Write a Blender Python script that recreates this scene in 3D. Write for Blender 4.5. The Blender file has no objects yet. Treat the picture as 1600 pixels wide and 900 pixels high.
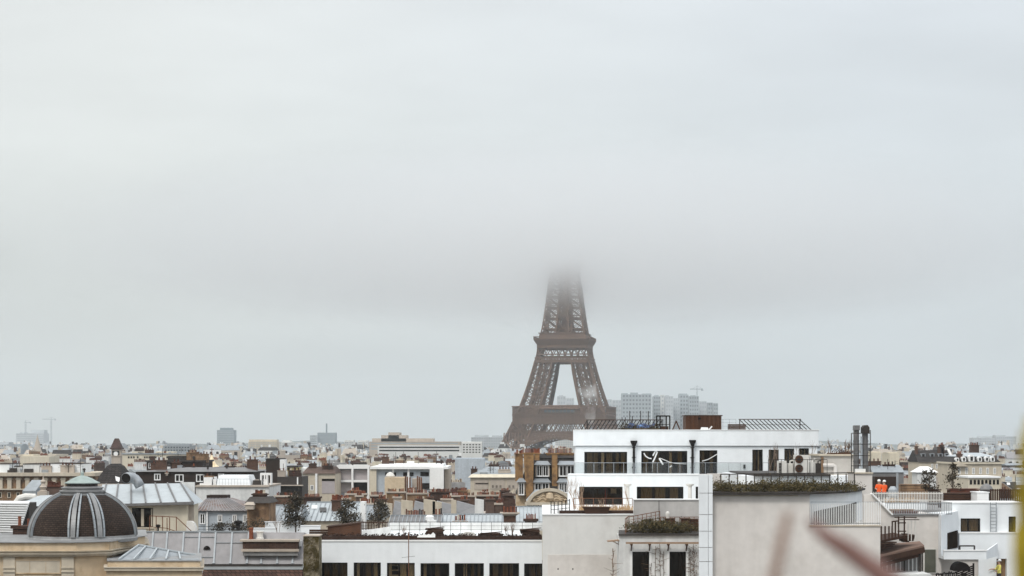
import bpy, math, random
from mathutils import Vector, Matrix
random.seed(7)
S = bpy.context.scene
COL = S.collection
F, CX, HY, CZ = 2940.0, 800.0, 688.0, 38.0        # focal length in photo pixels, centre column, horizon row, eye height
# ---------------------------------------------------------------- camera
cam = bpy.data.cameras.new('camera'); camo = bpy.data.objects.new('camera', cam); COL.objects.link(camo)
camo.location = (0, 0, CZ); camo.rotation_euler = (math.pi/2, 0, 0)
cam.sensor_width = 36.0; cam.lens = 36.0*F/1600.0
cam.shift_y = (HY-450.0)/1600.0
cam.clip_start = 0.1; cam.clip_end = 30000
cam.dof.use_dof = True; cam.dof.focus_distance = 260.0; cam.dof.aperture_fstop = 5.4
S.camera = camo
# ---------------------------------------------------------------- sky, sun, exposure
SUN_EL, SUN_AZ = math.radians(48), math.radians(205)     # azimuth measured from +Y towards +X: behind the camera, left
w = bpy.data.worlds.new('World'); S.world = w; w.use_nodes = True
nt = w.node_tree; nt.nodes.clear()
def N(tree, typ, **kw):
    n = tree.nodes.new(typ)
    for k, v in kw.items(): setattr(n, k, v)
    return n
out = N(nt, 'ShaderNodeOutputWorld'); bg = N(nt, 'ShaderNodeBackground'); bg.inputs[1].default_value = 0.1
sky = N(nt, 'ShaderNodeTexSky', sky_type='NISHITA', sun_disc=False)
sky.sun_elevation = SUN_EL; sky.sun_rotation = SUN_AZ; sky.air_density = 1.5; sky.dust_density = 4.0
tc = N(nt, 'ShaderNodeTexCoord'); sep = N(nt, 'ShaderNodeSeparateXYZ'); nt.links.new(tc.outputs['Generated'], sep.inputs[0])
ramp = N(nt, 'ShaderNodeValToRGB')                       # overcast cloud deck: brighter overhead than at the horizon
nt.links.new(sep.outputs['Z'], ramp.inputs[0])
ZEN = 17.0
e = ramp.color_ramp.elements
def setc(el, v, tint): el.color = (v*tint[0], v*tint[1], v*tint[2], 1)
setc(e[0], 0.36, (.955, 1, 1.01)); e[0].position = 0.0
setc(e[1], .88, (.985, 1, 1.02)); e[1].position = 1.0
for pos, v, t in ((.05, .385, (.95, 1, 1.01)), (.095, .388, (.955, 1, 1.015)), (.15, .425, (.96, 1, 1.02)), (.23, .46, (.965, 1, 1.03)), (.45, .64, (.98, 1, 1.03))):
    setc(ramp.color_ramp.elements.new(pos), v, t)
mp = N(nt, 'ShaderNodeMapping'); mp.inputs['Scale'].default_value = (2.2, 2.2, 9.0)
nz = N(nt, 'ShaderNodeTexNoise'); nz.inputs['Scale'].default_value = 1.6; nz.inputs['Detail'].default_value = 5.0; nz.inputs['Roughness'].default_value = .5
nt.links.new(tc.outputs['Generated'], mp.inputs[0]); nt.links.new(mp.outputs[0], nz.inputs[0])
mr = N(nt, 'ShaderNodeMapRange'); mr.inputs[1].default_value = .3; mr.inputs[2].default_value = .7; mr.inputs[3].default_value = .90; mr.inputs[4].default_value = 1.09
nt.links.new(nz.outputs[0], mr.inputs[0])
vm = N(nt, 'ShaderNodeVectorMath', operation='SCALE'); nt.links.new(ramp.outputs[0], vm.inputs[0]); nt.links.new(mr.outputs[0], vm.inputs['Scale'])
# left of the view a little warmer, right a little bluer
tint = N(nt, 'ShaderNodeValToRGB'); te = tint.color_ramp.elements
te[0].position = .30; te[0].color = (1.01, 1.01, .975, 1); te[1].position = .68; te[1].color = (.97, 1.0, 1.025, 1)
mrx = N(nt, 'ShaderNodeMapRange'); mrx.inputs[1].default_value = -.5; mrx.inputs[2].default_value = .5
nt.links.new(sep.outputs['X'], mrx.inputs[0]); nt.links.new(mrx.outputs[0], tint.inputs[0])
vt = N(nt, 'ShaderNodeVectorMath', operation='MULTIPLY'); nt.links.new(vm.outputs[0], vt.inputs[0]); nt.links.new(tint.outputs[0], vt.inputs[1])
v2 = N(nt, 'ShaderNodeVectorMath', operation='SCALE'); v2.inputs['Scale'].default_value = ZEN; nt.links.new(vt.outputs[0], v2.inputs[0])
mix = N(nt, 'ShaderNodeMix', data_type='RGBA'); mix.inputs[0].default_value = .96
nt.links.new(sky.outputs[0], mix.inputs[6]); nt.links.new(v2.outputs[0], mix.inputs[7])
nt.links.new(mix.outputs[2], bg.inputs[0]); nt.links.new(bg.outputs[0], out.inputs[0])
sl = bpy.data.lights.new('sun', 'SUN'); sl.energy = 1.5; sl.angle = math.radians(14); sl.color = (1, .97, .92)
so = bpy.data.objects.new('sun', sl); COL.objects.link(so)
sd = Vector((math.sin(SUN_AZ)*math.cos(SUN_EL), math.cos(SUN_AZ)*math.cos(SUN_EL), math.sin(SUN_EL)))
so.rotation_euler = sd.to_track_quat('Z', 'Y').to_euler(); so.location = (0, -40, 300)
S.view_settings.view_transform = 'Standard'; S.view_settings.look = 'None'
S.view_settings.gamma = 1; S.view_settings.use_curve_mapping = False; S.view_settings.exposure = 0.12
cy = S.cycles
cy.use_denoising = True
try: cy.denoiser = 'OPENIMAGEDENOISE'
except Exception: pass
cy.max_bounces = 40; cy.diffuse_bounces = 3; cy.glossy_bounces = 3; cy.transmission_bounces = 4; cy.transparent_max_bounces = 12; cy.volume_bounces = 40
cy.sample_clamp_indirect = 6.0; cy.caustics_reflective = False; cy.caustics_refractive = False
cy.volume_step_rate = 1.0; cy.volume_max_steps = 64
HAZE_D, CLOUD_D, CLOUD_G = 0.000115, 0.024, 0.92

# ---------------------------------------------------------------- materials
def principled(name):
    m = bpy.data.materials.new(name); m.use_nodes = True
    t = m.node_tree; return m, t, t.nodes['Principled BSDF']
def lk(t, a, b): t.links.new(a, b)
def surf(name, col, rough=.85, var=.18, scale=.35, fine=3.0, streak=0.0, spec=.25, metal=0.0, bump=0.0, col2=None, c2scale=.8, c2amt=.5):
    """plain surface with weathering: broad blotches, fine grain and vertical run-off streaks"""
    m, t, b = principled(name)
    pos = N(t, 'ShaderNodeNewGeometry').outputs['Position']
    n1 = N(t, 'ShaderNodeTexNoise'); n1.inputs['Scale'].default_value = scale; n1.inputs['Detail'].default_value = 4; lk(t, pos, n1.inputs[0])
    n2 = N(t, 'ShaderNodeTexNoise'); n2.inputs['Scale'].default_value = fine; n2.inputs['Detail'].default_value = 3; lk(t, pos, n2.inputs[0])
    ad = N(t, 'ShaderNodeMath', operation='ADD'); lk(t, n1.outputs[0], ad.inputs[0]); lk(t, n2.outputs[0], ad.inputs[1])
    fac = ad.outputs[0]; lo, hi = .7, 1.3
    if streak:
        mpn = N(t, 'ShaderNodeMapping'); mpn.inputs['Scale'].default_value = (1.6, 1.6, .07); lk(t, pos, mpn.inputs[0])
        n3 = N(t, 'ShaderNodeTexNoise'); n3.inputs['Scale'].default_value = 1.0; n3.inputs['Detail'].default_value = 5; lk(t, mpn.outputs[0], n3.inputs[0])
        ms = N(t, 'ShaderNodeMath', operation='MULTIPLY_ADD'); ms.inputs[1].default_value = streak; lk(t, n3.outputs[0], ms.inputs[0]); lk(t, fac, ms.inputs[2])
        fac = ms.outputs[0]; lo += streak*.35; hi += streak*.65
    r = N(t, 'ShaderNodeMapRange'); r.inputs[1].default_value = lo; r.inputs[2].default_value = hi
    r.inputs[3].default_value = 1-var; r.inputs[4].default_value = 1+var*.7; lk(t, fac, r.inputs[0])
    sc = N(t, 'ShaderNodeVectorMath', operation='SCALE'); lk(t, r.outputs[0], sc.inputs['Scale'])
    if col2:
        n4 = N(t, 'ShaderNodeTexNoise'); n4.inputs['Scale'].default_value = c2scale; n4.inputs['Detail'].default_value = 6; n4.inputs['Roughness'].default_value = .65; lk(t, pos, n4.inputs[0])
        r4 = N(t, 'ShaderNodeMapRange'); r4.inputs[1].default_value = .62-.3*c2amt; r4.inputs[2].default_value = .72-.2*c2amt; lk(t, n4.outputs[0], r4.inputs[0])
        mx = N(t, 'ShaderNodeMix', data_type='RGBA'); mx.inputs[6].default_value = (*col, 1); mx.inputs[7].default_value = (*col2, 1); lk(t, r4.outputs[0], mx.inputs[0])
        lk(t, mx.outputs[2], sc.inputs[0])
    else: sc.inputs[0].default_value = col
    lk(t, sc.outputs[0], b.inputs['Base Color'])
    b.inputs['Roughness'].default_value = rough; b.inputs['Specular IOR Level'].default_value = spec; b.inputs['Metallic'].default_value = metal
    if bump:
        bp = N(t, 'ShaderNodeBump'); bp.inputs['Strength'].default_value = bump; bp.inputs['Distance'].default_value = .05
        lk(t, n2.outputs[0], bp.inputs['Height']); lk(t, bp.outputs[0], b.inputs['Normal'])
    return m
def bricky(name, c1, c2, mortar, bw=.5, bh=.18, msz=.02, rough=.85, axis='xz', bump=.3):
    """courses of bricks, slates or shingles, laid by a brick pattern in the wall's own plane"""
    m, t, b = principled(name)
    pos = N(t, 'ShaderNodeNewGeometry').outputs['Position']
    sp = N(t, 'ShaderNodeSeparateXYZ'); lk(t, pos, sp.inputs[0])
    ad = N(t, 'ShaderNodeMath', operation='ADD'); lk(t, sp.outputs[0], ad.inputs[0]); lk(t, sp.outputs[1], ad.inputs[1])
    cb = N(t, 'ShaderNodeCombineXYZ'); lk(t, ad.outputs[0], cb.inputs[0]); lk(t, sp.outputs[2], cb.inputs[1])
    br = N(t, 'ShaderNodeTexBrick'); lk(t, cb.outputs[0], br.inputs[0])
    br.inputs['Color1'].default_value = (*c1, 1); br.inputs['Color2'].default_value = (*c2, 1); br.inputs['Mortar'].default_value = (*mortar, 1)
    br.inputs['Scale'].default_value = 1.0; br.inputs['Mortar Size'].default_value = msz; br.inputs['Brick Width'].default_value = bw; br.inputs['Row Height'].default_value = bh
    n1 = N(t, 'ShaderNodeTexNoise'); n1.inputs['Scale'].default_value = .7; n1.inputs['Detail'].default_value = 5; lk(t, pos, n1.inputs[0])
    r = N(t, 'ShaderNodeMapRange'); r.inputs[1].default_value = .3; r.inputs[2].default_value = .7; r.inputs[3].default_value = .7; r.inputs[4].default_value = 1.3; lk(t, n1.outputs[0], r.inputs[0])
    sc = N(t, 'ShaderNodeVectorMath', operation='SCALE'); lk(t, br.outputs[0], sc.inputs[0]); lk(t, r.outputs[0], sc.inputs['Scale'])
    lk(t, sc.outputs[0], b.inputs['Base Color']); b.inputs['Roughness'].default_value = rough; b.inputs['Specular IOR Level'].default_value = .2
    if bump:
        bp = N(t, 'ShaderNodeBump'); bp.inputs['Strength'].default_value = bump; bp.inputs['Distance'].default_value = .03; bp.invert = True
        lk(t, br.outputs['Fac'], bp.inputs['Height']); lk(t, bp.outputs[0], b.inputs['Normal'])
    return m
def leafy(name, c1, c2):
    m, t, b = principled(name)
    pos = N(t, 'ShaderNodeNewGeometry').outputs['Position']
    n1 = N(t, 'ShaderNodeTexNoise'); n1.inputs['Scale'].default_value = 2.5; n1.inputs['Detail'].default_value = 3; lk(t, pos, n1.inputs[0])
    rp = N(t, 'ShaderNodeValToRGB'); rp.color_ramp.elements[0].position = .35; rp.color_ramp.elements[1].position = .65
    rp.color_ramp.elements[0].color = (*c1, 1); rp.color_ramp.elements[1].color = (*c2, 1); lk(t, n1.outputs[0], rp.inputs[0])
    lk(t, rp.outputs[0], b.inputs['Base Color']); b.inputs['Roughness'].default_value = .6; b.inputs['Specular IOR Level'].default_value = .2
    return m
def glassy(name, refl=.10, tint=(.75, .78, .76)):
    m = bpy.data.materials.new(name); m.use_nodes = True; t = m.node_tree; t.nodes.clear()
    o = N(t, 'ShaderNodeOutputMaterial'); mxs = N(t, 'ShaderNodeMixShader'); tr = N(t, 'ShaderNodeBsdfTransparent'); gl = N(t, 'ShaderNodeBsdfGlossy')
    tr.inputs[0].default_value = (*tint, 1); gl.inputs['Roughness'].default_value = .04
    fr = N(t, 'ShaderNodeFresnel'); fr.inputs[0].default_value = 1.5
    ml = N(t, 'ShaderNodeMath', operation='MULTIPLY'); ml.inputs[1].default_value = refl/.04; lk(t, fr.outputs[0], ml.inputs[0])
    lk(t, ml.outputs[0], mxs.inputs[0]); lk(t, tr.outputs[0], mxs.inputs[1]); lk(t, gl.outputs[0], mxs.inputs[2]); lk(t, mxs.outputs[0], o.inputs[0])
    return m
M = {}
M['white'] = surf('white_render', (.79, .815, .83), .8, .09, .12, 1.2, streak=1.0)
M['white_dirty'] = surf('weathered_white_render', (.68, .68, .665), .85, .22, .25, 3.0, streak=1.8)
M['beige'] = surf('pale_beige_render', (.67, .63, .59), .85, .10, .15, 2.5, streak=1.0, bump=.1, col2=(.585, .545, .505), c2scale=.22, c2amt=.45)
M['beige_dark'] = surf('darker_beige_render', (.50, .47, .43), .85, .12, .2, 3.0, streak=1.0, bump=.1)
M['greywall'] = surf('stained_grey_render', (.47, .455, .44), .85, .16, .3, 3.0, streak=1.6)
M['stone'] = surf('cream_limestone', (.57, .45, .31), .85, .16, .3, 2.5, streak=.8, bump=.15, col2=(.42, .30, .18), c2scale=.5, c2amt=.35)
M['stone_pale'] = surf('pale_limestone', (.53, .465, .37), .85, .2, .3, 2.5, streak=1.6)
M['cream'] = surf('cream_render', (.60, .54, .43), .85, .16, .25, 2.5, streak=1.5)
M['tan'] = surf('ochre_render', (.33, .19, .08), .85, .3, .4, 2.0, streak=2.0, col2=(.15, .085, .045), c2scale=.9, c2amt=.5)
M['tanbrown'] = surf('brown_stained_render', (.26, .16, .09), .85, .35, .4, 2.0, streak=1.8, col2=(.12, .07, .04), c2amt=.5)
M['greybeige'] = surf('grey_beige_render', (.44, .38, .32), .85, .18, .3, 2.5, streak=1.2)
M['pinkgrey'] = surf('pink_grey_panel', (.40, .36, .36), .8, .10, .3, 2.5, streak=.8)
M['bluegrey'] = surf('blue_grey_render', (.42, .46, .50), .8, .22, .5, 3.0, streak=1.0)
M['zinc'] = surf('zinc_sheet', (.29, .315, .335), .5, .20, .35, 2.0, streak=.8, spec=.5, metal=.25)
M['zinc_light'] = surf('pale_zinc_sheet', (.43, .465, .485), .5, .14, .35, 2.0, streak=.6, spec=.5, metal=.2)
M['zinc_dark'] = surf('dark_zinc_sheet', (.17, .165, .165), .5, .25, .35, 2.0, streak=.8, spec=.4, metal=.2)
M['zinc_purple'] = surf('aged_lead_sheet', (.27, .26, .265), .55, .22, .4, 2.0, streak=1.4, spec=.4, metal=.15)
M['lead'] = surf('lead_flashing', (.25, .25, .25), .5, .25, .8, 3.0, spec=.4, metal=.2)
M['verdigris'] = surf('copper_green', (.30, .36, .34), .6, .2, .8, 3.0)
M['slate'] = bricky('slate_tiles', (.032, .028, .027), (.055, .046, .042), (.012, .010, .010), .45, .22, .03)
M['brick'] = bricky('brown_brick', (.085, .044, .03), (.12, .062, .042), (.07, .048, .036), .24, .09, .012)
M['brick_dark'] = bricky('dark_brick_courses', (.055, .03, .022), (.09, .05, .036), (.03, .02, .016), .6, .14, .02)
M['tile_brown'] = bricky('brown_roof_tiles', (.065, .034, .026), (.11, .06, .045), (.022, .014, .012), .35, .25, .03)
M['redroof'] = surf('red_brown_roof', (.105, .07, .056), .85, .3, .6, 3.0)
M['darkwall'] = surf('dark_brown_cladding', (.030, .018, .013), .8, .3, .5, 2.0, streak=1.2)
M['terracotta'] = surf('terracotta', (.20, .062, .03), .8, .3, 1.2, 5.0)
M['terracotta_dk'] = surf('sooty_terracotta', (.095, .035, .022), .85, .35, 1.2, 5.0)
M['wood'] = surf('brown_timber', (.072, .030, .014), .75, .3, .6, 4.0, streak=2.0)
M['wood_dk'] = surf('dark_timber', (.05, .024, .014), .8, .35, .8, 4.0, streak=1.0)
M['wood_pale'] = surf('weathered_timber', (.32, .22, .15), .8, .25, .8, 4.0)
M['soil'] = surf('planter_soil', (.035, .018, .012), .95, .4, 1.0, 6.0)
M['straw'] = surf('dry_stalks', (.42, .28, .15), .9, .3, 1.5, 6.0)
M['black'] = surf('black_metal', (.013, .010, .009), .6, .2, 1.0, 4.0, spec=.12)
M['iron'] = surf('dark_grey_metal', (.045, .038, .034), .6, .25, 1.0, 4.0, spec=.15)
M['rust'] = surf('rusty_metal', (.17, .075, .04), .8, .35, 1.5, 5.0)
M['steel'] = surf('brushed_steel', (.36, .38, .40), .4, .2, 1.0, 4.0, spec=.5, metal=.5)
M['paintwhite'] = surf('white_paint', (.80, .80, .79), .5, .06, .6, 3.0)
M['plastic'] = surf('pale_plastic', (.66, .64, .60), .5, .1, .6, 3.0)
M['tarp'] = surf('blue_tarpaulin', (.018, .04, .12), .5, .5, 1.5, 4.0, col2=(.09, .19, .38), c2scale=1.5, c2amt=.4)
M['frame'] = surf('dark_window_frame', (.014, .010, .008), .6, .15, 1.0, 4.0, spec=.1)
M['room'] = surf('dim_room', (.020, .013, .008), .95, .3, .5, 2.0, spec=.05)
M['curtain'] = surf('olive_curtain', (.19, .155, .10), .9, .25, 1.0, 4.0, streak=2.0)
M['curtain_pale'] = surf('pale_curtain', (.66, .63, .57), .9, .15, 1.0, 4.0, streak=1.5)
M['pane'] = glassy('window_glass', .022, (.80, .74, .64))
M['clearpane'] = glassy('balustrade_glass', .05, (.86, .88, .88))
M['darkpane'] = surf('dark_glass', (.014, .011, .010), .2, .3, .6, 1.5, spec=.14)
M['bluepane'] = surf('office_glass', (.09, .115, .13), .15, .25, .2, .8, spec=.5)
M['eiffel'] = surf('tower_brown_paint', (.15, .09, .06), .75, .12, .05, .3)
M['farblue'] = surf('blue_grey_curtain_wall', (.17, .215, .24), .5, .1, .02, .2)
M['gold'] = surf('gilded_roof', (.90, .72, .46), .35, .12, .6, 3.0, spec=.5)
M['hedge'] = leafy('hedge_leaves', (.022, .020, .007), (.115, .085, .03))
M['conifer'] = leafy('conifer_needles', (.016, .014, .008), (.075, .056, .032))
M['ivy'] = surf('ivy_and_moss', (.10, .075, .022), .9, .6, .8, 5.0, bump=.3)
M['vine'] = leafy('dry_vine', (.09, .05, .03), (.20, .12, .07))
M['bark'] = surf('bare_bark', (.20, .145, .11), .9, .25, 1.5, 6.0)
M['bark_dk'] = surf('dark_bark', (.06, .04, .03), .9, .3, 1.5, 6.0)
M['hivis'] = surf('orange_hi_vis_cloth', (.85, .12, .025), .8, .15, 3.0, 9.0)
M['yellowvis'] = surf('yellow_hi_vis_cloth', (.75, .68, .16), .8, .15, 3.0, 9.0)
M['trousers'] = surf('dark_work_trousers', (.04, .04, .05), .9, .2, 3.0, 9.0)
M['skin'] = surf('skin', (.45, .27, .19), .6, .08, 5.0, 20.0)
M['helmet'] = surf('white_helmet', (.78, .78, .76), .4, .04, 4.0, 9.0, spec=.5)
M['asphalt'] = surf('city_ground', (.055, .05, .048), .95, .3, .02, .2)
M['hill'] = surf('far_hill', (.06, .07, .06), .95, .4, .004, .02)
M['far_a'] = surf('hazed_block_concrete', (.47, .495, .51), .8, .12, .02, .15)  # paled concrete: part of the distance haze is put into the colour
M['far_b'] = surf('hazed_block_grey', (.33, .365, .385), .8, .12, .02, .15)  # grey lightened towards the haze tone, so distance haze is painted in
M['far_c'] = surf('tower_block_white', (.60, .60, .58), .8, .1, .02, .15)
M['roofgrey'] = surf('flat_roof_gravel', (.30, .29, .285), .9, .22, .3, 2.0)

# ---------------------------------------------------------------- mesh builder
class MB:
    def __init__(s): s.v = []; s.f = []; s.mi = []; s.T = None
    def add(s, vs, fs, mi=0):
        o = len(s.v)
        if s.T is not None: vs = [s.T @ Vector(p) for p in vs]
        s.v.extend([tuple(p) for p in vs]); s.f.extend([tuple(i+o for i in f) for f in fs]); s.mi.extend([mi]*len(fs)); return s
    def hexa(s, b, t, mi=0):               # two quads, bottom and top, same winding (counter-clockwise from above)
        return s.add(list(b)+list(t), [(3,2,1,0),(4,5,6,7),(0,1,5,4),(1,2,6,5),(2,3,7,6),(3,0,4,7)], mi)
    def box(s, x0, x1, y0, y1, z0, z1, mi=0):
        if x1 < x0: x0, x1 = x1, x0
        if y1 < y0: y0, y1 = y1, y0
        if z1 < z0: z0, z1 = z1, z0
        return s.hexa(((x0,y0,z0),(x1,y0,z0),(x1,y1,z0),(x0,y1,z0)), ((x0,y0,z1),(x1,y0,z1),(x1,y1,z1),(x0,y1,z1)), mi)
    def frust(s, x0, x1, y0, y1, z0, X0, X1, Y0, Y1, z1, mi=0):
        return s.hexa(((x0,y0,z0),(x1,y0,z0),(x1,y1,z0),(x0,y1,z0)), ((X0,Y0,z1),(X1,Y0,z1),(X1,Y1,z1),(X0,Y1,z1)), mi)
    def bar(s, p, q, w, h=None, mi=0):
        p = Vector(p); q = Vector(q); d = q-p
        if d.length < 1e-6: return s
        d.normalize(); up = Vector((0,0,1)) if abs(d.z) < .95 else Vector((0,1,0))
        a = d.cross(up).normalized(); b = a.cross(d).normalized()
        h = w if h is None else h; a = a*(w/2); b = b*(h/2)
        return s.hexa((p-a-b, p+a-b, q+a-b, q-a-b), (p-a+b, p+a+b, q+a+b, q-a+b), mi)
    def tube(s, pts, r, n=6, mi=0, cap=True):
        pts = [Vector(p) for p in pts]; rs = r if isinstance(r, (list, tuple)) else [r]*len(pts)
        vs = []; k = len(pts); a = None
        for i, p in enumerate(pts):
            d = (pts[min(i+1, k-1)]-pts[max(i-1, 0)]).normalized()
            if a is None:
                up = Vector((0,0,1)) if abs(d.z) < .9 else Vector((1,0,0))
                a = d.cross(up).normalized()
            else: a = (a-d*a.dot(d)).normalized()
            b = d.cross(a)
            for j in range(n):
                t = 2*math.pi*j/n; vs.append(p+(a*math.cos(t)+b*math.sin(t))*rs[i])
        fs = [(i*n+j, i*n+(j+1)%n, (i+1)*n+(j+1)%n, (i+1)*n+j) for i in range(k-1) for j in range(n)]
        if cap: fs += [tuple(reversed(range(n))), tuple(range((k-1)*n, k*n))]
        return s.add(vs, fs, mi)
    def lathe(s, c, prof, n=16, mi=0, a0=0.0):
        vs = [(c[0]+r*math.cos(a0+2*math.pi*j/n), c[1]+r*math.sin(a0+2*math.pi*j/n), c[2]+z) for r, z in prof for j in range(n)]
        fs = [(i*n+j, i*n+(j+1)%n, (i+1)*n+(j+1)%n, (i+1)*n+j) for i in range(len(prof)-1) for j in range(n)]
        fs += [tuple(reversed(range(n))), tuple(range((len(prof)-1)*n, len(prof)*n))]
        return s.add(vs, fs, mi)
    def extr(s, poly, vec, mi=0):          # closed polygon (3-D points) pushed along vec
        n = len(poly); vec = Vector(vec); vs = [Vector(p) for p in poly]+[Vector(p)+vec for p in poly]
        fs = [tuple(range(n)), tuple(reversed(range(n, 2*n)))]+[(i, i+n, (i+1)%n+n, (i+1)%n) for i in range(n)]
        return s.add(vs, fs, mi)
    def leaf(s, p, r, rnd, mi=0):
        p = Vector(p); a = Vector((rnd.gauss(0,1), rnd.gauss(0,1), rnd.gauss(0,1))).normalized()
        b = a.orthogonal().normalized(); c = a.cross(b); r1 = r*rnd.uniform(.6, 1.3)
        return s.add([p-b*r1, p+c*r1*.45, p+b*r1, p-c*r1*.45], [(0,1,2,3)], mi)
def facade_box(mb, x0, x1, y0, y1, z0, z1, xw, zw, rec=.15, mi=0, wi=1):
    """one closed block whose front (at y0) carries recessed openings: xw, zw are lists of (a, b) spans"""
    xs = [x0]+[q for s in xw for q in s]+[x1]; zs = [z0]+[q for s in zw for q in s]+[z1]; nx, nz = len(xs), len(zs)
    vs = [(x, y0, z) for z in zs for x in xs]; I = lambda i, j: j*nx+i
    bk = len(vs); vs += [(x0, y1, z0), (x1, y1, z0), (x1, y1, z1), (x0, y1, z1)]; fa = []; fb = []
    for j in range(nz-1):
        for i in range(nx-1):
            a, b, c, d = I(i, j), I(i+1, j), I(i+1, j+1), I(i, j+1)
            if i % 2 and j % 2:
                k = len(vs); vs += [(vs[q][0], y0+rec, vs[q][2]) for q in (a, b, c, d)]
                fa += [(a, b, k+1, k), (b, c, k+2, k+1), (c, d, k+3, k+2), (d, a, k, k+3)]; fb.append((k, k+1, k+2, k+3))
            else: fa.append((a, b, c, d))
    fa += [tuple(I(0, j) for j in range(nz))+(bk+3, bk), tuple(I(nx-1, j) for j in reversed(range(nz)))+(bk+1, bk+2), tuple(I(i, nz-1) for i in range(nx))+(bk+2, bk+3), tuple(I(i, 0) for i in reversed(range(nx)))+(bk, bk+1), (bk, bk+3, bk+2, bk+1)]
    o = len(mb.v); mb.add(vs, fa, mi); mb.f.extend([tuple(q+o for q in f) for f in fb]); mb.mi.extend([wi]*len(fb)); return mb
def spans(a, b, n, f0, f1): w_ = (b-a)/n; return [(a+w_*(i+f0), a+w_*(i+f1)) for i in range(n)]
ORG = {}
def _mesh(name, mb, mats, parent, smooth=False):
    me = bpy.data.meshes.new(name)
    xs = [p[0] for p in mb.v]; ys = [p[1] for p in mb.v]; zs = [p[2] for p in mb.v]
    o = Vector(((min(xs)+max(xs))/2, (min(ys)+max(ys))/2, min(zs)))
    me.from_pydata([(p[0]-o.x, p[1]-o.y, p[2]-o.z) for p in mb.v], [], mb.f)
    if not isinstance(mats, (list, tuple)): mats = [mats]
    for m in mats: me.materials.append(M[m] if isinstance(m, str) else m)
    if len(mats) > 1: me.polygons.foreach_set('material_index', mb.mi)
    if smooth: me.polygons.foreach_set('use_smooth', [True]*len(me.polygons))
    me.update()
    ob = bpy.data.objects.new(name, me); COL.objects.link(ob); ORG[ob] = o
    if parent is not None: ob.parent = parent; ob.location = o-ORG[parent]
    else: ob.location = o
    return ob
def thing(name, label, cat, loc, group=None):
    o = bpy.data.objects.new(name, None); COL.objects.link(o); o.location = loc; ORG[o] = Vector(loc); o.empty_display_size = .3
    o['label'] = label; o['category'] = cat
    if group: o['group'] = group
    return o
def part(name, mb, mats, parent, label=None, kind=None, smooth=False):
    ob = _mesh(name, mb, mats, parent, smooth)
    if label: ob['label'] = label
    if kind: ob['kind'] = kind
    return ob
def solo(name, mb, mats, label, cat, group=None, smooth=False):
    ob = _mesh(name, mb, mats, None, smooth); ob['label'] = label; ob['category'] = cat
    if group: ob['group'] = group
    return ob
def setting(name, mb, mats, kind='structure', smooth=False):
    ob = _mesh(name, mb, mats, None, smooth); ob['kind'] = kind
    ob['label'] = name.replace('_', ' '); return ob
def dup(root, loc, label=None, group=None, cat=None):
    r = root.copy(); COL.objects.link(r); r.location = loc; ORG[r] = Vector(loc)
    if label: r['label'] = label
    if group: r['group'] = group
    for ch in list(root.children):
        c = ch.copy(); COL.objects.link(c); c.parent = r; ORG[c] = ORG[r]+c.location
        for g in list(ch.children):
            d = g.copy(); COL.objects.link(d); d.parent = c; ORG[d] = ORG[c]+d.location
    return r
def tbox(mb, px0, px1, Ya, Yb, z0, z1, mi=0):
    return mb.hexa(((PX(px0,Ya),Ya,z0),(PX(px1,Ya),Ya,z0),(PX(px1,Yb),Yb,z0),(PX(px0,Yb),Yb,z0)), ((PX(px0,Ya),Ya,z1),(PX(px1,Ya),Ya,z1),(PX(px1,Yb),Yb,z1),(PX(px0,Yb),Yb,z1)), mi)
def PX(px, Y): return (px-CX)/F*Y
def PZ(py, Y): return CZ-(py-HY)/F*Y
def PT(px, py, Y): return Vector((PX(px, Y), Y, PZ(py, Y)))
def LEN(n, Y): return n/F*Y
def R(px0, py0, px1, py1, Y): return PX(px0, Y), PX(px1, Y), PZ(py1, Y), PZ(py0, Y)   # x0 x1 z0 z1
def cut_wall(mb, x0, x1, z0, z1, y0, y1, holes, mi=0):
    """a slab of wall between y0 and y1 with rectangular openings (hx0,hx1,hz0,hz1)"""
    xs = sorted({x0, x1, *[min(max(h[i], x0), x1) for h in holes for i in (0, 1)]}); zs = sorted({z0, z1, *[min(max(h[i], z0), z1) for h in holes for i in (2, 3)]})
    for j in range(len(zs)-1):
        run = None
        for i in range(len(xs)-1):
            cx, cz = (xs[i]+xs[i+1])/2, (zs[j]+zs[j+1])/2
            inside = any(h[0] < cx < h[1] and h[2] < cz < h[3] for h in holes)
            if inside:
                if run is not None: mb.box(run, xs[i], y0, y1, zs[j], zs[j+1], mi); run = None
            elif run is None: run = xs[i]
        if run is not None: mb.box(run, xs[-1], y0, y1, zs[j], zs[j+1], mi)
# ---------------------------------------------------------------- ground and hills
g = MB(); g.box(-5200, 5200, -300, 9000, -.9, 0.0); setting('ground', g, 'asphalt')
hl = MB(); rh = random.Random(3)
def ridge(y, hs, depth):
    n = len(hs); xs = [-4200+8400*i/(n-1) for i in range(n)]
    vs = []; fs = []
    for i in range(n): vs += [(xs[i], y-depth, 0.004), (xs[i], y, hs[i]), (xs[i], y+depth, 0.004)]
    for i in range(n-1):
        a = i*3; fs += [(a, a+3, a+4, a+1), (a+1, a+4, a+5, a+2), (a, a+2, a+5, a+3)]
    fs += [(0, 1, 2), (3*n-3, 3*n-1, 3*n-2)]
    hl.add(vs, fs)
ridge(6600, [max(12, 27+6*math.sin(i*.7)+4*math.sin(i*1.9+1)+rh.uniform(-3, 3)) for i in range(49)], 1400)
setting('hills', hl, 'hill', smooth=False)
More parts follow.
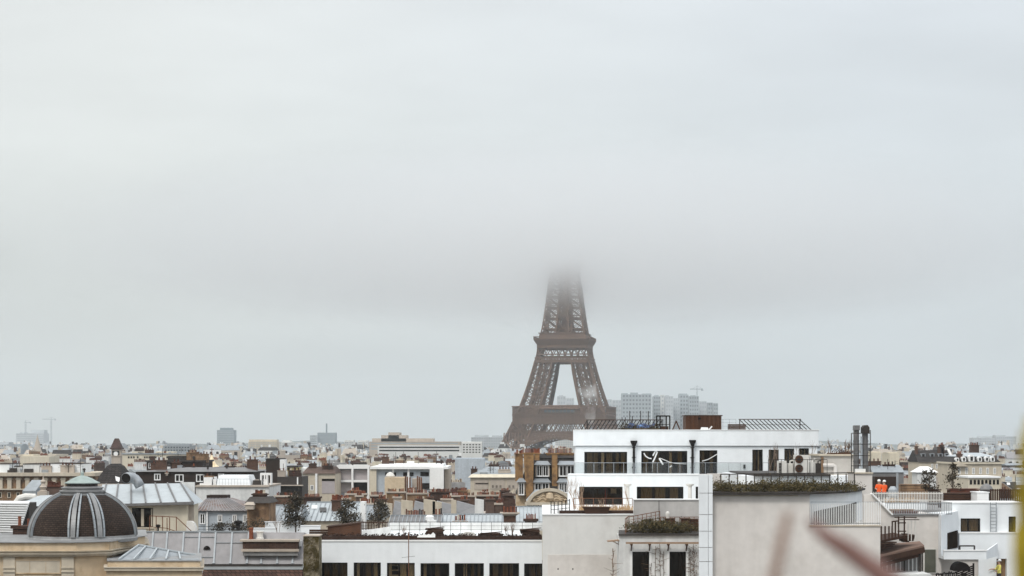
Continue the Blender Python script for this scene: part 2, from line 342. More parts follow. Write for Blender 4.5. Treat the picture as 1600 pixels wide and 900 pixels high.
# ---------------------------------------------------------------- iron lattice tower
TY = 1470.0; TX = PX(883, TY); TROT = math.radians(-9)
def lerp_tab(tab, z):
    for (a, b), (c, d) in zip(tab, tab[1:]):
        if z <= c: return b+(d-b)*(z-a)/(c-a)
    return tab[-1][1]
OUT = [(0,62.5),(10,56.2),(20,50.6),(30,45.5),(40,40.8),(50,36.4),(57,33.6),(63,31.2),(72,28.2),(80,25.7),(90,22.9),(100,20.5),(110,18.7),(116,17.6),(120,16.6),(135,14.3),(150,12.5),(165,11.0),(180,9.7),(200,8.3),(225,6.9),(250,5.8),(276,5.1)]
INN = [(0,37.5),(10,33.6),(20,30),(30,26.6),(40,23.2),(50,19.7),(57,17.0),(63,15.5),(72,13.2),(80,11.3),(90,9.0),(100,7.2),(110,6.0),(116,5.4),(120,5.0),(150,3.2),(180,1.4),(200,.4),(276,.2)]
tower = thing('lattice_tower', 'tall brown iron lattice tower whose top fades into low cloud', 'tower', (TX, TY, 0))
TT = Matrix.Translation((TX, TY, 0)) @ Matrix.Rotation(TROT, 4, 'Z')
def tmb():
    m = MB(); m.T = TT; return m
def leg_lattice(m, sx, sy, zs, cw, bw, cols=2):
    def corner(z, a, b):   # a,b: 0 inner, 1 outer
        o, i = lerp_tab(OUT, z), lerp_tab(INN, z)
        return Vector((sx*(o if a else i), sy*(o if b else i), z))
    ring = [(0,0),(1,0),(1,1),(0,1)]
    for z0, z1 in zip(zs, zs[1:]):
        for k in range(4):
            A, B = ring[k], ring[(k+1) % 4]
            p0, p1, q0, q1 = corner(z0, *A), corner(z1, *A), corner(z0, *B), corner(z1, *B)
            m.bar(p0, p1, cw); m.bar(p1, q1, bw*1.3)
            for c in range(cols):
                f0, f1 = c/cols, (c+1)/cols
                a0, a1 = p0.lerp(q0, f0), p1.lerp(q1, f0); b0, b1 = p0.lerp(q0, f1), p1.lerp(q1, f1)
                m.bar(a0, b1, bw); m.bar(b0, a1, bw)
                if c: m.bar(a0, a1, bw*1.1)
def steps(a, b, n): return [a+(b-a)*i/n for i in range(n+1)]
for sx in (-1, 1):
    for sy in (-1, 1):
        m = tmb(); leg_lattice(m, sx, sy, steps(0, 52, 8), 1.3, .6, 2)
        for cx in (0, 1):          # masonry footing
            pass
        m.box(*(sorted((sx*36.5, sx*63.5))), *(sorted((sy*36.5, sy*63.5))), 0, 3)
        part('leg', m, 'eiffel', tower)
        m = tmb(); leg_lattice(m, sx, sy, steps(57.6, 99.5, 6), 1.15, .5, 2)
        # lift guide rails and stairs climbing inside the pier
        for q in (.35, .65):
            pts = []
            for z in steps(57.6, 99.5, 4):
                o, i = lerp_tab(OUT, z), lerp_tab(INN, z); r_ = i+(o-i)*q; pts.append((sx*r_, sy*(i+(o-i)*(1-q)), z))
            for a, b in zip(pts, pts[1:]): m.bar(a, b, 1.0)
        part('pier', m, 'eiffel', tower)
for k in range(4):                                   # the four great arches with their openwork spandrels
    m = tmb(); m.T = TT @ Matrix.Rotation(k*math.pi/2, 4, 'Z')
    def yf(z): return -lerp_tab(OUT, z)-.3
    def arc(r, t, cz=-12.5): 
        z = cz+r*math.sin(t); return Vector((r*math.cos(t)*1.0, yf(z), z))
    n = 36; ts = [math.radians(36)+math.radians(108)*i/n for i in range(n+1)]
    for r_, w_ in ((52.0, 1.1), (56.2, 1.1), (54.1, .5)):
        for a, b in zip(ts, ts[1:]): m.bar(arc(r_, a), arc(r_, b), w_, 1.2)
    for i in range(n):
        m.bar(arc(52.0, ts[i]), arc(56.2, ts[i]), .7); m.bar(arc(52.0, ts[i]), arc(56.2, ts[i+1]), .5); m.bar(arc(56.2, ts[i]), arc(52.0, ts[i+1]), .5)
    for i in range(2, n-1):                          # arcade of small round-headed openings above the arch
        p = arc(56.2, ts[i]); top = 43.6
        if p.z < top-.8: m.bar(p, (p.x, yf(top), top), .75)
    part('arch', m, 'eiffel', tower)
m = tmb()                                            # first platform: lattice belt, frieze, gallery
def belt(m, h0, h1, z0, z1, n, w, chords=True):
    for k in range(4):
        rt = Matrix.Rotation(k*math.pi/2, 4, 'Z')
        def P(u, t): h = h0+(h1-h0)*t; return rt @ Vector((-h+2*h*u, -h, z0+(z1-z0)*t))
        for i in range(n):
            u0, u1 = i/n, (i+1)/n
            m.bar(P(u0, 0), P(u1, 1), w); m.bar(P(u1, 0), P(u0, 1), w)
        if chords:
            m.bar(P(0, 0), P(1, 0), 1.2); m.bar(P(0, 1), P(1, 1), 1.2)
belt(m, 37.6, 36.3, 44.2, 51.2, 20, .55)
belt(m, 38.6, 37.6, 40.0, 43.8, 26, .42)
def ringbox(m, h, z0, z1, t=1.0, h2=None):
    h2 = h if h2 is None else h2
    for k in range(4):
        rt = Matrix.Rotation(k*math.pi/2, 4, 'Z')
        b = [rt @ Vector(p) for p in ((-h, -h, z0), (h, -h, z0), (h-t, -h+t, z0), (-h+t, -h+t, z0))]
        u = [rt @ Vector(p) for p in ((-h2, -h2, z1), (h2, -h2, z1), (h2-t, -h2+t, z1), (-h2+t, -h2+t, z1))]
        m.hexa(b, u)
ringbox(m, 35.6, 51.3, 54.6, 1.2, 36.0); ringbox(m, 35.3, 54.7, 57.0, 2.4); ringbox(m, 36.3, 57.0, 58.0, 10)
m.box(-34, 34, -34, -14, 56.0, 57.4); m.box(-34, 34, 14, 34, 56.0, 57.4); m.box(-34, -14, -14, 14, 56.0, 57.4); m.box(14, 34, -14, 14, 56.0, 57.4)
for k in range(4):
    rt = Matrix.Rotation(k*math.pi/2, 4, 'Z')
    for i in range(25):
        x = -34.8+69.6*i/24; m.bar(rt @ Vector((x, -35.9, 51.6)), rt @ Vector((x, -35.9, 57)), .7)    # consoles of the frieze
        m.bar(rt @ Vector((x, -36.1, 58)), rt @ Vector((x, -36.1, 63.6)), .38)
    for z, w_ in ((63.8, .9), (59.4, .35)): m.bar(rt @ Vector((-36.2, -36.1, z)), rt @ Vector((36.2, -36.1, z)), w_)
part('first_platform', m, 'eiffel', tower)
for k in range(4):                                   # pavilions standing between the piers
    m = tmb(); m.T = TT @ Matrix.Rotation(k*math.pi/2, 4, 'Z')
    m.frust(-27, 27, -32.5, -18, 58.0, -27, 27, -31.5, -19, 61.9); m.frust(-15.5, 15.5, -33, -18, 62.1, -14, 14, -30, -20, 65.0)
    m.box(-12, 12, -33.4, -33.05, 59.0, 61.2, 1)
    part('pavilion', m, ['eiffel', 'bluepane'], tower)
m = tmb()                                            # second platform
belt(m, 20.7, 19.0, 99.5, 110.0, 8, .6); belt(m, 20.75, 20.5, 98.7, 101.6, 20, .5)
ringbox(m, 20.7, 98.3, 99.6, 2.2); ringbox(m, 20.0, 104.0, 104.9, 1.0); ringbox(m, 19.2, 109.2, 111.6, 2.5, 19.6)
ringbox(m, 19.4, 111.6, 114.6, 5, 21.2); ringbox(m, 21.2, 114.6, 116.2, 6, 22.0); m.box(-19, 19, -19, 19, 112, 115.4)
for k in range(4):
    rt = Matrix.Rotation(k*math.pi/2, 4, 'Z')
    for i in range(17): m.bar(rt @ Vector((-21.6+43.2*i/16, -21.7, 116)), rt @ Vector((-21.6+43.2*i/16, -21.7, 118)), .35)
    m.bar(rt @ Vector((-21.8, -21.7, 118)), rt @ Vector((21.8, -21.7, 118)), .5)
m.frust(-18.5, 18.5, -18.5, 18.5, 116.3, -17.6, 17.6, -17.6, 17.6, 120.6); ringbox(m, 18.4, 120.6, 121.3, 3)
m.box(-6.5, 6.5, -6.5, 6.5, 116, 128)
part('second_platform', m, 'eiffel', tower)
m = tmb()                                            # the single shaft above
for sx in (-1, 1):
    for sy in (-1, 1):
        leg_lattice(m, sx, sy, steps(116, 175, 7), .95, .5, 1)
for z in steps(124, 164, 4): ringbox(m, lerp_tab(OUT, z), z, z+.7, .7)
for z0 in steps(121, 157, 4):                        # long diagonals across each face
    z1 = z0+9
    for k in range(4):
        rt = Matrix.Rotation(k*math.pi/2, 4, 'Z'); a, b = lerp_tab(INN, z0), lerp_tab(INN, z1); A, B = lerp_tab(OUT, z0), lerp_tab(OUT, z1)
        m.bar(rt @ Vector((-a, -A, z0)), rt @ Vector((b, -B, z1)), .8); m.bar(rt @ Vector((a, -A, z0)), rt @ Vector((-b, -B, z1)), .8)
m.box(-2.2, 2.2, -2.2, 2.2, 121, 170)                 # lift shaft
part('upper_shaft', m, 'eiffel', tower)
# ---------------------------------------------------------------- haze and low cloud
def volume_mat(name, color, density, aniso):
    m = bpy.data.materials.new(name); m.use_nodes = True; t = m.node_tree; t.nodes.clear()
    o = N(t, 'ShaderNodeOutputMaterial'); v = N(t, 'ShaderNodeVolumePrincipled')
    v.inputs['Color'].default_value = (*color, 1); v.inputs['Density'].default_value = density; v.inputs['Anisotropy'].default_value = aniso
    lk(t, v.outputs[0], o.inputs['Volume']); return m, t, v
M['haze'], _, _ = volume_mat('pale_haze', (.91, .97, 1.0), HAZE_D, .25)
hz = MB(); hz.box(-5300, 5300, -400, 9100, -1.9, 332); setting('haze', hz, 'haze', 'stuff')
M['cloud'], t, v = volume_mat('low_cloud', (.999, .9995, 1.0), .0, CLOUD_G)
pos = N(t, 'ShaderNodeNewGeometry').outputs['Position']; sp = N(t, 'ShaderNodeSeparateXYZ'); lk(t, pos, sp.inputs[0])
nzc = N(t, 'ShaderNodeTexNoise'); nzc.inputs['Scale'].default_value = .03; nzc.inputs['Detail'].default_value = 4; lk(t, pos, nzc.inputs[0])
ma = N(t, 'ShaderNodeMath', operation='MULTIPLY_ADD'); ma.inputs[1].default_value = 44.0; lk(t, nzc.outputs[0], ma.inputs[0]); lk(t, sp.outputs[2], ma.inputs[2])
r1 = N(t, 'ShaderNodeMapRange', interpolation_type='SMOOTHSTEP'); r1.inputs[1].default_value = 126; r1.inputs[2].default_value = 196; lk(t, ma.outputs[0], r1.inputs[0])
vd = N(t, 'ShaderNodeVectorMath', operation='DISTANCE'); vd.inputs[1].default_value = (TX, TY, 240); 
mpc = N(t, 'ShaderNodeVectorMath', operation='SUBTRACT'); mpc.inputs[1].default_value = (TX, TY, 188); lk(t, pos, mpc.inputs[0])
msc = N(t, 'ShaderNodeVectorMath', operation='DIVIDE'); msc.inputs[1].default_value = (460, 430, 76); lk(t, mpc.outputs[0], msc.inputs[0])
ln = N(t, 'ShaderNodeVectorMath', operation='LENGTH'); lk(t, msc.outputs[0], ln.inputs[0])
r2 = N(t, 'ShaderNodeMapRange', interpolation_type='SMOOTHSTEP'); r2.inputs[1].default_value = 1.0; r2.inputs[2].default_value = .15; lk(t, ln.outputs['Value'], r2.inputs[0])
mm = N(t, 'ShaderNodeMath', operation='MULTIPLY'); lk(t, r1.outputs[0], mm.inputs[0]); lk(t, r2.outputs[0], mm.inputs[1])
md = N(t, 'ShaderNodeMath', operation='MULTIPLY'); md.inputs[1].default_value = CLOUD_D; lk(t, mm.outputs[0], md.inputs[0]); lk(t, md.outputs[0], v.inputs['Density'])
cl = MB()
prof = [(.02, -1)]+[(math.cos(a), math.sin(a)) for a in [math.radians(x) for x in range(-75, 90, 15)]]+[(.02, 1)]
nn = 28
vs = [(TX+460*r_*math.cos(2*math.pi*j/nn), TY+430*r_*math.sin(2*math.pi*j/nn), 188+72*z_) for r_, z_ in prof for j in range(nn)]
fs = [(i*nn+j, i*nn+(j+1) % nn, (i+1)*nn+(j+1) % nn, (i+1)*nn+j) for i in range(len(prof)-1) for j in range(nn)]+[tuple(reversed(range(nn))), tuple(range((len(prof)-1)*nn, len(prof)*nn))]
cl.add(vs, fs)
cloud = setting('low_cloud', cl, 'cloud', 'stuff', smooth=True); cloud['label'] = 'pale low cloud hiding the top of the lattice tower'
# ---------------------------------------------------------------- helpers for the city
OCC = []      # footprints already built on: x0 x1 y0 y1
LIM = []      # px0, px1, Y, py : nothing nearer than Y may rise above photo row py between these columns
LAND = []     # phrase, px, py, Y of the things a label can refer to
def occupy(px0, px1, Y, depth, pyb=None, m=1.5):
    OCC.append((PX(px0, Y)-m, PX(px1, Y)+m, Y-m, Y+depth+m))
    if pyb: LIM.append((px0-2, px1+2, Y, pyb))
def body(mb, px0, py0, px1, Y, depth, mi=0, z0=0.0):
    x0, x1, _, z1 = R(px0, py0, px1, py0, Y); mb.box(x0, x1, Y, Y+depth, z0, z1, mi); return z1
WSEEN = 0
def window(parent, px0, py0, px1, py1, Y, proud=.06, fr='paintwhite', pn='darkpane', bars=1, fw=.09):
    """a casement: frame with mullions round a dark pane, set on the wall plane Y"""
    x0, x1, z0, z1 = R(px0, py0, px1, py1, Y); f = MB(); y0, y1 = Y-proud, Y+.05
    f.box(x0, x0+fw, y0, y1, z0, z1); f.box(x1-fw, x1, y0, y1, z0, z1); f.box(x0+fw, x1-fw, y0, y1, z1-fw, z1); f.box(x0+fw, x1-fw, y0-.03, y1, z0, z0+fw)
    for i in range(bars):
        c = x0+(x1-x0)*(i+1)/(bars+1); f.box(c-fw*.4, c+fw*.4, y0+.01, y1, z0+fw, z1-fw)
    o = part('window', f, fr, parent)
    p = MB(); p.box(x0+fw*.5, x1-fw*.5, Y-proud*.4, Y+.04, z0+fw*.5, z1-fw*.5); part('pane', p, pn, o); return o
def pot_row(parent, x0, x1, y, z, n, h=.75, r=.17, mat='terracotta', along='x', sep=True, rnd=random):
    if n > 5: n = int(n*1.45); r = min(r, abs(x1-x0)/n*.49)
    first = None
    for i in range(n):
        t = (i+.5)/n; p = (x0+(x1-x0)*t, y) if along == 'x' else (y, x0+(x1-x0)*t)
        hh = h*(rnd.uniform(.8, 1.08) if rnd.random() < .85 else rnd.uniform(.5, 1.4)); q_ = rnd.random(); mat_ = mat if q_ < .6 else ('terracotta_dk' if q_ < .85 else ('stone_pale' if q_ < .93 else 'iron')); m = MB(); m.lathe((p[0], p[1], z), [(r*1.05, 0), (r*.85, hh*.15), (r*.8, hh*.85), (r, hh*.9), (r*.9, hh)], 7)
        part('chimney_pot', m, mat_, parent)
def stack(parent, px0, py0, px1, py1, Y, depth=.9, wall='brick', n=4, pot=8, cap=True, mat='terracotta', potr=None, name='chimney'):
    """a chimney stack drawn between photo rows py0 (its cap) and py1, with n clay pots of pot photo-pixels"""
    x0, x1, z0, z1 = R(px0, py0, px1, py1, Y); m = MB(); m.box(x0, x1, Y, Y+depth, z0, z1-.16)
    m.box(x0-.12, x1+.12, Y-.12, Y+depth+.12, z1-.16, z1)
    c = part(name, m, wall, parent)
    if n: pot_row(c, x0+.1, x1-.1, Y+depth/2, z1, n, LEN(pot, Y), potr or min(.2, (x1-x0)/n*.42), mat)
    return c
def clutter(t, px0, px1, py, Y, n, seed, dy=3.0):
    """small vents, pots, hatches and aerials standing on a flat roof whose edge is at photo row py"""
    rr = random.Random(seed); z = PZ(py, Y)
    for k in range(n):
        x = PX(rr.uniform(px0, px1), Y); y = Y+rr.uniform(.6, dy); q = rr.random(); m = MB()
        if q < .3: m.bar((x, y, z-.3), (x, y, z+rr.uniform(1.2, 2.6)), .07); m.bar((x-.5, y, z+1.0), (x+.5, y, z+1.1), .04); m.bar((x-.35, y, z+1.3), (x+.35, y, z+1.4), .04); part('aerial', m, 'iron', t)
        elif q < .6: w_ = rr.uniform(.25, .7); m.box(x-w_, x+w_, y, y+.7, z-.3, z+rr.uniform(.3, .9)); part('roof_vent', m, rr.choice(['iron', 'greybeige', 'rust', 'paintwhite', 'brick_dark', 'zinc']), t)
        elif q < .8: m.lathe((x, y, z-.2), [(.14, 0), (.14, .7), (.24, .75), (.22, .95), (.08, 1.05)], 7); part('vent_pipe', m, rr.choice(['zinc', 'iron', 'terracotta_dk']), t)
        else:
            w_ = rr.uniform(.5, 1.1); h = rr.uniform(.7, 1.5); m.box(x-w_, x+w_, y+.4, y+1.1, z-.3, z+h); m.box(x-w_-.08, x+w_+.08, y+.32, y+1.18, z+h, z+h+.12); c = part('chimney', m, rr.choice(['brick_dark', 'greybeige', 'tanbrown', 'brick']), t)
            pot_row(c, x-w_+.05, x+w_-.05, y+.75, z+h+.12, max(2, int(w_*4)), .42, .13, 'terracotta_dk')
# ---------------------------------------------------------------- far landmarks
def far_block(name, label, cat, px0, py0, px1, Y, depth, wall, bands=0, win='bluepane', roofbox=None, cols=0, group=None, pyb=None, vcols=False, lowpy=705):
    x0, x1 = PX(px0, Y), PX(px1, Y); z1 = PZ(py0, Y); zl = max(4, PZ(lowpy, Y)); t = thing(name, label, cat, ((x0+x1)/2, Y+depth/2, 0), group)
    m = MB()
    if bands: facade_box(m, x0, x1, Y, Y+depth, 0, z1, spans(x0+.4, x1-.4, cols or 1, .22 if cols else .01, .78 if cols else .99), spans(zl, z1-.3, bands, .35, .82))
    else: m.box(x0, x1, Y, Y+depth, 0, z1)
    part('wall', m, [wall, win], t)
    for a, b, h in roofbox or ():
        m = MB(); m.box(x0+(x1-x0)*a-.05*(a == 0), x0+(x1-x0)*b+.05*(b == 1), Y+depth*.2, Y+depth*.8, z1, z1+h); part('roof', m, wall, t)
    OCC.append((x0-2, x1+2, Y-2, Y+depth+2))
    LAND.append((label.split(',')[0], (px0+px1)/2, py0, Y)); return t
Yt = 3200
TOWERS = [(972,1018,616,'far_b',14,9,'widest grey slab tower in the hazy cluster right of the lattice tower',[(.0,.2,2),(.3,.55,3),(.7,1,1.5)]),
 (1021,1032,619,'far_b',14,3,'narrow grey tower just right of the widest hazy slab',[(.2,.8,2)]),
 (1033,1038,617,'far_c',14,1,'thinnest pale tower with a ladder of dark windows in the hazy cluster',None),
 (1040,1052,619,'far_a',14,3,'grey tower directly right of the thin pale ladder tower',[(.1,.5,2)]),
 (1052,1062,622,'far_a',14,3,'pale grey tower in the middle of the hazy cluster, below its tall neighbours',None),
 (1062,1076,617,'far_b',14,3,'tall grey tower with a raised roof box in the hazy cluster',[(.0,.9,2.5)]),
 (1077,1092,619,'far_b',14,4,'grey tower just left of the distant crane',[(.2,.7,1.5)]),
 (1093,1104,627,'far_a',12,3,'lower pale tower right of the distant crane',None),
 (1106,1114,629,'far_b',12,2,'second lowest grey tower at the right end of the hazy cluster',None),
 (1115,1122,630,'far_b',12,2,'rightmost low grey tower of the hazy cluster',None),
 (957,971,625,'far_a',12,3,'pale low tower left of the widest hazy slab',None),
 (944,956,624,'far_a',12,3,'pale tower half hidden behind the right edge of the lattice tower',None),
 (871,884,619,'far_a',12,3,'left of two hazy towers seen through the lattice tower opening',[(.2,.7,1.5)]),
 (885,897,622,'far_a',12,3,'right of two hazy towers seen through the lattice tower opening',None)]
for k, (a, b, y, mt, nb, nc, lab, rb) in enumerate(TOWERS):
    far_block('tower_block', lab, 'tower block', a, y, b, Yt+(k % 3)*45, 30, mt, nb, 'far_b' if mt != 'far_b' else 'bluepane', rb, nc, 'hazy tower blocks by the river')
def crane(label, px, py, Yc, jib0, jib1, w=1.6, lowpy=690):
    t = thing('tower_crane', label, 'crane', (PX(px, Yc), Yc, 0), 'construction cranes far off')
    z = PZ(py, Yc); x = PX(px, Yc); m = MB()
    for sx in (-1, 1):
        for sy in (-1, 1): m.bar((x+sx*w/2, Yc+sy*w/2, 0), (x+sx*w/2, Yc+sy*w/2, z), .5)
    for i in range(int(z/3)):
        for sx in (-1, 1): m.bar((x-w/2, Yc+sx*w/2, i*3), (x+w/2, Yc+sx*w/2, i*3+3), .3)
    part('mast', m, 'far_b', t)
    m = MB(); xa, xb = PX(jib0, Yc), PX(jib1, Yc)
    m.bar((xa, Yc, z), (xb, Yc, z), .9, 1.6); m.bar((x, Yc, z), (x, Yc, z+6), 1.0); m.bar((x, Yc, z+6), (xa*.6+x*.4, Yc, z+.8), .4); m.bar((x, Yc, z+6), (xb, Yc, z+.8), .4)
    m.box(xb-3, xb+1, Yc-1, Yc+1, z-3, z-.82); part('jib', m, 'far_b', t)
crane('distant tower crane above the hazy tower blocks', 1089, 608, Yt+110, 1078, 1098)
crane('taller right crane over the hazy building site at far left', 80, 655, 5060, 66, 87, 3); crane('left crane over the hazy building site at far left', 40, 660, 5100, 38, 48, 3)
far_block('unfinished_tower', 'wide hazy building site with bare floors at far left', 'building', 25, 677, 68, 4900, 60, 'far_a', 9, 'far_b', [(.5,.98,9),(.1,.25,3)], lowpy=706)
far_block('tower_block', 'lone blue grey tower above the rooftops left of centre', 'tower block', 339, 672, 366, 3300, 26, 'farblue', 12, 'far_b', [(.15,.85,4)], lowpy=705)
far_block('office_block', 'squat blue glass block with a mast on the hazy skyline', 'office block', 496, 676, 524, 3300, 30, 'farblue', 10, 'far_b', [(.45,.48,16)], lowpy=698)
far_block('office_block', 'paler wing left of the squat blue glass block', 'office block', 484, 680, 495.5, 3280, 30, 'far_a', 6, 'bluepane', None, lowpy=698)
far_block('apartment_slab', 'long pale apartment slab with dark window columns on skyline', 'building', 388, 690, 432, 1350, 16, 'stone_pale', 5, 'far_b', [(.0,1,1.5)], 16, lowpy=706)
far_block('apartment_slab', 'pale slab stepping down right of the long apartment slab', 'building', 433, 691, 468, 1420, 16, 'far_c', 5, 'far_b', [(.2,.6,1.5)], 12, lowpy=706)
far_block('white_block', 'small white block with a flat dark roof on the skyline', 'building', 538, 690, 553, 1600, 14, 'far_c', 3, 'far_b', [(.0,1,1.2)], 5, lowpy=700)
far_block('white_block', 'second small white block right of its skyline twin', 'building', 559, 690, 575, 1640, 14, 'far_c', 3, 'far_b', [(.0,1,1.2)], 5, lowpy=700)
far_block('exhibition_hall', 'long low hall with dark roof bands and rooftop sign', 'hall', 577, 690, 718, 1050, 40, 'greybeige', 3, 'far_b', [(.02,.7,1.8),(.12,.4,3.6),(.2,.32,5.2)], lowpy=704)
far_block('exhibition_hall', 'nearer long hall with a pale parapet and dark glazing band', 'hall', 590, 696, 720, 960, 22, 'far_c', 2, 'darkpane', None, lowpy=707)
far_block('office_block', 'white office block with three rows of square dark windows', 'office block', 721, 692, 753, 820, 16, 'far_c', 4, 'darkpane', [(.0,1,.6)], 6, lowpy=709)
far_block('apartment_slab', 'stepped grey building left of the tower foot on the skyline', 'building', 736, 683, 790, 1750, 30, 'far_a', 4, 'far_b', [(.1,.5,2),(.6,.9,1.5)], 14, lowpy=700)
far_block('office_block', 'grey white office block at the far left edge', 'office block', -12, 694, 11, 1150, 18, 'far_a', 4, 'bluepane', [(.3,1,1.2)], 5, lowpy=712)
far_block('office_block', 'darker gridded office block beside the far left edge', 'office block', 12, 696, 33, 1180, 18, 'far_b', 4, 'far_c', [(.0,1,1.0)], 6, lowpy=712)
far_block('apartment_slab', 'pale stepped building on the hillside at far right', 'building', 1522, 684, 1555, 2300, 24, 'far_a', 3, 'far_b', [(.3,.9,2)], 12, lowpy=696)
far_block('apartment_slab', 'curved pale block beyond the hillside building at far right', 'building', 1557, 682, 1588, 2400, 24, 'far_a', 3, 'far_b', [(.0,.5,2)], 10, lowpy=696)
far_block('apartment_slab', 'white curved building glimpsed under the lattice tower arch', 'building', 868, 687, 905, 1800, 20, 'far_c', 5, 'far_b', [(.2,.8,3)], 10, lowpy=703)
# church spire at far left
t = thing('church', 'grey church with a slender stone spire at far left', 'church', (PX(58, 900), 905, 0))
m = MB(); x = PX(58, 900); m.box(x-9, x+9, 900, 925, 0, PZ(710, 900)); part('wall', m, 'stone_pale', t)
m = MB(); m.box(x-2.6, x+2.6, 898, 903.2, 0, PZ(708, 900)); part('bell_tower', m, 'greybeige', t)
m = MB(); m.lathe((x, 900.6, PZ(708, 900)), [(2.7, 0), (2.1, .8), (.15, LEN(27, 900))], 8); m.bar((x, 900.6, PZ(681, 900)), (x, 900.6, PZ(679, 900)), .2); part('spire', m, 'greybeige', t)
OCC.append((x-10, x+10, 896, 927)); LAND.append(('church spire', 58, 700, 900))
far_block('warehouse', 'low cream building in front of the stone spire', 'building', 31, 713, 77, 620, 14, 'cream', 0, roofbox=[(.0,.4,.6)], pyb=720); LIM.append((30, 78, 620, 722))
# tower with a flared brown hat roof, and the school beside it
Y = 620; x0, x1 = PX(174, Y), PX(188, Y); t = thing('clock_tower', 'square tower with a flared dark brown hat roof and clock', 'tower', ((x0+x1)/2, Y+1.5, 0))
cx, cyy = (x0+x1)/2, Y+1.5; m = MB(); m.box(x0, x1, Y, Y+3, 0, PZ(702, Y)); m.box(x0-.3, x1+.3, Y-.3, Y+3.3, PZ(713, Y), PZ(712, Y)); part('shaft', m, 'greybeige', t)
m = MB()
for a, b, c, d in ((9.2, 702, 9.2, 699.5), (8.2, 699.4, 6.8, 696), (6.8, 696, 3.2, 686), (3.2, 686, 2.6, 685)):
    h0, h1 = LEN(a, Y), LEN(c, Y); m.frust(cx-h0, cx+h0, cyy-h0, cyy+h0, PZ(b, Y), cx-h1, cx+h1, cyy-h1, cyy+h1, PZ(d, Y))
part('roof', m, 'tile_brown', t)
m = MB(); m.extr([(cx+.75*math.cos(a*math.pi/8), Y-.12, PZ(709, Y)+.75*math.sin(a*math.pi/8)) for a in range(16)], (0, .2, 0)); part('clock_face', m, 'paintwhite', t)
m = MB(); m.box(cx-1.2, cx+1.2, Y-.06, Y+.1, PZ(711.5, Y), PZ(704.5, Y)); part('belfry_opening', m, 'darkpane', t)
occupy(170, 192, Y, 4, 716); LAND.append(('brown hat roofed tower', 181, 690, Y))
Y = 560; t = thing('school', 'long cream building with rows of small dark windows', 'building', (PX(248, Y), Y+6, 0))
m = MB(); z1 = body(m, 191, 710, 305, Y, 12); part('wall', m, 'cream', t)
m = MB(); m.box(PX(190, Y), PX(306, Y), Y-.3, Y+12.3, z1, z1+.35); part('roof', m, 'zinc', t)
m = MB()
for a, b in ((203, 212), (218, 228), (240, 268)): m.box(PX(a, Y), PX(b, Y), Y+3, Y+9, z1+.35, z1+.85)
part('lift_housing', m, 'cream', t)
for a in [200, 204, 208, 214, 225, 228.5, 232, 235.5, 239, 242.5, 250, 260, 263.5, 267, 270.5, 274, 277.5, 281, 284.5, 288]: window(t, a, 713, a+2.4, 716, Y, .05, 'frame', bars=0, fw=.04)
for a in [217, 253, 300, 296]: window(t, a, 716.6, a+4, 718.4, Y, .05, 'frame', bars=0, fw=.04)
clutter(t, 195, 300, 709, Y, 12, 10, 6); occupy(190, 306, Y, 13, 721); LAND.append(('long cream building', 248, 712, Y))
far_block('roof_pavilion', 'glazed grey rooftop pavilion behind the long cream building', 'building', 255, 696, 298, 640, 10, 'zinc', 2, 'bluepane', [(.1,.9,.5)], 9, lowpy=706); LIM.append((255, 298, 640, 707))
# golden tent roof
Y = 480; cx = PX(328, Y); t = thing('church', 'small church under a shining gold tent roof with cross', 'church', (cx, Y+3, 0))
m = MB(); m.box(cx-4.2, cx+4.2, Y-1, Y+7, 0, PZ(730, Y)); part('wall', m, 'darkwall', t)
m = MB(); m.lathe((cx, Y+3, PZ(729.5, Y)), [(LEN(11.5, Y)*1.06, 0), (LEN(8, Y), LEN(3, Y)), (LEN(5, Y), LEN(8, Y)), (LEN(2.6, Y), LEN(14, Y)), (LEN(.7, Y), LEN(19.5, Y))], 8, a0=math.pi/8); part('roof', m, 'gold', t)
m = MB(); zt = PZ(710, Y); m.bar((cx, Y+3, zt), (cx, Y+3, zt+1.7), .16); m.bar((cx-.5, Y+3, zt+1.2), (cx+.5, Y+3, zt+1.2), .16); m.lathe((cx, Y+3, zt-.2), [(.1, 0), (.3, .15), (.3, .35), (.1, .5)], 8); part('cross', m, 'rust', t)
for k in range(3):
    m = MB(); a = -math.pi/2+(k-1)*.55; r_ = LEN(7.6, Y); px_, py_ = cx+r_*math.cos(a), Y+3+r_*math.sin(a); m.frust(px_-.3, px_+.3, py_-.25, py_+.5, PZ(727.5, Y), px_-.05, px_+.05, py_-.1, py_+.4, PZ(722.5, Y)); part('dormer', m, 'gold', t)
occupy(315, 341, Y-1, 8, 730); LAND.append(('gold tent roof', 328, 718, Y))
# long dark mansard house with white windows
Y = 262; t = thing('apartment_house', 'long dark brown house with white casements below the gold roof', 'house', (PX(304, Y), Y+6, 0))
m = MB(); z1 = body(m, 212, 737, 396, Y, 12); part('wall', m, 'darkwall', t)
m = MB(); x0, x1 = PX(211, Y), PX(397, Y); m.frust(x0-.2, x1+.2, Y-.4, Y+12.4, z1, x0+6, x1-2, Y+5, Y+8, z1+.5); part('roof', m, 'zinc_dark', t)
for a, b, c, d in ((241, 740, 251, 750.5), (273.5, 741, 287, 753), (306.5, 741, 319, 753), (341, 740, 350, 750)): window(t, a, b, c, d, Y, .08, bars=1, fw=.14)
stack(t, 259, 738.5, 262, 743, Y-.5, .3, 'greybeige', 1, 3)
for a, b in ((236, 243), (300, 304), (352, 366), (384, 390)): stack(t, a, 728, b, 736, Y+6, .8, 'brick_dark', 3, 4)
clutter(t, 230, 392, 735, Y, 14, 1, 7); occupy(211, 397, Y, 13, 757); LAND.append(('long dark brown house', 304, 740, Y))
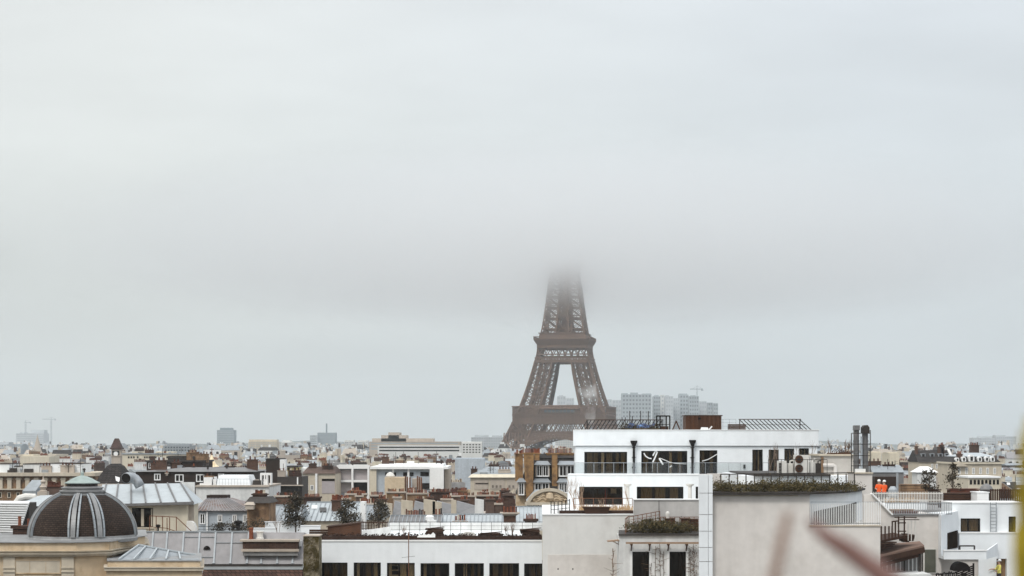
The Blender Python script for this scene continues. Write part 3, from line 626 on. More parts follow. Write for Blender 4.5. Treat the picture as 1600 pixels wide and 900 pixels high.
Y = 315; t = thing('apartment_house', 'dark flat roofed house behind the long dark brown house', 'house', (PX(270, Y), Y+5, 0))
m = MB(); z1 = body(m, 229, 722, 316, Y, 11); part('wall', m, 'darkwall', t)
m = MB(); x0, x1 = PX(229, Y), PX(316, Y); m.box(x0-.2, x1+.2, Y-.3, Y+11.2, z1, z1+.3); m.box(x0+3, x0+8, Y+3, Y+8, z1+.3, z1+1.0); part('roof', m, 'iron', t)
window(t, 232, 723, 237.5, 732, Y, .06, bars=1); clutter(t, 232, 312, 720.6, Y, 9, 2); occupy(229, 316, Y, 12, 733)
# white boxes on a stained cream block
Y = 236; t = thing('apartment_house', 'stained cream block topped by two white roof boxes', 'house', (PX(360, Y), Y+6, 0))
m = MB(); z1 = body(m, 306, 761, 420, Y, 12); part('wall', m, 'white_dirty', t)
m = MB(); m.box(PX(305.5, Y), PX(420.5, Y), Y-.25, Y+12.2, z1, z1+.22); part('cornice', m, 'greybeige', t)
m = MB(); m.box(PX(317, Y), PX(329.5, Y), Y+.6, Y+5, z1+.22, PZ(746, Y)); m.box(PX(331, Y), PX(336, Y), Y+.9, Y+4, z1+.22, PZ(749, Y)); part('roof_box', m, 'paintwhite', t)
m = MB(); x0, x1, _, zt = R(337, 743, 390, 743, Y); m.frust(x0, x1, Y+.7, Y+7, z1+.22, x0+.2, x1-.3, Y+1.2, Y+6, zt); part('roof_box', m, 'white', t)
m = MB()
for i in range(12): m.bar((x0+(x1-x0)*i/11, Y+.4, z1+.2), (x0+(x1-x0)*i/11, Y+.4, z1+1.0), .03)
m.bar((x0, Y+.4, z1+1.0), (x1, Y+.4, z1+1.0), .04); part('railing', m, 'steel', t)
m = MB()
for a, b in ((403, 411), (412.5, 421)): m.box(PX(a, Y), PX(a+2.5, Y), Y+2, Y+3, z1+.22, PZ(743, Y)); m.box(PX(b-2, Y), PX(b, Y), Y+2, Y+3, z1+.22, PZ(743, Y))
m.box(PX(403, Y), PX(421, Y), Y+2.02, Y+2.98, PZ(743, Y), PZ(739.5, Y)); part('chimney_frame', m, 'paintwhite', t)
clutter(t, 392, 418, 759.5, Y, 5, 3); clutter(t, 308, 335, 759.5, Y, 3, 4); occupy(305, 421, Y, 13, 776); LAND.append(('two white roof boxes', 360, 750, Y))
# dark block and white slab chimney
Y = 335; t = thing('apartment_house', 'windowless dark brown block beside a tall white slab', 'house', (PX(427, Y), Y+5, 0))
m = MB(); z1 = body(m, 415.5, 718, 437, Y, 9); part('wall', m, 'darkwall', t)
m = MB(); m.box(PX(414.8, Y), PX(437, Y)-.02, Y-.15, Y+9.15, z1, z1+.2); part('roof', m, 'iron', t); stack(t, 431.5, 715.5, 435, 718, Y+1, .5, 'black', 1, 2)
m = MB(); body(m, 437.3, 718, 446, Y-1, 2.2); part('chimney_slab', m, 'paintwhite', t); occupy(414, 447, Y-1, 11, 746); LAND.append(('tall white slab', 441, 725, Y))
Y = 352; t = thing('apartment_house', 'small ochre yellow block right of the tall white slab', 'house', (PX(456, Y), Y+4, 0))
m = MB(); z1 = body(m, 446.5, 730, 465.5, Y, 8); part('wall', m, surf('mustard_render', (.40, .33, .16), .85, .15, .4, 2), t)
m = MB(); m.box(PX(446, Y), PX(466, Y), Y-.2, Y+8.2, z1, z1+.25); part('roof', m, 'iron', t); window(t, 449, 731.5, 452.5, 734, Y, .04, 'frame', bars=0, fw=.04); window(t, 459, 731.5, 462.5, 734, Y, .04, 'frame', bars=0, fw=.04); occupy(446, 466, Y, 9, 743)
Y = 356; far_block('apartment_house', 'pale blank walled block beside the ochre yellow block', 'house', 468, 732, 493, Y, 9, 'white_dirty', 0, roofbox=[(.0,1,.2)]); LIM.append((468, 493, Y, 740))
Y = 300; t = thing('workshop', 'low dark grey roof box with louvred front', 'building', (PX(452, Y), Y+5, 0))
m = MB(); z1 = body(m, 433, 745, 472, Y, 9); part('wall', m, 'iron', t)
m = MB(); m.box(PX(464, Y), PX(466, Y), Y-.05, Y+.1, PZ(757, Y), PZ(745.5, Y)); part('downpipe', m, 'paintwhite', t)
m = MB(); m.box(PX(432, Y), PX(474, Y), Y-1.2, Y+.0, PZ(759, Y), PZ(757.6, Y)); part('ledge', m, 'greybeige', t); clutter(t, 434, 470, 745, Y, 6, 5); occupy(432, 474, Y-1, 10, 760)
Y = 322; t = thing('apartment_house', 'cream stained house with tall drainpipes beside the white grid building', 'house', (PX(500, Y), Y+6, 0))
m = MB(); z1 = body(m, 473, 740, 524, Y, 11); part('wall', m, 'stone_pale', t)
m = MB(); m.box(PX(503, Y), PX(523, Y), Y-.08, Y+.1, PZ(771, Y), PZ(752, Y)); part('panel', m, 'pinkgrey', t)
m = MB(); m.box(PX(503, Y), PX(523, Y), Y-.1, Y+.1, PZ(751.5, Y), PZ(748, Y)); part('window_band', m, 'darkpane', t)
m = MB(); m.box(PX(493, Y), PX(496, Y), Y-.5, Y-.02, 0, PZ(740, Y)); part('drainpipe', m, 'paintwhite', t)
m = MB(); m.frust(PX(472, Y), PX(525, Y), Y-.3, Y+11.3, z1, PX(478, Y), PX(520, Y), Y+3, Y+8, z1+1.1); part('roof', m, 'redroof', t)
stack(t, 505, 729, 515, 740, Y+5, 1, 'greybeige', 5, 4); clutter(t, 478, 520, 738, Y, 6, 6); [window(t, a, 758, a+5, 766, Y, .06, fw=.1) for a in (477, 485)]; occupy(472, 525, Y, 12, 775)
# modern white grid building
Y = 332; t = thing('office_building', 'modern white building with a square frame grid facade', 'office building', (PX(612, Y), Y+9, 0))
m = MB(); zr = PZ(727, Y); m.box(PX(527, Y), PX(580, Y), Y+1.2, Y+18, 0, zr-.6); m.box(PX(580, Y)+.01, PX(693, Y), Y+.6, Y+18, 0, PZ(733, Y)); part('wall', m, 'bluegrey', t)
m = MB()
for a, b in ((526, 529), (549, 552), (574, 577)): m.box(PX(a, Y), PX(b, Y), Y, Y+1.19, 0, zr)
for a, b in ((727, 731), (750.5, 753.5), (735, 733)): pass
for a, b in ((726, 732.5), (750, 753.5), (776, 779)):
    for c, d in ((529, 549), (552, 574)): m.box(PX(c, Y)+.002, PX(d, Y)-.002, Y+.03, Y+1.18, PZ(b, Y), PZ(a, Y))
part('frame_grid', m, 'paintwhite', t)
for a, b, mt in ((529.5, 548.5, 'pinkgrey'), (552.5, 573.5, 'pinkgrey')):
    m = MB(); m.box(PX(a, Y), PX(b, Y), Y+.9, Y+1.3, PZ(749.8, Y), PZ(734, Y)); part('infill_panel', m, mt, t)
m = MB(); m.box(PX(529.5, Y), PX(548.5, Y), Y+.9, Y+1.3, PZ(770, Y), PZ(754.5, Y)); part('infill_panel', m, 'pinkgrey', t)
m = MB(); m.box(PX(552.5, Y), PX(573.5, Y), Y+.9, Y+1.3, PZ(775, Y), PZ(754.5, Y)); part('infill_panel', m, 'darkpane', t)
m = MB(); m.box(PX(577.2, Y), PX(588, Y), Y+.02, Y+.62, 0, PZ(733, Y)-.01); part('wall_slab', m, 'cream', t)
m = MB(); m.box(PX(671.5, Y), PX(693.4, Y), Y-.5, Y+.58, PZ(764, Y), PZ(731, Y)); part('wall_slab', m, 'paintwhite', t)
m = MB(); m.box(PX(636.6, Y), PX(639.6, Y), Y+.1, Y+.58, PZ(765, Y), PZ(733, Y)); part('pilaster', m, 'paintwhite', t)
m = MB(); m.box(PX(578, Y), PX(700, Y), Y-.3, Y+18.3, PZ(733, Y), PZ(729, Y)); m.box(PX(590, Y), PX(692, Y), Y+2, Y+16, PZ(729, Y), PZ(725.5, Y)); part('roof', m, 'paintwhite', t)
for a, b, c, d in ((602, 738, 619, 743.6), (630, 738, 636, 743.6), (640.3, 738, 646, 743.6), (657, 737.5, 670, 743.6)): window(t, a, b, c, d, Y+.6, .08, 'frame', bars=2, fw=.1)
m = MB(); m.box(PX(655, Y), PX(671, Y), Y+.4, Y+.7, PZ(764, Y), PZ(755, Y)); part('opening', m, 'darkpane', t)
m = MB(); m.box(PX(694, Y), PX(702, Y), Y+1.5, Y+12, 0, PZ(733, Y)-.02); part('side_wing', m, 'greybeige', t)
clutter(t, 530, 574, 727, Y+1, 7, 7, 10); clutter(t, 592, 690, 725.6, Y+3, 12, 8, 8); occupy(525, 703, Y-.5, 19, 768); LAND.append(('white grid building', 610, 735, Y))
Y = 318; t = thing('plant_room', 'yellow cream rooftop cube among pipes before the white grid building', 'building', (PX(616, Y), Y+3, 0))
m = MB(); z1 = body(m, 601, 746, 632, Y, 6); part('wall', m, 'stone', t)
for i, a in enumerate((633, 636, 640, 652, 655, 658)):
    m = MB(); m.tube([(PX(a, Y), Y+1, 0), (PX(a, Y), Y+1, PZ(744+(i % 3), Y))], .14); part('pipe', m, 'rust', t)
m = MB(); m.box(PX(643, Y), PX(656, Y), Y+2, Y+5, 0, PZ(748, Y)); part('tank_housing', m, 'greybeige', t)
m = MB(); m.lathe((PX(609, Y), Y+1.2, z1), [(.7, 0), (.8, .25), (.5, .7), (.1, .9)], 10); m.bar((PX(613, Y), Y+2, z1), (PX(613, Y), Y+2, z1+1.6), .1); part('vent_cowl', m, 'plastic', t); occupy(600, 660, Y, 7, 764)
Y = 390; far_block('shed', 'blue grey corrugated metal shed right of the white grid building', 'shed', 711, 717, 757, Y, 12, 'bluegrey', 0, roofbox=[(.0,1,.15)]); LIM.append((711, 757, Y, 742))
# curved cream building with wall panels
Y = 322; t = thing('assembly_hall', 'cream hall with tall wall panels and blue grey rolled roof', 'hall', (PX(772, Y), Y+8, 0))
m = MB(); z1 = body(m, 735, 746, 811, Y, 14); part('wall', m, 'stone_pale', t)
m = MB(); x0, x1 = PX(734, Y), PX(812, Y); m.frust(x0-.3, x1+.3, Y-.5, Y+14.5, z1, x0+.3, x1-.3, Y+.8, Y+13.5, z1+.55); part('cornice', m, 'cream', t)
m = MB(); m.frust(x0+.3, x1-.3, Y+.9, Y+13.4, z1+.55, x0+3, x1-1, Y+4.5, Y+10, z1+1.7); part('roof', m, 'zinc', t)
for a, b in ((741, 763), (766, 789), (792, 810)):
    m = MB(); m.box(PX(a, Y), PX(b, Y), Y-.1, Y+.1, PZ(765, Y), PZ(749, Y)); part('wall_panel', m, 'greybeige', t)
m = MB(); m.box(PX(743, Y), PX(763, Y), Y-.2, Y-.1, PZ(756, Y), PZ(754.5, Y)); part('ledge', m, 'darkwall', t); clutter(t, 740, 806, 744, Y, 7, 9); [window(t, a, 757.5, a+4, 763, Y-.1, .05, 'greybeige', fw=.08) for a in (768, 774, 780, 794, 800)]; occupy(734, 812, Y, 15, 765); LAND.append(('cream hall', 772, 748, Y))
Y = 345; t = thing('apartment_house', 'dark roofed house with two white rooflights', 'house', (PX(785, Y), Y+5, 0))
m = MB(); z1 = body(m, 762, 739, 806, Y, 9); part('wall', m, 'darkwall', t)
m = MB(); x0, x1 = PX(761, Y), PX(807, Y); m.frust(x0, x1, Y-.2, Y+9.2, z1, x0+.8, x1-.8, Y+3, Y+8, z1+1.2); part('roof', m, 'slate', t)
for a in (772, 790):
    m = MB(); c = PX(a+4.5, Y); m.frust(c-.65, c+.65, Y+.75, Y+2.2, z1+.4, c-.5, c+.4, Y+1.3, Y+2.3, z1+.95); part('rooflight', m, 'paintwhite', t)
clutter(t, 764, 804, 738, Y, 5, 12); occupy(761, 807, Y, 10, 741)
# cream stone building at left with blank white attic walls
Y = 300; t = thing('civic_building', 'long cream stone building with pilasters and blank white attic', 'building', (PX(62, Y), Y+8, 0))
m = MB(); zc = PZ(744, Y); m.box(PX(-30, Y), PX(148, Y), Y+.5, Y+15, 0, zc); part('wall', m, 'tanbrown', t)
m = MB(); m.box(PX(-31, Y), PX(149, Y), Y-.4, Y+15.3, zc, zc+.55); m.box(PX(-31, Y), PX(149, Y), Y-.1, Y+.49, PZ(765.5, Y), PZ(763.5, Y)); part('cornice', m, 'stone_pale', t)
for i, a in enumerate(range(-20, 146, 14)):
    m = MB(); m.box(PX(a+3, Y), PX(a+9.5, Y), Y+.1, Y+.6, PZ(763.4, Y), zc-.25); m.box(PX(a+2, Y), PX(a+10.5, Y), Y+.05, Y+.6, PZ(749.5, Y), PZ(747.8, Y)); part('pilaster', m, 'stone_pale', t)
for i, a in enumerate(range(-20, 146, 14)): window(t, a+3.5, 769, a+9, 778, Y+.5, .08, 'stone_pale', bars=0, fw=.12)
for a, b, y in ((-20, 9.5, 725.5), (31, 57, 725.5), (58, 71, 729), (72, 97.5, 724.5), (98, 123, 725), (17, 30, 729)):
    m = MB(); m.box(PX(a, Y), PX(b, Y), Y+2, Y+8+(a % 5)*.3, zc+.55, PZ(y, Y)); part('attic_wall', m, 'white_dirty' if a % 2 else 'white', t)
    m = MB(); m.box(PX(a-.4, Y), PX(b, Y)+.05, Y+1.9, Y+8.9, PZ(y, Y), PZ(y-1, Y)); part('coping', m, 'darkwall', t)
clutter(t, 4, 146, 740, Y, 14, 11, 1.6); occupy(-31, 150, Y-.5, 16, 764); LAND.append(('blank white attic walls', 62, 733, Y))
# dark hipped pavilion roof
Y = 232; cx = PX(170, Y); t = thing('apartment_house', 'steep dark brown hipped roof with one small rooflight', 'house', (cx, Y+4, 0))
m = MB(); w_ = LEN(22, Y); z0 = PZ(756, Y); m.box(cx-w_, cx+w_, Y+.1, Y+7.9, 0, z0); part('wall', m, 'greybeige', t)
m = MB()
for (a, p, b, q) in ((23, 756, 17, 742), (17, 742, 10, 729), (10, 729, 5.5, 725)):
    h0, h1 = LEN(a, Y), LEN(b, Y); k0, k1 = h0*2, h1*2; m.frust(cx-h0, cx+h0, Y+4-k0, Y+4+k0, PZ(p, Y), cx-h1, cx+h1, Y+4-k1, Y+4+k1, PZ(q, Y))
part('roof', m, 'slate', t)
m = MB(); c = PX(181, Y); zc = PZ(750, Y); m.extr([(c-.28, Y+.95, zc+.45), (c+.28, Y+.95, zc+.28), (c+.34, Y+.55, zc-.3), (c-.1, Y+.55, zc-.1)], (0, .14, 0)); part('rooflight', m, 'paintwhite', t); occupy(147, 193, Y, 9, 757); LAND.append(('steep dark hipped roof', 170, 738, Y))
# tan chimney house with dormers
Y = 225; t = thing('apartment_house', 'dark mansard house with tall ochre chimney walls and white dormers', 'house', (PX(855, Y), Y+6, 0))
m = MB(); m.box(PX(806, Y), PX(905, Y), Y+.3, Y+11, 0, PZ(772, Y)); part('wall', m, 'stone', t)
m = MB(); zt = PZ(716, Y); zb = PZ(772, Y); m.frust(PX(806, Y), PX(905, Y), Y+.2, Y+11.2, zb, PX(830, Y), PX(905, Y), Y+3.4, Y+9, zt); m.frust(PX(829, Y), PX(905, Y), Y+3.2, Y+9.2, zt, PX(838, Y), PX(905, Y), Y+6, Y+7.5, zt+.5); part('roof', m, 'slate', t)
def slab(a, b, p, q, yy, d=1.3, lean=0):
    m = MB(); x0, x1 = PX(a, yy), PX(b, yy); m.frust(x0+lean, x1-abs(lean)*.3, yy, yy+d, PZ(q, yy), x0, x1, yy, yy+d, PZ(p, yy)); m.box(x0-.12, x1+.12, yy-.1, yy+d+.1, PZ(p, yy), PZ(p-1.6, yy)); return part('chimney_wall', m, 'tan', t)
c1 = slab(805, 817, 710, 752, Y+1.5); c2 = slab(818, 834, 709, 790, Y-.3, 1.4, LEN(5, Y)); c3 = slab(835, 843, 709.5, 720, Y+3.2); c4 = slab(862.5, 871, 709.5, 760, Y+.9); c5 = slab(854, 896, 709.2, 713, Y+5)
pot_row(c1, PX(807, Y), PX(816, Y), Y+2.1, PZ(708.4, Y+1.5), 4, .4, .15); pot_row(c2, PX(816, Y), PX(834, Y), Y+.4, PZ(707.4, Y-.3), 9, .58, .13); pot_row(c3, PX(835, Y), PX(844, Y), Y+3.8, PZ(707.9, Y+3.2), 4, .55, .13); pot_row(c4, PX(857, Y), PX(872, Y), Y+1.5, PZ(707.9, Y+.9), 8, .6, .13); pot_row(c5, PX(873, Y), PX(897, Y), Y+5.6, PZ(707.6, Y+5), 11, .55, .13)
for a, b, p, q, yy in ((838, 857.5, 727, 743, Y+1.2), (873.5, 898, 727, 743, Y+1.2), (835, 858, 754.5, 769, Y), (873, 889, 754.5, 769, Y), (810, 819, 754, 772, Y-.5)):
    m = MB(); x0, x1, z0, z1 = R(a, p, b, q, yy); m.box(x0-.1, x1+.1, yy, yy+3, z0-.15, z1+.06); o = part('dormer', m, 'greybeige', t)
    m = MB(); m.frust(x0-.25, x1+.25, yy-.35, yy+3, z1+.06, x0+.1, x1-.1, yy+.9, yy+3.2, z1+.5); part('dormer_roof', m, 'zinc', o)
    f = MB(); n = 2 if b-a > 12 else 1
    for i in range(n):
        u0, u1 = x0+(x1-x0)*i/n+.05, x0+(x1-x0)*(i+1)/n-.05
        for c in (u0, (u0+u1)/2-.03, u1-.06): f.box(c, c+.06, yy-.07, yy-.002, z0, z1)
        f.box(u0+.06, u1-.06, yy-.065, yy-.002, z1-.07, z1); f.box(u0-.03, u1+.03, yy-.15, yy-.002, z0-.14, z0)
    part('window_frame', f, 'paintwhite', o); f = MB(); f.box(x0+.08, x1-.08, yy-.03, yy-.001, z0+.02, z1-.1); part('pane', f, 'darkpane', o)
m = MB(); m.lathe((PX(856, Y+5), Y+5, PZ(709, Y+5)), [(.05, 0), (.06, .4), (.27, .55), (.32, .85), (.2, 1.1), (.04, 1.2)], 10); part('vent_ball', m, 'steel', t)
occupy(804, 907, Y-.5, 13); LIM.append((806, 905, Y-.6, 782)); LAND.append(('ochre chimney walls', 850, 740, Y))
# ornate curved pediment
Y = 205; t = thing('apartment_house', 'cream stone house with a carved segmental pediment', 'house', (PX(860, Y), Y+5, 0))
cx = PX(859, Y); zb = PZ(785, Y); hw = LEN(36, Y); rise = LEN(22, Y); m = MB(); m.box(cx-hw, cx+hw, Y+.3, Y+9, 0, zb); part('wall', m, 'stone_pale', t)
def seg(hw, rise, n=18): return [(cx+hw*(-1+2*i/n), rise*math.sqrt(max(0, 1-(-1+2*i/n)**2*.93))-rise*math.sqrt(.07)) for i in range(n+1)]
o_ = seg(hw, rise*1.35); i_ = seg(hw-.35, rise*1.35-.42)
m = MB(); m.extr([(x, Y+.25, zb+z) for x, z in o_], (0, 1.2, 0)); part('tympanum', m, 'stone', t)
m = MB()
for (a, b), (c, d), (e2, f2), (g2, h2) in zip(o_, o_[1:], i_[1:], i_): m.extr([(a, Y-.15, zb+b+.02), (c, Y-.15, zb+d+.02), (e2, Y-.15, zb+f2), (g2, Y-.15, zb+h2)], (0, .42, 0))
m.box(cx-hw-.2, cx+hw+.2, Y-.2, Y+.24, zb-.3, zb); part('moulding', m, 'stone_pale', t)
m = MB(); rr = random.Random(4); m.lathe((cx, Y+.2, zb+.15), [(.25, 0), (.5, .3), (.42, .8), (.15, 1.0)], 9)
for s in (-1, 1):
    for k in range(3):
        pts = [(cx+s*(.4+.62*u+k*.12), Y+.16, zb+.25+.26*k+.25*math.sin(u*2.6+k)*(1-.25*u)) for u in (0, .4, .8, 1.2, 1.6)]; m.tube(pts, [.13, .12, .1, .09, .05], 6)
    m.lathe((cx+s*1.75, Y+.2, zb+.1), [(.12, 0), (.22, .15), (.1, .32)], 8)
part('carving', m, 'stone', t)
for i in range(8): window(t, 832+i*7, 787.5, 836.5+i*7, 797, Y+.3, .08, bars=0)
m = MB(); m.frust(cx-hw, cx+hw, Y+1.5, Y+9, zb+.02, cx-hw+1, cx+hw-1, Y+3, Y+8, zb+1.2); part('roof', m, 'zinc', t); occupy(822, 897, Y, 9, 792); LAND.append(('carved pediment', 859, 775, Y))
# right side: slate roofed house, mansard with round dormers, arcade
Y = 440; t = thing('apartment_house', 'big dark slate gable roof with a white end wall', 'house', (PX(1463, Y), Y+6, 0))
x0, x1 = PX(1436, Y), PX(1489, Y); ze, zr = PZ(722, Y), PZ(703.5, Y); m = MB(); m.box(x0, x1, Y+.4, Y+12, 0, ze); part('wall', m, 'stone_pale', t)
m = MB(); m.extr([(x0-.2, Y, ze), (x0-.2, Y+12.4, ze), (x0-.2, Y+6.2, zr)], (x1-x0+.2, 0, 0)); part('roof', m, 'slate', t)
m = MB(); m.extr([(x1+.02, Y-.3, ze-.5), (x1+.02, Y+12.6, ze-.5), (x1+.02, Y+6.2, zr+.35)], (.6, 0, 0)); m.box(x1+.02, x1+.6, Y-.3, Y+12.4, 0, ze-.5); part('gable_wall', m, 'white_dirty', t)
for a in (1447, 1461, 1474, 1484):
    c = PX(a, Y); zc = PZ(712, Y); m = MB(); yy = Y+6.2*(zc-ze)/(zr-ze); m.box(c-.5, c+.5, yy-.45, yy+1.6, zc-.55, zc+.5); o = part('dormer', m, 'zinc', t); m = MB(); m.box(c-.3, c+.3, yy-.5, yy-.44, zc-.4, zc+.38); part('pane', m, 'darkpane', o)
for a, b, p in ((1430.5, 1434.5, 697), (1466, 1476, 698), (1470, 1475, 695)): stack(t, a, p, b, 714, Y+4, 1, 'brick', 3, 4)
for a in (1455, 1462, 1470, 1478): window(t, a, 725, a+3, 732, Y+.4, .07, fw=.1)
occupy(1434, 1493, Y, 13, 733); LAND.append(('big dark slate roof', 1463, 712, Y))
Y = 385; t = thing('mansion', 'cream stone mansion with dark mansard and white round headed dormers', 'mansion', (PX(1526, Y), Y+7, 0))
x0, x1 = PX(1490, Y), PX(1566, Y); ze = PZ(725, Y); zr = PZ(713.5, Y); m = MB(); m.box(x0, x1, Y+.5, Y+14, 0, ze); part('wall', m, 'stone_pale', t)
m = MB(); m.box(x0-.3, x1+.3, Y+.1, Y+14.3, ze, ze+.35); part('cornice', m, 'cream', t)
m = MB(); m.frust(x0+.1, x1-.1, Y+.5, Y+13.9, ze+.35, x0+1.2, x1-1.2, Y+2.1, Y+12.3, zr); part('mansard', m, 'slate', t)
m = MB(); m.frust(x0+1, x1-1, Y+1.9, Y+12.5, zr, x0+4, x1-3, Y+5.5, Y+8.5, zr+.75); part('roof', m, 'zinc_light', t)
for a, s in ((1497, .8), (1507, 1), (1519, 1.35), (1532, 1), (1543, 1), (1552, 1)):
    c = PX(a, Y); w_ = .42*s; h_ = 1.0*s; z0 = ze+.5; m = MB(); poly = [(c-w_, Y+.42, z0), (c+w_, Y+.42, z0)]+[(c+w_*math.cos(q*math.pi/6), Y+.42, z0+h_*.6+w_*math.sin(q*math.pi/6)) for q in range(7)]
    m.extr(poly, (0, 1.6, 0)); o = part('dormer', m, 'paintwhite', t); m = MB(); m.box(c-w_*.45, c+w_*.45, Y+.36, Y+.44, z0+.15, z0+h_*.75); part('pane', m, 'darkpane', o)
m = MB(); c = PX(1498, Y); m.extr([(c-1.6, Y-.4, ze-.5), (c+1.9, Y-.4, ze-.5), (c+.1, Y-.4, ze+.55)], (0, .9, 0)); part('pediment', m, 'stone_pale', t)
for a in range(1497, 1563, 11): window(t, a, 731, a+4, 741, Y+.5, .08, 'paintwhite', fw=.12)
m = MB(); m.box(x0-.1, x1+.1, Y+.25, Y+.5, PZ(745, Y), PZ(743.6, Y)); part('string_course', m, 'cream', t)
stack(t, 1496, 709, 1504, 722, Y+1.8, 1.2, 'brick', 4, 4); stack(t, 1516, 695, 1530, 712, Y+9, 1, 'brick_dark', 5, 4); occupy(1488, 1568, Y, 15, 745); LAND.append(('cream mansion', 1526, 728, Y))
Y = 262; t = thing('arcade', 'low cream building with a row of dark arched openings', 'building', (PX(1535, Y), Y+4, 0))
m = MB(); z1 = body(m, 1513, 747, 1562, Y, 7); part('wall', m, 'cream', t); m = MB(); m.box(PX(1512, Y), PX(1563, Y), Y-.25, Y+7.2, z1, z1+.25); part('coping', m, 'paintwhite', t)
for a in range(1517, 1560, 6):
    c = PX(a, Y); z0 = PZ(757, Y); m = MB(); m.extr([(c-.17, Y-.04, z0), (c+.17, Y-.04, z0)]+[(c+.17*math.cos(q*math.pi/5), Y-.04, z0+.5+.17*math.sin(q*math.pi/5)) for q in range(6)], (0, .2, 0)); part('arch_opening', m, 'darkpane', t)
occupy(1512, 1563, Y, 8, 757); LAND.append(('dark arched openings', 1535, 750, Y))
Y = 300; t = thing('marquee', 'white tent shaped roof among chimneys at right', 'tent', (PX(1447, Y), Y+3, 0))
m = MB(); cx = PX(1447, Y); m.box(cx-1.4, cx+1.6, Y, Y+4, 0, PZ(738, Y)); part('wall', m, 'white_dirty', t); m = MB(); m.frust(cx-1.7, cx+1.9, Y-.3, Y+4.3, PZ(738, Y), cx-.5, cx+.7, Y+1.5, Y+2.5, PZ(729, Y)); part('canopy', m, 'paintwhite', t); occupy(1432, 1463, Y, 5, 744)
Y = 285; t = thing('workshop', 'low grey rolled metal roof just right of the twin flues', 'building', (PX(1385, Y), Y+5, 0))
m = MB(); z1 = body(m, 1364, 738, 1412, Y, 9); part('wall', m, 'zinc_dark', t)
m = MB(); x0, x1 = PX(1363, Y), PX(1413, Y); n = 7; m.extr([(x0, Y-.2+9.4*i/n, z1+1.1*math.sin(math.pi*i/n)) for i in range(n+1)], (x1-x0, 0, 0)); part('roof', m, 'zinc', t); clutter(t, 1366, 1410, 736, Y, 5, 13); occupy(1363, 1414, Y, 10, 746)
for a, b, p, Y, lab in ((1363, 1377, 707, 430, 'blank cream wall block right of the twin flues'), (1390, 1405, 708, 415, 'second blank cream block right of the twin flues')):
    far_block('apartment_house', lab, 'house', a, p, b, Y, 9, 'cream', 0, roofbox=[(.0,1,.2)]); LIM.append((a, b, Y, 717))
# ---------------------------------------------------------------- helpers for the near buildings
def big_window(parent, px0, py0, px1, py1, Y, mull=(.5,), curt=(), rec=.22, deep=2.0, room='room', fw=.07, rail=None):
    """dark framed window set back in an opening of the wall at Y: frame > pane, room, curtains"""
    x0, x1, z0, z1 = R(px0, py0, px1, py1, Y); y = Y+rec; f = MB()
    f.box(x0, x0+fw, y, y+.08, z0, z1); f.box(x1-fw, x1, y, y+.08, z0, z1); f.box(x0+fw, x1-fw, y, y+.08, z1-fw, z1); f.box(x0+fw, x1-fw, y, y+.08, z0, z0+fw)
    for q in mull: c = x0+(x1-x0)*q; f.box(c-.045, c+.045, y+.002, y+.078, z0+fw, z1-fw)
    if rail: c = z0+(z1-z0)*rail; f.box(x0+fw, x1-fw, y+.012, y+.07, c-.03, c+.03)
    o = part('window', f, 'frame', parent)
    p = MB(); p.box(x0+fw*.5, x1-fw*.5, y+.03, y+.045, z0+fw*.5, z1-fw*.5); part('pane', p, 'pane', o)
    r = MB(); a, b = y+.1, Y+deep
    r.box(x0-.02, x1+.02, b, b+.1, z0-.02, z1+.02); r.box(x0-.12, x0-.02, a, b+.1, z0-.02, z1+.02); r.box(x1+.02, x1+.12, a, b+.1, z0-.02, z1+.02); r.box(x0-.12, x1+.12, a, b+.1, z0-.12, z0-.021); r.box(x0-.12, x1+.12, a, b+.1, z1+.021, z1+.12)
    part('room', r, room, o)
    for q0, q1, mt in curt:
        c = MB(); n = max(3, int((q1-q0)*(x1-x0)/.12)); ca, cb = x0+(x1-x0)*q0, x0+(x1-x0)*q1
        pts = [(ca+(cb-ca)*i/n, y+.35+(.05 if i % 2 else 0)) for i in range(n+1)]
        vs = [(a_, b_, z) for z in (z0+.03, z1-.04) for a_, b_ in pts]+[(a_, b_+.02, z) for z in (z0+.03, z1-.04) for a_, b_ in pts]; k = n+1
        fs = [(i, i+1, k+i+1, k+i) for i in range(n)]+[(2*k+i+1, 2*k+i, 3*k+i, 3*k+i+1) for i in range(n)]; c.add(vs, fs); part('curtain', c, mt, o)
    return o
def rail_line(parent, p, q, h, n, post=.04, top=.05, mat='iron', mid=(), name='railing', infill=0):
    """a balustrade from p to q (points at its foot), h high with n posts"""
    p, q = Vector(p), Vector(q); m = MB(); up = Vector((0, 0, h))
    m.bar(p+up, q+up, top)
    for f in mid: m.bar(p+up*f, q+up*f, top*.6)
    for i in range(n+1): a = p.lerp(q, i/n); m.bar(a, a+up*.985, post)
    return part(name, m, mat, parent)
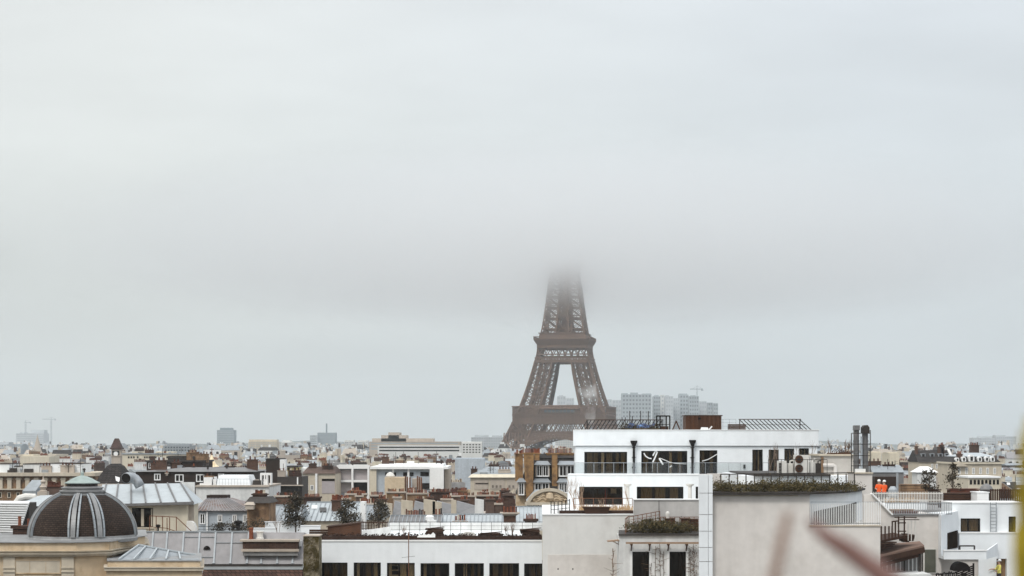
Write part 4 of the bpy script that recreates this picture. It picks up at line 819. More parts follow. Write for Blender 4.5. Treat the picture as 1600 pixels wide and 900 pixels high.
def tree_bare(base, h, seed, mat='bark', label='', cat='tree', spread=.5, r0=None, name='bare_tree', group=None, depth=3, stems=1):
    rr = random.Random(seed); m = MB(); base = Vector(base)
    def grow(p, d, L, r, lev):
        pts = [p]; q = p.copy(); dd = d.copy()
        for i in range(3):
            dd = (dd+Vector((rr.gauss(0, .13), rr.gauss(0, .13), .06))).normalized(); q = q+dd*L/3; pts.append(q.copy())
        m.tube(pts, [r, r*.85, r*.7, r*.5], 5)
        if lev > 0:
            for k in range(rr.choice([2, 3, 3])):
                t = rr.uniform(.35, 1); s = pts[min(3, int(t*3))]; nd = (dd+Vector((rr.gauss(0, spread), rr.gauss(0, spread), rr.uniform(.2, .7)))).normalized(); grow(s, nd, L*rr.uniform(.5, .75), r*.5, lev-1)
    for s in range(stems):
        grow(base+Vector((rr.gauss(0, .08), rr.gauss(0, .05), 0))*(stems > 1), Vector((rr.gauss(0, .12 if stems > 1 else .04), rr.gauss(0, .08), 1)).normalized(), h*.55, r0 or h*.014, depth)
    return solo(name, m, mat, label, cat, group)
def leafmass(mb, x0, x1, y0, y1, z0, z1, n, r, seed, lump=1.0, mi=0):
    rr = random.Random(seed); cs = [(rr.uniform(x0, x1), rr.uniform(y0, y1), z0+(z1-z0)*rr.betavariate(2, 1.6), rr.uniform(.16, .36)*lump) for _ in range(max(6, int((x1-x0)*(y1-y0)*5/lump)))]
    for _ in range(n):
        cx, cy_, cz, s = rr.choice(cs); p = Vector((cx+rr.gauss(0, s), cy_+rr.gauss(0, s*.8), cz+rr.gauss(0, s*.6)))
        if p.z < z0: p.z = z0+rr.uniform(0, .1)
        mb.leaf(p, r, rr, mi)
def crown_tree(px, pyb, pyt, Y, wpx, n, label, mat='conifer', r=.10, seed=1, zb=None, name='roof_tree', group=None, cat='tree'):
    x = PX(px, Y); zb = PZ(pyb, Y) if zb is None else zb; zt = PZ(pyt, Y); h = zt-zb; w_ = LEN(wpx, Y)/2
    t = thing(name, label, cat, (x, Y, zb), group); rr = random.Random(seed); m = MB(); m.tube([(x, Y, zb), (x+.03, Y, zb+h*.35), (x-.03, Y, zb+h*.9)], [h*.022, h*.017, h*.005], 6); c = MB()
    for k in range(16):
        f = rr.uniform(.22, .98); a = rr.uniform(0, 6.28); rad = w_*(1-abs(f-.5)*1.35)*rr.uniform(.55, 1.1); p = Vector((x+rad*math.cos(a), Y+rad*math.sin(a)*.8, zb+h*(f+.04)))
        m.tube([(x, Y, zb+h*(f-.12)), p], [h*.008, h*.003], 4, cap=False); s = w_*rr.uniform(.16, .34)
        for _ in range(n//16): c.leaf(p+Vector((rr.gauss(0, s), rr.gauss(0, s), rr.gauss(0, s*.9))), r, rr)
    part('trunk', m, 'bark_dk', t); part('crown', c, mat, t); return t
def planks(mb, x0, x1, y0, y1, z0, z1, n, seed, jit=.15, rag=.25):
    rr = random.Random(seed); h = (z1-z0)/n
    for i in range(n):
        a, b = x0+rr.uniform(0, rag), x1-rr.uniform(0, rag); mb.hexa([(a, y0+rr.uniform(0, jit), z0+h*i), (b, y0+rr.uniform(0, jit), z0+h*i), (b, y1, z0+h*i), (a, y1, z0+h*i)], [(a, y0+rr.uniform(0, jit), z0+h*i+h*.86), (b, y0+rr.uniform(0, jit), z0+h*i+h*.86), (b, y1, z0+h*i+h*.86), (a, y1, z0+h*i+h*.86)])
# ================================================================ white apartment block with wide dark windows
Y = 170.0; A = thing('apartment_block', 'big white modern apartment block with wide dark windows on two terraced floors', 'apartment block', (PX(1085, Y), Y+8, 0))
zt, zs_, zb = PZ(672.5, Y), PZ(696.5, Y), PZ(741.5, Y)
up_w = [(913,706,980,741.4),(1002,704.5,1074,741.4),(1093,703.5,1121,740.5),(1175.5,702.5,1192,740.5),(1201,702.5,1217,740.5),(1225.5,701,1241,740.5),(1248.5,700.5,1264,740.5)]
m = MB(); cut_wall(m, PX(899, Y), PX(1277, Y), zb-.1, zs_-.06, Y, Y+.45, [R(*q, Y) for q in up_w]); tbox(m, 899, 1277, Y+3.2, Y+16, 0, zs_-.06); m.box(PX(899, Y), PX(899, Y)+.3, Y+.451, Y+3.19, zb, zs_-.06); m.box(PX(1277, Y)-.3, PX(1277, Y), Y+.451, Y+3.19, zb, zs_-.06); part('wall', m, 'white', A)
m = MB(); tbox(m, 895.5, 1279, Y-.2, Y+16.2, zs_, zt); part('parapet', m, 'white', A)
m = MB(); tbox(m, 895, 1279.6, Y-.26, Y+16.3, zt, zt+.07); part('coping', m, 'paintwhite', A)
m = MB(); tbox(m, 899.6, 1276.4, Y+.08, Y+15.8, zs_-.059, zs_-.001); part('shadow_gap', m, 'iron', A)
C1 = [(.05,.2,'curtain'),(.24,.33,'curtain'),(.42,.5,'curtain_pale'),(.55,.68,'curtain'),(.75,.84,'curtain'),(.88,.97,'curtain')]
big_window(A, *up_w[0], Y, (.36,.7), [(.07,.2,'curtain'),(.22,.33,'curtain'),(.4,.47,'curtain_pale'),(.52,.66,'curtain'),(.74,.82,'curtain'),(.86,.97,'curtain')])
w2 = big_window(A, *up_w[1], Y, (.34,.68), [(.05,.16,'curtain'),(.26,.4,'curtain'),(.62,.68,'curtain_pale'),(.8,.9,'curtain')])
m = MB()
def ribbon(m, pts, Y, w): 
    ps = [PT(a, b, Y) for a, b in pts]
    for p, q in zip(ps, ps[1:]): m.bar(p, q, .02, w*.62)
ribbon(m, [(1006,708),(1009,713),(1014,716),(1018,716.5)], Y+.16, .16); ribbon(m, [(1020,712),(1024,705),(1027,705)], Y+.16, .2); ribbon(m, [(1027,706),(1023,716),(1020,722),(1019,738)], Y+.13, .2)
ribbon(m, [(1030,716),(1036,726)], Y+.16, .24); ribbon(m, [(1032,716),(1046,722),(1056,724),(1073,725)], Y+.15, .09); ribbon(m, [(1046,730),(1050,727.5)], Y+.16, .16); part('torn_tape', m, 'paintwhite', w2, 'white torn tape strips stuck across the dark window')
w3 = big_window(A, *up_w[2], Y, (), [(.1,.3,'curtain'),(.6,.8,'curtain')]); m = MB(); ribbon(m, [(1097,720.5),(1106,718),(1114,713.5),(1120.5,709.5)], Y+.16, .12); part('torn_tape', m, 'paintwhite', w3)
for q in up_w[3:]: big_window(A, *q, Y, (), [(.15,.4,'curtain'),(.6,.72,'curtain_pale')])
for a, b in ((990, 688.5), (1081.5, 687.5)):
    m = MB(); x = PX(a, Y); z = PZ(b, Y); m.tube([(x, Y-.38, zb+.05), (x, Y-.38, z-.5)], .11, 8); m.lathe((x, Y-.38, z-.55), [(.11, 0), (.3, .4), (.32, .55)], 8)
    for k in range(3): m.box(x-.16, x+.16, Y-.38, Y-.001 if k < 2 else Y-.201, zb+.6+k*.9, zb+.68+k*.9)
    part('downpipe', m, 'black', A)
# lower storey in front
Yl = 160.0; x0l, x1l = PX(888, Yl), PX(1092, Yl); ztl = PZ(742.5, Yl); lw = [(905,760.5,973,791),(995,760.5,1068,785),(1087,760.5,1091,785)]
m = MB(); cut_wall(m, x0l, x1l, PZ(792.5, Yl), ztl, Yl, Yl+.45, [R(*q, Yl) for q in lw]); tbox(m, 888, 1092, Yl+3, Yl+9.9, 0, ztl-.02); m.box(x0l, x1l, Yl+.451, Yl+2.99, ztl-.3, ztl-.021); m.box(x0l, x0l+.3, Yl+.452, Yl+2.98, PZ(792.5, Yl), ztl-.31); part('lower_wall', m, 'white', A)
m = MB(); m.box(x0l-.06, x1l+.02, Yl-.06, Yl+.5, ztl, ztl+.07); part('coping', m, 'paintwhite', A)
wl = big_window(A, *lw[0], Yl, (.33,.63), [(.36,.45,'room')]); m = MB(); z0, z1 = PZ(791, Yl), PZ(762, Yl); x = PX(947.5, Yl); m.box(x-.1, x+.1, Yl+.5, Yl+.56, z0, z1); part('curtain', m, surf('red_curtain', (.16, .02, .02), .9, .2, 2, 5), wl)
m = MB(); m.box(PX(956, Yl), PX(965, Yl), Yl+1.9, Yl+1.95, PZ(772, Yl), PZ(764, Yl)); part('wall_picture', m, 'curtain_pale', wl)
big_window(A, *lw[1], Yl, (.36,.68), [(.1,.34,'curtain'),(.4,.62,'curtain'),(.72,.9,'curtain')]); big_window(A, *lw[2], Yl, (), ())
m = MB()
for px0, px1, n in ((897, 990, 6), (992, 1080, 5), (1084, 1175, 5), (1192, 1201, 1)):
    p, q = PT(px0, 741, 167), PT(px1, 741, 167); h = 1.02
    m.bar(p+Vector((0,0,h)), q+Vector((0,0,h)), .045)
    for i in range(n+1): a = p.lerp(q, i/n); m.bar(a, a+Vector((0,0,h)), .035)
part('railing', m, 'steel', A)
m = MB(); p, q = PT(897, 741, 167.03), PT(1175, 741, 167.03); m.box(p.x, q.x, 167.02, 167.035, p.z+.1, p.z+.98); part('balustrade_glass', m, 'clearpane', A)
m = MB(); m.box(PX(895, 166), PX(1278, 166), 166.6, 169.9, zb-.25, zb-.102); part('terrace_floor', m, 'roofgrey', A)
for a in (1163, 1187):
    m = MB(); c = PT(a, 729, Y); m.box(c.x-.09, c.x+.09, Y-.12, Y-.001, c.z-.18, c.z+.18); part('wall_lamp', m, 'black', A)
# what stands on its roof
zr = zt+.07
def pergola(label, px0, px1, pyt, n, lean, Yp, braces):
    t = thing('pergola', label, 'pergola', (PX((px0+px1)/2, Yp), Yp, zr)); z1 = PZ(pyt, Yp+1.6); m = MB()
    for i in range(n+1):
        x = PX(px0+(px1-px0)*i/n, Yp); m.bar((x, Yp, zr), (x+lean, Yp+1.6, z1), .075, .11)
    part('rafter', m, 'rust' if braces else 'black', t) if False else None
    first = None
    for i in range(n+1):
        x = PX(px0+(px1-px0)*i/n, Yp); q = MB(); q.bar((x, Yp, zr), (x+lean, Yp+1.6, z1), .055, .06); part('rafter', q, 'black', t)
    q = MB(); a, b = PX(px0, Yp), PX(px1, Yp); q.bar((a+lean-.1, Yp+1.6, z1+.05), (b+lean+.1, Yp+1.6, z1+.05), .07); q.bar((a+lean*.5, Yp+.85, zr+(z1-zr)*.5), (b+lean*.5, Yp+.85, zr+(z1-zr)*.5), .04); part('ridge_bar', q, 'wood_dk', t)
    for x in (a, b):
        q = MB(); q.bar((x+lean, Yp+1.6, zr), (x+lean, Yp+1.6, z1), .08); part('post', q, 'black', t)
    return t
pergola('left pergola of leaning dark rafters on the white roof edge', 908, 1026, 657, 20, .62, 171.2, 0); pergola('right pergola of dark rafters leaning the other way on the white roof', 1172, 1267, 656, 15, -.75, 171.2, 1)
t = thing('tarpaulin', 'crumpled blue tarpaulin lying over the left pergola rafters', 'tarpaulin', (PX(994, 170.8), 170.8, zr)); m = MB(); rr = random.Random(5); n = 16
vs = []
for j in range(6):
    for i in range(n+1): vs.append((PX(974+44*i/n, 170.9)+j*.1, 170.75+j*.26+rr.uniform(-.06, .06), zr+.04+.085*j*(1.0+.25*math.sin(i*.9))+rr.uniform(0, .08)))
fs = [(j*(n+1)+i, j*(n+1)+i+1, (j+1)*(n+1)+i+1, (j+1)*(n+1)+i) for j in range(5) for i in range(n)]; k = len(vs); vs += [(x, y, z-.03) for x, y, z in vs]; fs += [tuple(q+k for q in reversed(f)) for f in fs]; m.add(vs, fs); part('sheet', m, 'tarp', t)
m = MB(); leafmass(m, PX(969, 171), PX(1030, 171), 170.5, 171.1, zr, zr+.35, 700, .09, 8); m.box(PX(969, 171), PX(1030, 171), 170.5, 171.0, zr, zr+.14); solo('roof_plants', m, 'conifer', 'low dark plants in front of the blue tarpaulin', 'plant')
t = thing('roof_frame', 'open black metal frame beside the timber cabin on the white roof', 'frame', (PX(1036, 171), 171.5, zr))
for a in (1026, 1031.5, 1041, 1046.5):
    m = MB(); x = PX(a, 171); m.bar((x, 171, zr), (x, 171, PZ(650, 171)), .12); part('post', m, 'black', t)
m = MB(); m.bar((PX(1025.5, 171), 171, PZ(650, 171)), (PX(1047, 171), 171, PZ(650, 171)), .12); m.bar((PX(1026, 171), 171, PZ(663, 171)), (PX(1047, 171), 171, PZ(663, 171)), .06); part('crossbar', m, 'black', t)
m = MB(); m.box(PX(1032, 171), PX(1045, 171), 171.3, 172, zr, PZ(666, 171)); part('bench', m, 'wood', t)
t = thing('timber_cabin', 'dark brown timber clad cabin standing on the white roof', 'cabin', (PX(1099, 171), 173, zr)); x0, x1 = PX(1071.5, 171), PX(1127.5, 171); n = 26; m = MB(); z1 = PZ(650, 171)
for i in range(n): m.box(x0+(x1-x0)*i/n, x0+(x1-x0)*(i+.86)/n, 171-.05*((i*7) % 3), 171.1, zr, z1)
m.box(x0+.02, x1-.02, 171.05, 174, zr, z1-.02); part('wall', m, 'wood', t); m = MB(); m.box(x0-.08, x1+.08, 170.9, 174.1, z1, z1+.09); part('roof', m, 'wood_dk', t); m = MB(); m.box(PX(1090, 171), PX(1095.5, 171), 170.93, 171.0, PZ(655.5, 171), PZ(652.5, 171)); part('vent', m, 'black', t)
m = MB(); planks(m, PX(1138, 171), PX(1165, 171), 170.7, 171.6, zr, PZ(662.5, 171), 4, 3, .03, .03); solo('timber_planter', m, 'wood_dk', 'low dark timber planter between cabin and right pergola', 'planter')
m = MB(); c = PT(1104, 671, 170.3); m.extr([(c.x-.55, 170.2, zr), (c.x+.2, 170.2, zr), (c.x+.1, 170.2, zr+.2), (c.x-.45, 170.2, zr+.22)], (0, .4, 0)); m.bar((c.x+.25, 170.4, zr+.02), (c.x+.5, 170.4, zr+.3), .1); solo('crumpled_sheet', m, 'paintwhite', 'small crumpled white sheet at the foot of the timber cabin', 'sheet')
for k, (a, y) in enumerate(((972, 652), (977, 652), (984, 642), (988, 650), (1001, 642), (1013, 642.5))):
    m = MB(); x = PX(a, 173); m.bar((x, 173, zr), (x, 173, PZ(y, 173)), .07); solo('steel_rod', m, 'iron', ['short leftmost rod behind the blue tarpaulin', 'second short rod behind the blue tarpaulin', 'first tall rod behind the blue tarpaulin', 'short rod beside the first tall rod', 'middle tall rod behind the blue tarpaulin', 'rightmost tall rod beside the black frame'][k], 'rod', 'rods standing behind the tarpaulin')
t = thing('guard_rail', 'thin grey guard rail along the back of white roof', 'railing', (PX(1050, 176), 176, zr)); rail_line(t, (PX(965, 176), 176, zr), (PX(1150, 176), 176, zr), 1.0, 18, .03, .035, 'steel', (.35, .7), 'rail')
t = thing('sawhorse', 'brown wooden trestle right of the open black frame', 'trestle', (PX(1057, 171.3), 171.3, zr)); m = MB(); x = PX(1057, 171.3)
for s in (-1, 1): m.bar((x+s*.33, 171.3, zr), (x, 171.3, zr+.78), .06); m.bar((x+s*.33, 171.9, zr), (x, 171.9, zr+.78), .06)
m.bar((x, 171.1, zr+.78), (x, 172.1, zr+.78), .07); part('legs', m, 'wood', t)
for k, (a, yt, lab) in enumerate(((1203, 680, 'leftmost bare sapling before the white wall'), (1214, 676, 'bare twin stemmed sapling left of the double fan unit'), (1245, 679, 'bare sapling rising behind the double fan unit'), (1268, 678, 'bare sapling at the white block right corner'), (1287, 678, 'tall bare sapling right of the white block corner'))):
    tree_bare(PT(a, 743, 165.5), LEN(743-yt, 165.5), 40+k, 'bark', lab, 'sapling', .22, .035, 'bare_sapling', 'bare saplings on the terrace', 2, 2)
# ================================================================ pale blank block and its planted terrace
Y = 140.0; Cc = thing('apartment_block', 'pale blank walled block with a planted terrace left of centre', 'apartment block', (PX(920, Y), Y+9, 0)); zc = PZ(805, Y)
m = MB(); tbox(m, 847.5, 1092, Y, Y+19.9, 0, zc); part('wall', m, surf('blank_render', (.70, .69, .665), .85, .09, .12, 1.5, streak=.9, bump=.1, col2=(.62, .60, .57), c2scale=.25, c2amt=.4), Cc)
m = MB(); tbox(m, 847, 991, Y-.06, Y+20, zc, zc+.09); part('coping', m, 'paintwhite', Cc)
m = MB(); m.box(PX(856, Y), PX(964, Y), Y-.025, Y+.1, 0, PZ(866.5, Y)); part('render_patch', m, 'beige', Cc, 'darker beige patch of render low on the wall')
for a in (872, 895):
    m = MB(); c = PT(a, 889, Y); m.extr([(c.x+.06*math.cos(q*.785), Y-.03, c.z+.06*math.sin(q*.785)) for q in range(8)], (0, .03, 0)); part('tie_hole', m, 'iron', Cc)
m = MB(); m.box(PX(990, 139), PX(1092, 139), 138.6, 139.4, 0, PZ(781, 139)); part('screen_wall', m, 'greywall', Cc); m = MB(); m.box(PX(989.5, 139), PX(1092, 139), 138.5, 139.5, PZ(781, 139), PZ(779.5, 139)); part('coping', m, 'paintwhite', Cc)
m = MB(); m.box(PX(1029, 139)-.02, PX(1029, 139)+.02, 138.585, 138.65, PZ(820, 139), PZ(782, 139)); part('joint', m, 'iron', Cc)
zc += .09
m = MB(); m.box(PX(874, 141), PX(990, 141), 140.6, 141.8, zc, PZ(798, 141)); solo('planter', m, 'soil', 'long low dark planter along the blank block edge', 'planter')
m = MB(); a, b = PX(915, 140.3), PX(949, 140.3); z1 = PZ(793, 140.3); m.frust(a, b, 140.2, 140.58, zc, a-.2, b+.2, 140.1, 140.585, z1); m.box(a-.25, b+.25, 140.05, 140.59, z1, z1+.06); solo('planter', m, 'wood_dk', 'raised dark trough standing before the long low planter', 'planter')
m = MB(); rr = random.Random(9)
for _ in range(520): x = rr.uniform(PX(905, 143), PX(989, 143)); y = rr.uniform(142, 146); h = rr.uniform(.2, .55); m.bar((x, y, zc), (x+rr.gauss(0, .12), y, zc+h), .022)
solo('dry_grass', m, 'straw', 'tufts of dry straw coloured plants behind the dark planters', 'plants')
t = thing('railing', 'black post railing at the left end of the blank block terrace', 'railing', (PX(875, 141), 141, zc))
for a, Yy, h in ((861, 140.6, 1.05), (866, 140.6, 1.05), (872, 141.5, 1.05), (878, 142.5, 1.05), (884, 143.5, 1.1), (890, 144.5, 1.15)):
    m = MB(); x = PX(a, Yy); m.bar((x, Yy, zc), (x, Yy, zc+h*.85), .07); part('post', m, 'black', t)
m = MB()
for h in (.3, .6, .88): m.bar((PX(861, 140.6), 140.6, zc+h), (PX(866, 140.6), 140.6, zc+h), .04); m.bar((PX(866, 140.6), 140.6, zc+h), (PX(890, 144.5), 144.5, zc+h), .04)
part('rail', m, 'black', t)
t = thing('railing', 'thin brown rail among dry plants before the terrace window', 'railing', (PX(930, 147), 147, zc)); rail_line(t, (PX(897, 147), 147, zc), (PX(988, 147), 147, zc), .95, 6, .05, .04, 'rust', (.5,), 'rail')
for k, (a, yt, h, lab) in enumerate(((898, 742, 0, 'tall bare many stemmed shrub left of the lower window'), (908, 748, 0, 'bare shrub touching the left jamb of the lower window'))):
    tree_bare((PX(a, 150), 150, zc), (PZ(yt, 150)-zc)*1.05, 60+k, 'wood_pale', lab, 'shrub', .3, .03, 'bare_shrub', 'bare shrubs on the terrace', 3, 4)
tree_bare((PX(938, 146), 146, zc), 1.4, 71, 'wood_pale', 'small bare shrub in front of the lower window', 'shrub', .5, .02, 'bare_shrub', 'bare shrubs on the terrace', 2, 3)
for a, lab in ((980.5, 'pale column statue right of the lower left window'), (1078, 'pale column statue left of the stone clad pier')):
    Yv = 157 if a < 1000 else 157; x = PX(a, Yv); z0 = zc; zt_ = PZ(756, Yv); t = thing('column_ornament', lab, 'ornament', (x, Yv, z0)); m = MB(); h = zt_-z0; m.lathe((x, Yv, z0), [(.3, 0), (.3, .15), (.17, .2), (.16, h*.8), (.14, h-.25)], 10); part('shaft', m, 'plastic', t); m = MB(); m.lathe((x, Yv, z0+h-.249), [(.14, 0), (.32, .14), (.34, .25)], 10); part('capital', m, 'plastic', t)
tree_bare((PX(984, 152), 152, zc), 2.6, 73, 'wood_pale', 'thin bare shrub beside the left column statue', 'shrub', .3, .02, 'bare_shrub', 'bare shrubs on the terrace', 2, 2)
# ================================================================ small balcony block with doors and vines
Y = 132.0; D = thing('apartment_block', 'low white block with two dark doors and a hedge on its roof', 'apartment block', (PX(1030, Y), Y+3, 0)); zd = PZ(836.5, Y)
dw = [(988,862,1014.5,908),(1046,862,1072,908)]
m = MB(); cut_wall(m, PX(967, Y), PX(1092, Y), PZ(909, Y), zd, Y, Y+.4, [R(*q, Y) for q in dw]); tbox(m, 967.5, 1092, Y+2.6, Y+5.9, 0, zd); m.box(PX(967, Y), PX(1092, Y), Y+.001, Y+2.59, 0, PZ(909, Y)-.005); m.box(PX(967, Y), PX(967, Y)+.25, Y+.401, Y+2.59, PZ(909, Y), zd-.16); m.box(PX(967, Y), PX(1092, Y), Y+.402, Y+2.595, zd-.15, zd); part('wall', m, 'white_dirty', D)
m = MB(); tbox(m, 966.5, 1092, Y-.2, Y+6, zd, zd+.09); part('coping', m, 'iron', D)
for q in dw:
    big_window(D, *q, Y, (), [(.55,.9,'room')], .2, 2.0)
    m = MB(); x0, x1, z0, z1 = R(*q, Y); m.box(x0-.16, x0-.001, Y-.05, Y+.1, z0, z1+.16); m.box(x1+.001, x1+.16, Y-.05, Y+.1, z0, z1+.16); m.box(x0, x1, Y-.05, Y+.1, z1+.001, z1+.16); part('door_surround', m, 'paintwhite', D)
m = MB(); zb_ = PZ(849, Y); m.box(PX(977, Y), PX(1092, Y), Y-.75, Y-.6, zb_, zb_+.13); m.box(PX(979, Y), PX(1092, Y), Y-.55, Y-.42, zb_, zb_+.1); part('beam', m, 'wood_pale', D)
for a in (986, 1014.5, 1043.5, 1072):
    m = MB(); x = PX(a, Y); m.box(x-.07, x+.07, Y-.8, Y-.001, zb_-.1, zb_-.002); m.bar((x, Y-.03, zb_-.5), (x, Y-.5, zb_-.1), .08); part('bracket', m, 'wood', D)
t = thing('awning', 'small slanting timber canopy at the left corner of the low block', 'canopy', (PX(958, Y), Y+.6, PZ(850, Y))); m = MB(); m.bar(PT(949, 845.5, Y+.4), PT(967, 844, Y+.4), .9, .09); part('board', m, 'wood_pale', t); m = MB(); m.bar(PT(966.5, 850.5, Y+.3), PT(957, 845.5, Y+.3), .06); part('strut', m, 'wood_pale', t)
zd += .09
m = MB(); leafmass(m, PX(984, 133), PX(1092, 133), 132.3, 135.2, zd, zd+.62, 5200, .075, 12, 1.0); leafmass(m, PX(1005, 133), PX(1050, 133), 132.8, 134.6, zd+.3, zd+.85, 1200, .075, 13); solo('hedge', m, 'hedge', 'dark green hedge on the roof of the low white block', 'hedge')
t = thing('railing', 'rusty railing round the hedge on the low white block', 'railing', (PX(1005, 133), 133, zd)); rail_line(t, (PX(977, 132.3), 132.3, zd), (PX(983, 137.5), 137.5, zd), 1.05, 3, .045, .05, 'rust', (.25, .5, .75), 'rail'); rail_line(t, (PX(983, 137.5), 137.5, zd), (PX(1031, 138), 138, zd+.4), .98, 7, .045, .05, 'rust', (.25, .5, .75), 'rail'); rail_line(t, (PX(1032, 138), 138, zd+.2), (PX(1092, 138), 138, zd+.2), .75, 8, .045, .05, 'rust', (.5,), 'rail')
for k, (a, b, y0_, lab) in enumerate(((1040, 1054, 811, 'left of the brown timber boxes behind the low hedge'), (1064.5, 1078, 811, 'middle brown timber box behind the low hedge'), (1079, 1091, 812, 'right brown timber box behind the low hedge'))):
    m = MB(); x0, x1, _, z1 = R(a, y0_, b, y0_, 136.5); planks(m, x0, x1, 136.4, 137.3, zd, z1, 4, 5+k, .02, .01); m.box(x0-.05, x1+.05, 136.35, 137.35, z1, z1+.05); solo('timber_box', m, 'wood', lab, 'planter', 'timber boxes behind the hedge')
m = MB(); c = PX(1043, 136.9); z1 = PZ(811, 136.5)+.05; m.lathe((c, 136.8, z1), [(.12, 0), (.16, .3), (.14, .42), (.06, .5)], 9); solo('jar', m, 'plastic', 'pale jar standing on the left timber box', 'jar')
rr = random.Random(31); k = 0
for a, h0, h1 in ((1024, 905, 853), (1031, 905, 850), (1037, 905, 862), (1017, 905, 880), (1078, 905, 856), (1084, 905, 850)):
    m = MB(); pts = [PT(a+rr.gauss(0, .55), h0+(h1-h0)*i/8, Y-.06) for i in range(9)]; m.tube(pts, .016, 5)
    for i in range(2, 8):
        for s in range(2): p = pts[i]; m.tube([p, p+Vector((rr.gauss(0, .3), -.03, rr.uniform(-.1, .3)))], [.014, .006], 4)
    if a > 1070:
        for _ in range(160): p = rr.choice(pts[:8]); m.leaf(p+Vector((rr.gauss(.1, .16), rr.uniform(-.14, 0), rr.gauss(0, .25))), .05, rr)
    solo('climbing_vine', m, 'vine', ['bare vine stem right of the left door', 'tallest bare vine stem between the two doors', 'short bare vine stem left of the right door', 'lowest bare vine beside the left door', 'leafy dry vine right of the right door', 'leafy dry vine climbing beside the stone clad pier'][k], 'vine', 'vines on the low white block'); k += 1
m = MB(); rr = random.Random(33); pts = [PT(958+rr.gauss(0, .6), 905-6*i, 131.8) for i in range(9)]; m.tube(pts, .03, 5)
for i in range(8):
    for _ in range(3): m.tube([pts[i], pts[i]+Vector((rr.gauss(0, .35), 0, rr.uniform(0, .4)))], [.015, .006], 4)
solo('climbing_vine', m, 'vine', 'bare vine at the left corner under the timber canopy', 'vine', 'vines on the low white block')
# ================================================================ long white wing with a row of windows
Y = 145.0; E = thing('apartment_block', 'long low white wing with a row of dark windows', 'apartment block', (PX(673, Y), Y+10, 0)); ze = PZ(846, Y); ew = [(501,879,543,923),(552.5,879,595,923),(604.5,879.5,648,923),(657,880,702,923),(710.5,880,756,923),(764.5,880,811,923),(819,880.5,848,923)]
m = MB(); cut_wall(m, PX(499.5, Y), PX(847, Y), PZ(930, Y), ze, Y, Y+.4, [R(*q, Y) for q in ew]); m.box(PX(499.5, Y), PX(847, Y), Y+2.6, Y+20, 0, ze-.02); m.box(PX(499.5, Y), PX(847, Y), Y, Y+2.59, 0, PZ(930, Y)-.005); m.box(PX(499.5, Y), PX(847, Y), Y+.401, Y+2.595, ze-.3, ze-.021); part('wall', m, 'white', E)
m = MB(); m.box(PX(499, Y), PX(847, Y), Y-.07, Y+.4, ze, ze+.1); part('coping', m, 'paintwhite', E)
cs = [[(.1,.3,'curtain'),(.42,.62,'curtain'),(.7,.95,'curtain')],[(.1,.2,'curtain_pale'),(.42,.62,'curtain'),(.72,.86,'curtain_pale')],[(.05,.16,'curtain_pale'),(.46,.7,'curtain_pale'),(.75,.97,'curtain_pale')],[(.1,.2,'curtain_pale'),(.5,.68,'curtain'),(.8,.95,'room')],[(.3,.42,'curtain_pale'),(.55,.7,'curtain'),(.78,.88,'curtain')],[(.12,.3,'curtain'),(.45,.62,'curtain'),(.7,.8,'curtain')],[(.3,.6,'curtain'),(.7,.9,'curtain')]]
for i, q in enumerate(ew): big_window(E, *q, Y, (.36,.68) if i != 2 else (.42,.72), cs[i], .2, 2.0)
t = thing('step_ladder', 'white step ladder just inside the third window of the long wing', 'ladder', (PX(616, Y), Y+.9, PZ(922, Y)))
for a in (609, 622):
    m = MB(); m.bar((PX(a, Y), Y+.75, PZ(922, Y)), (PX(a, Y), Y+.95, PZ(881, Y)), .08); part('stile', m, 'paintwhite', t)
for k in range(5):
    m = MB(); m.bar((PX(609, Y), Y+.8, PZ(884+8*k, Y)), (PX(622, Y), Y+.8, PZ(884+8*k, Y)), .07); part('rung', m, 'paintwhite', t)
ze += .1; zf = ze-.12
m = MB(); rr = random.Random(14); m.box(PX(500, 145.6), PX(847, 145.6), 145.45, 146.4, zf, zf+.4)
for _ in range(700): x = rr.uniform(PX(500, 145.6), PX(846, 145.6)); m.leaf((x, rr.uniform(145.45, 146.3), zf+.4+abs(rr.gauss(0, .08))), .11, rr)
solo('planter', m, 'soil', 'long planter of dark soil along the edge of the white wing', 'planter')
m = MB(); m.box(PX(605, 163), PX(848, 163), 163, 163.3, zf, PZ(817, 163)); solo('parapet', m, 'white_dirty', 'white back parapet behind the thin railing on the wing', 'parapet')
t = thing('railing', 'thin grey wire railing before the white back parapet', 'railing', (PX(720, 157), 157, zf)); rail_line(t, (PX(560, 157), 157, zf), (PX(848, 157), 157, zf), 1.0, 18, .035, .04, 'iron', (.35, .68), 'rail')
for k, (a, b, y0_, lab, mt) in enumerate(((664, 695, 825.5, 'tallest pile of brown boards on the white wing', 'wood_dk'), (746, 786, 833, 'low ragged pile of dark boards on the white wing', 'wood_dk'), (812, 847, 827, 'pile of dark boards against the pale blank block', 'wood_dk'))):
    m = MB(); x0, x1, _, z1 = R(a, y0_, b, y0_, 147); planks(m, x0, x1, 146.6, 148, zf, z1, 8, 20+k, .15, .22); m.bar((x0+.3, 146.7, z1), (x1-.1, 147.2, z1+.1), .3, .05); solo('board_pile', m, mt, lab, 'boards', 'board piles on the white wing')
m = MB(); rr = random.Random(6); n = 9; top = [zf+.36+h for h in (.02, .16, .10, .22, .13, .2, .15, .34, .18)]
ps = [(PX(652+28*i/(n-1), 145.4), 145.42, top[i]) for i in range(n)]; m.extr([(ps[0][0], 145.42, zf+.31)]+ps+[(ps[-1][0], 145.42, zf+.31)], (0, .18, 0)); solo('torn_sheet', m, 'paintwhite', 'torn white plastic sheet caught on the long planter', 'sheet')
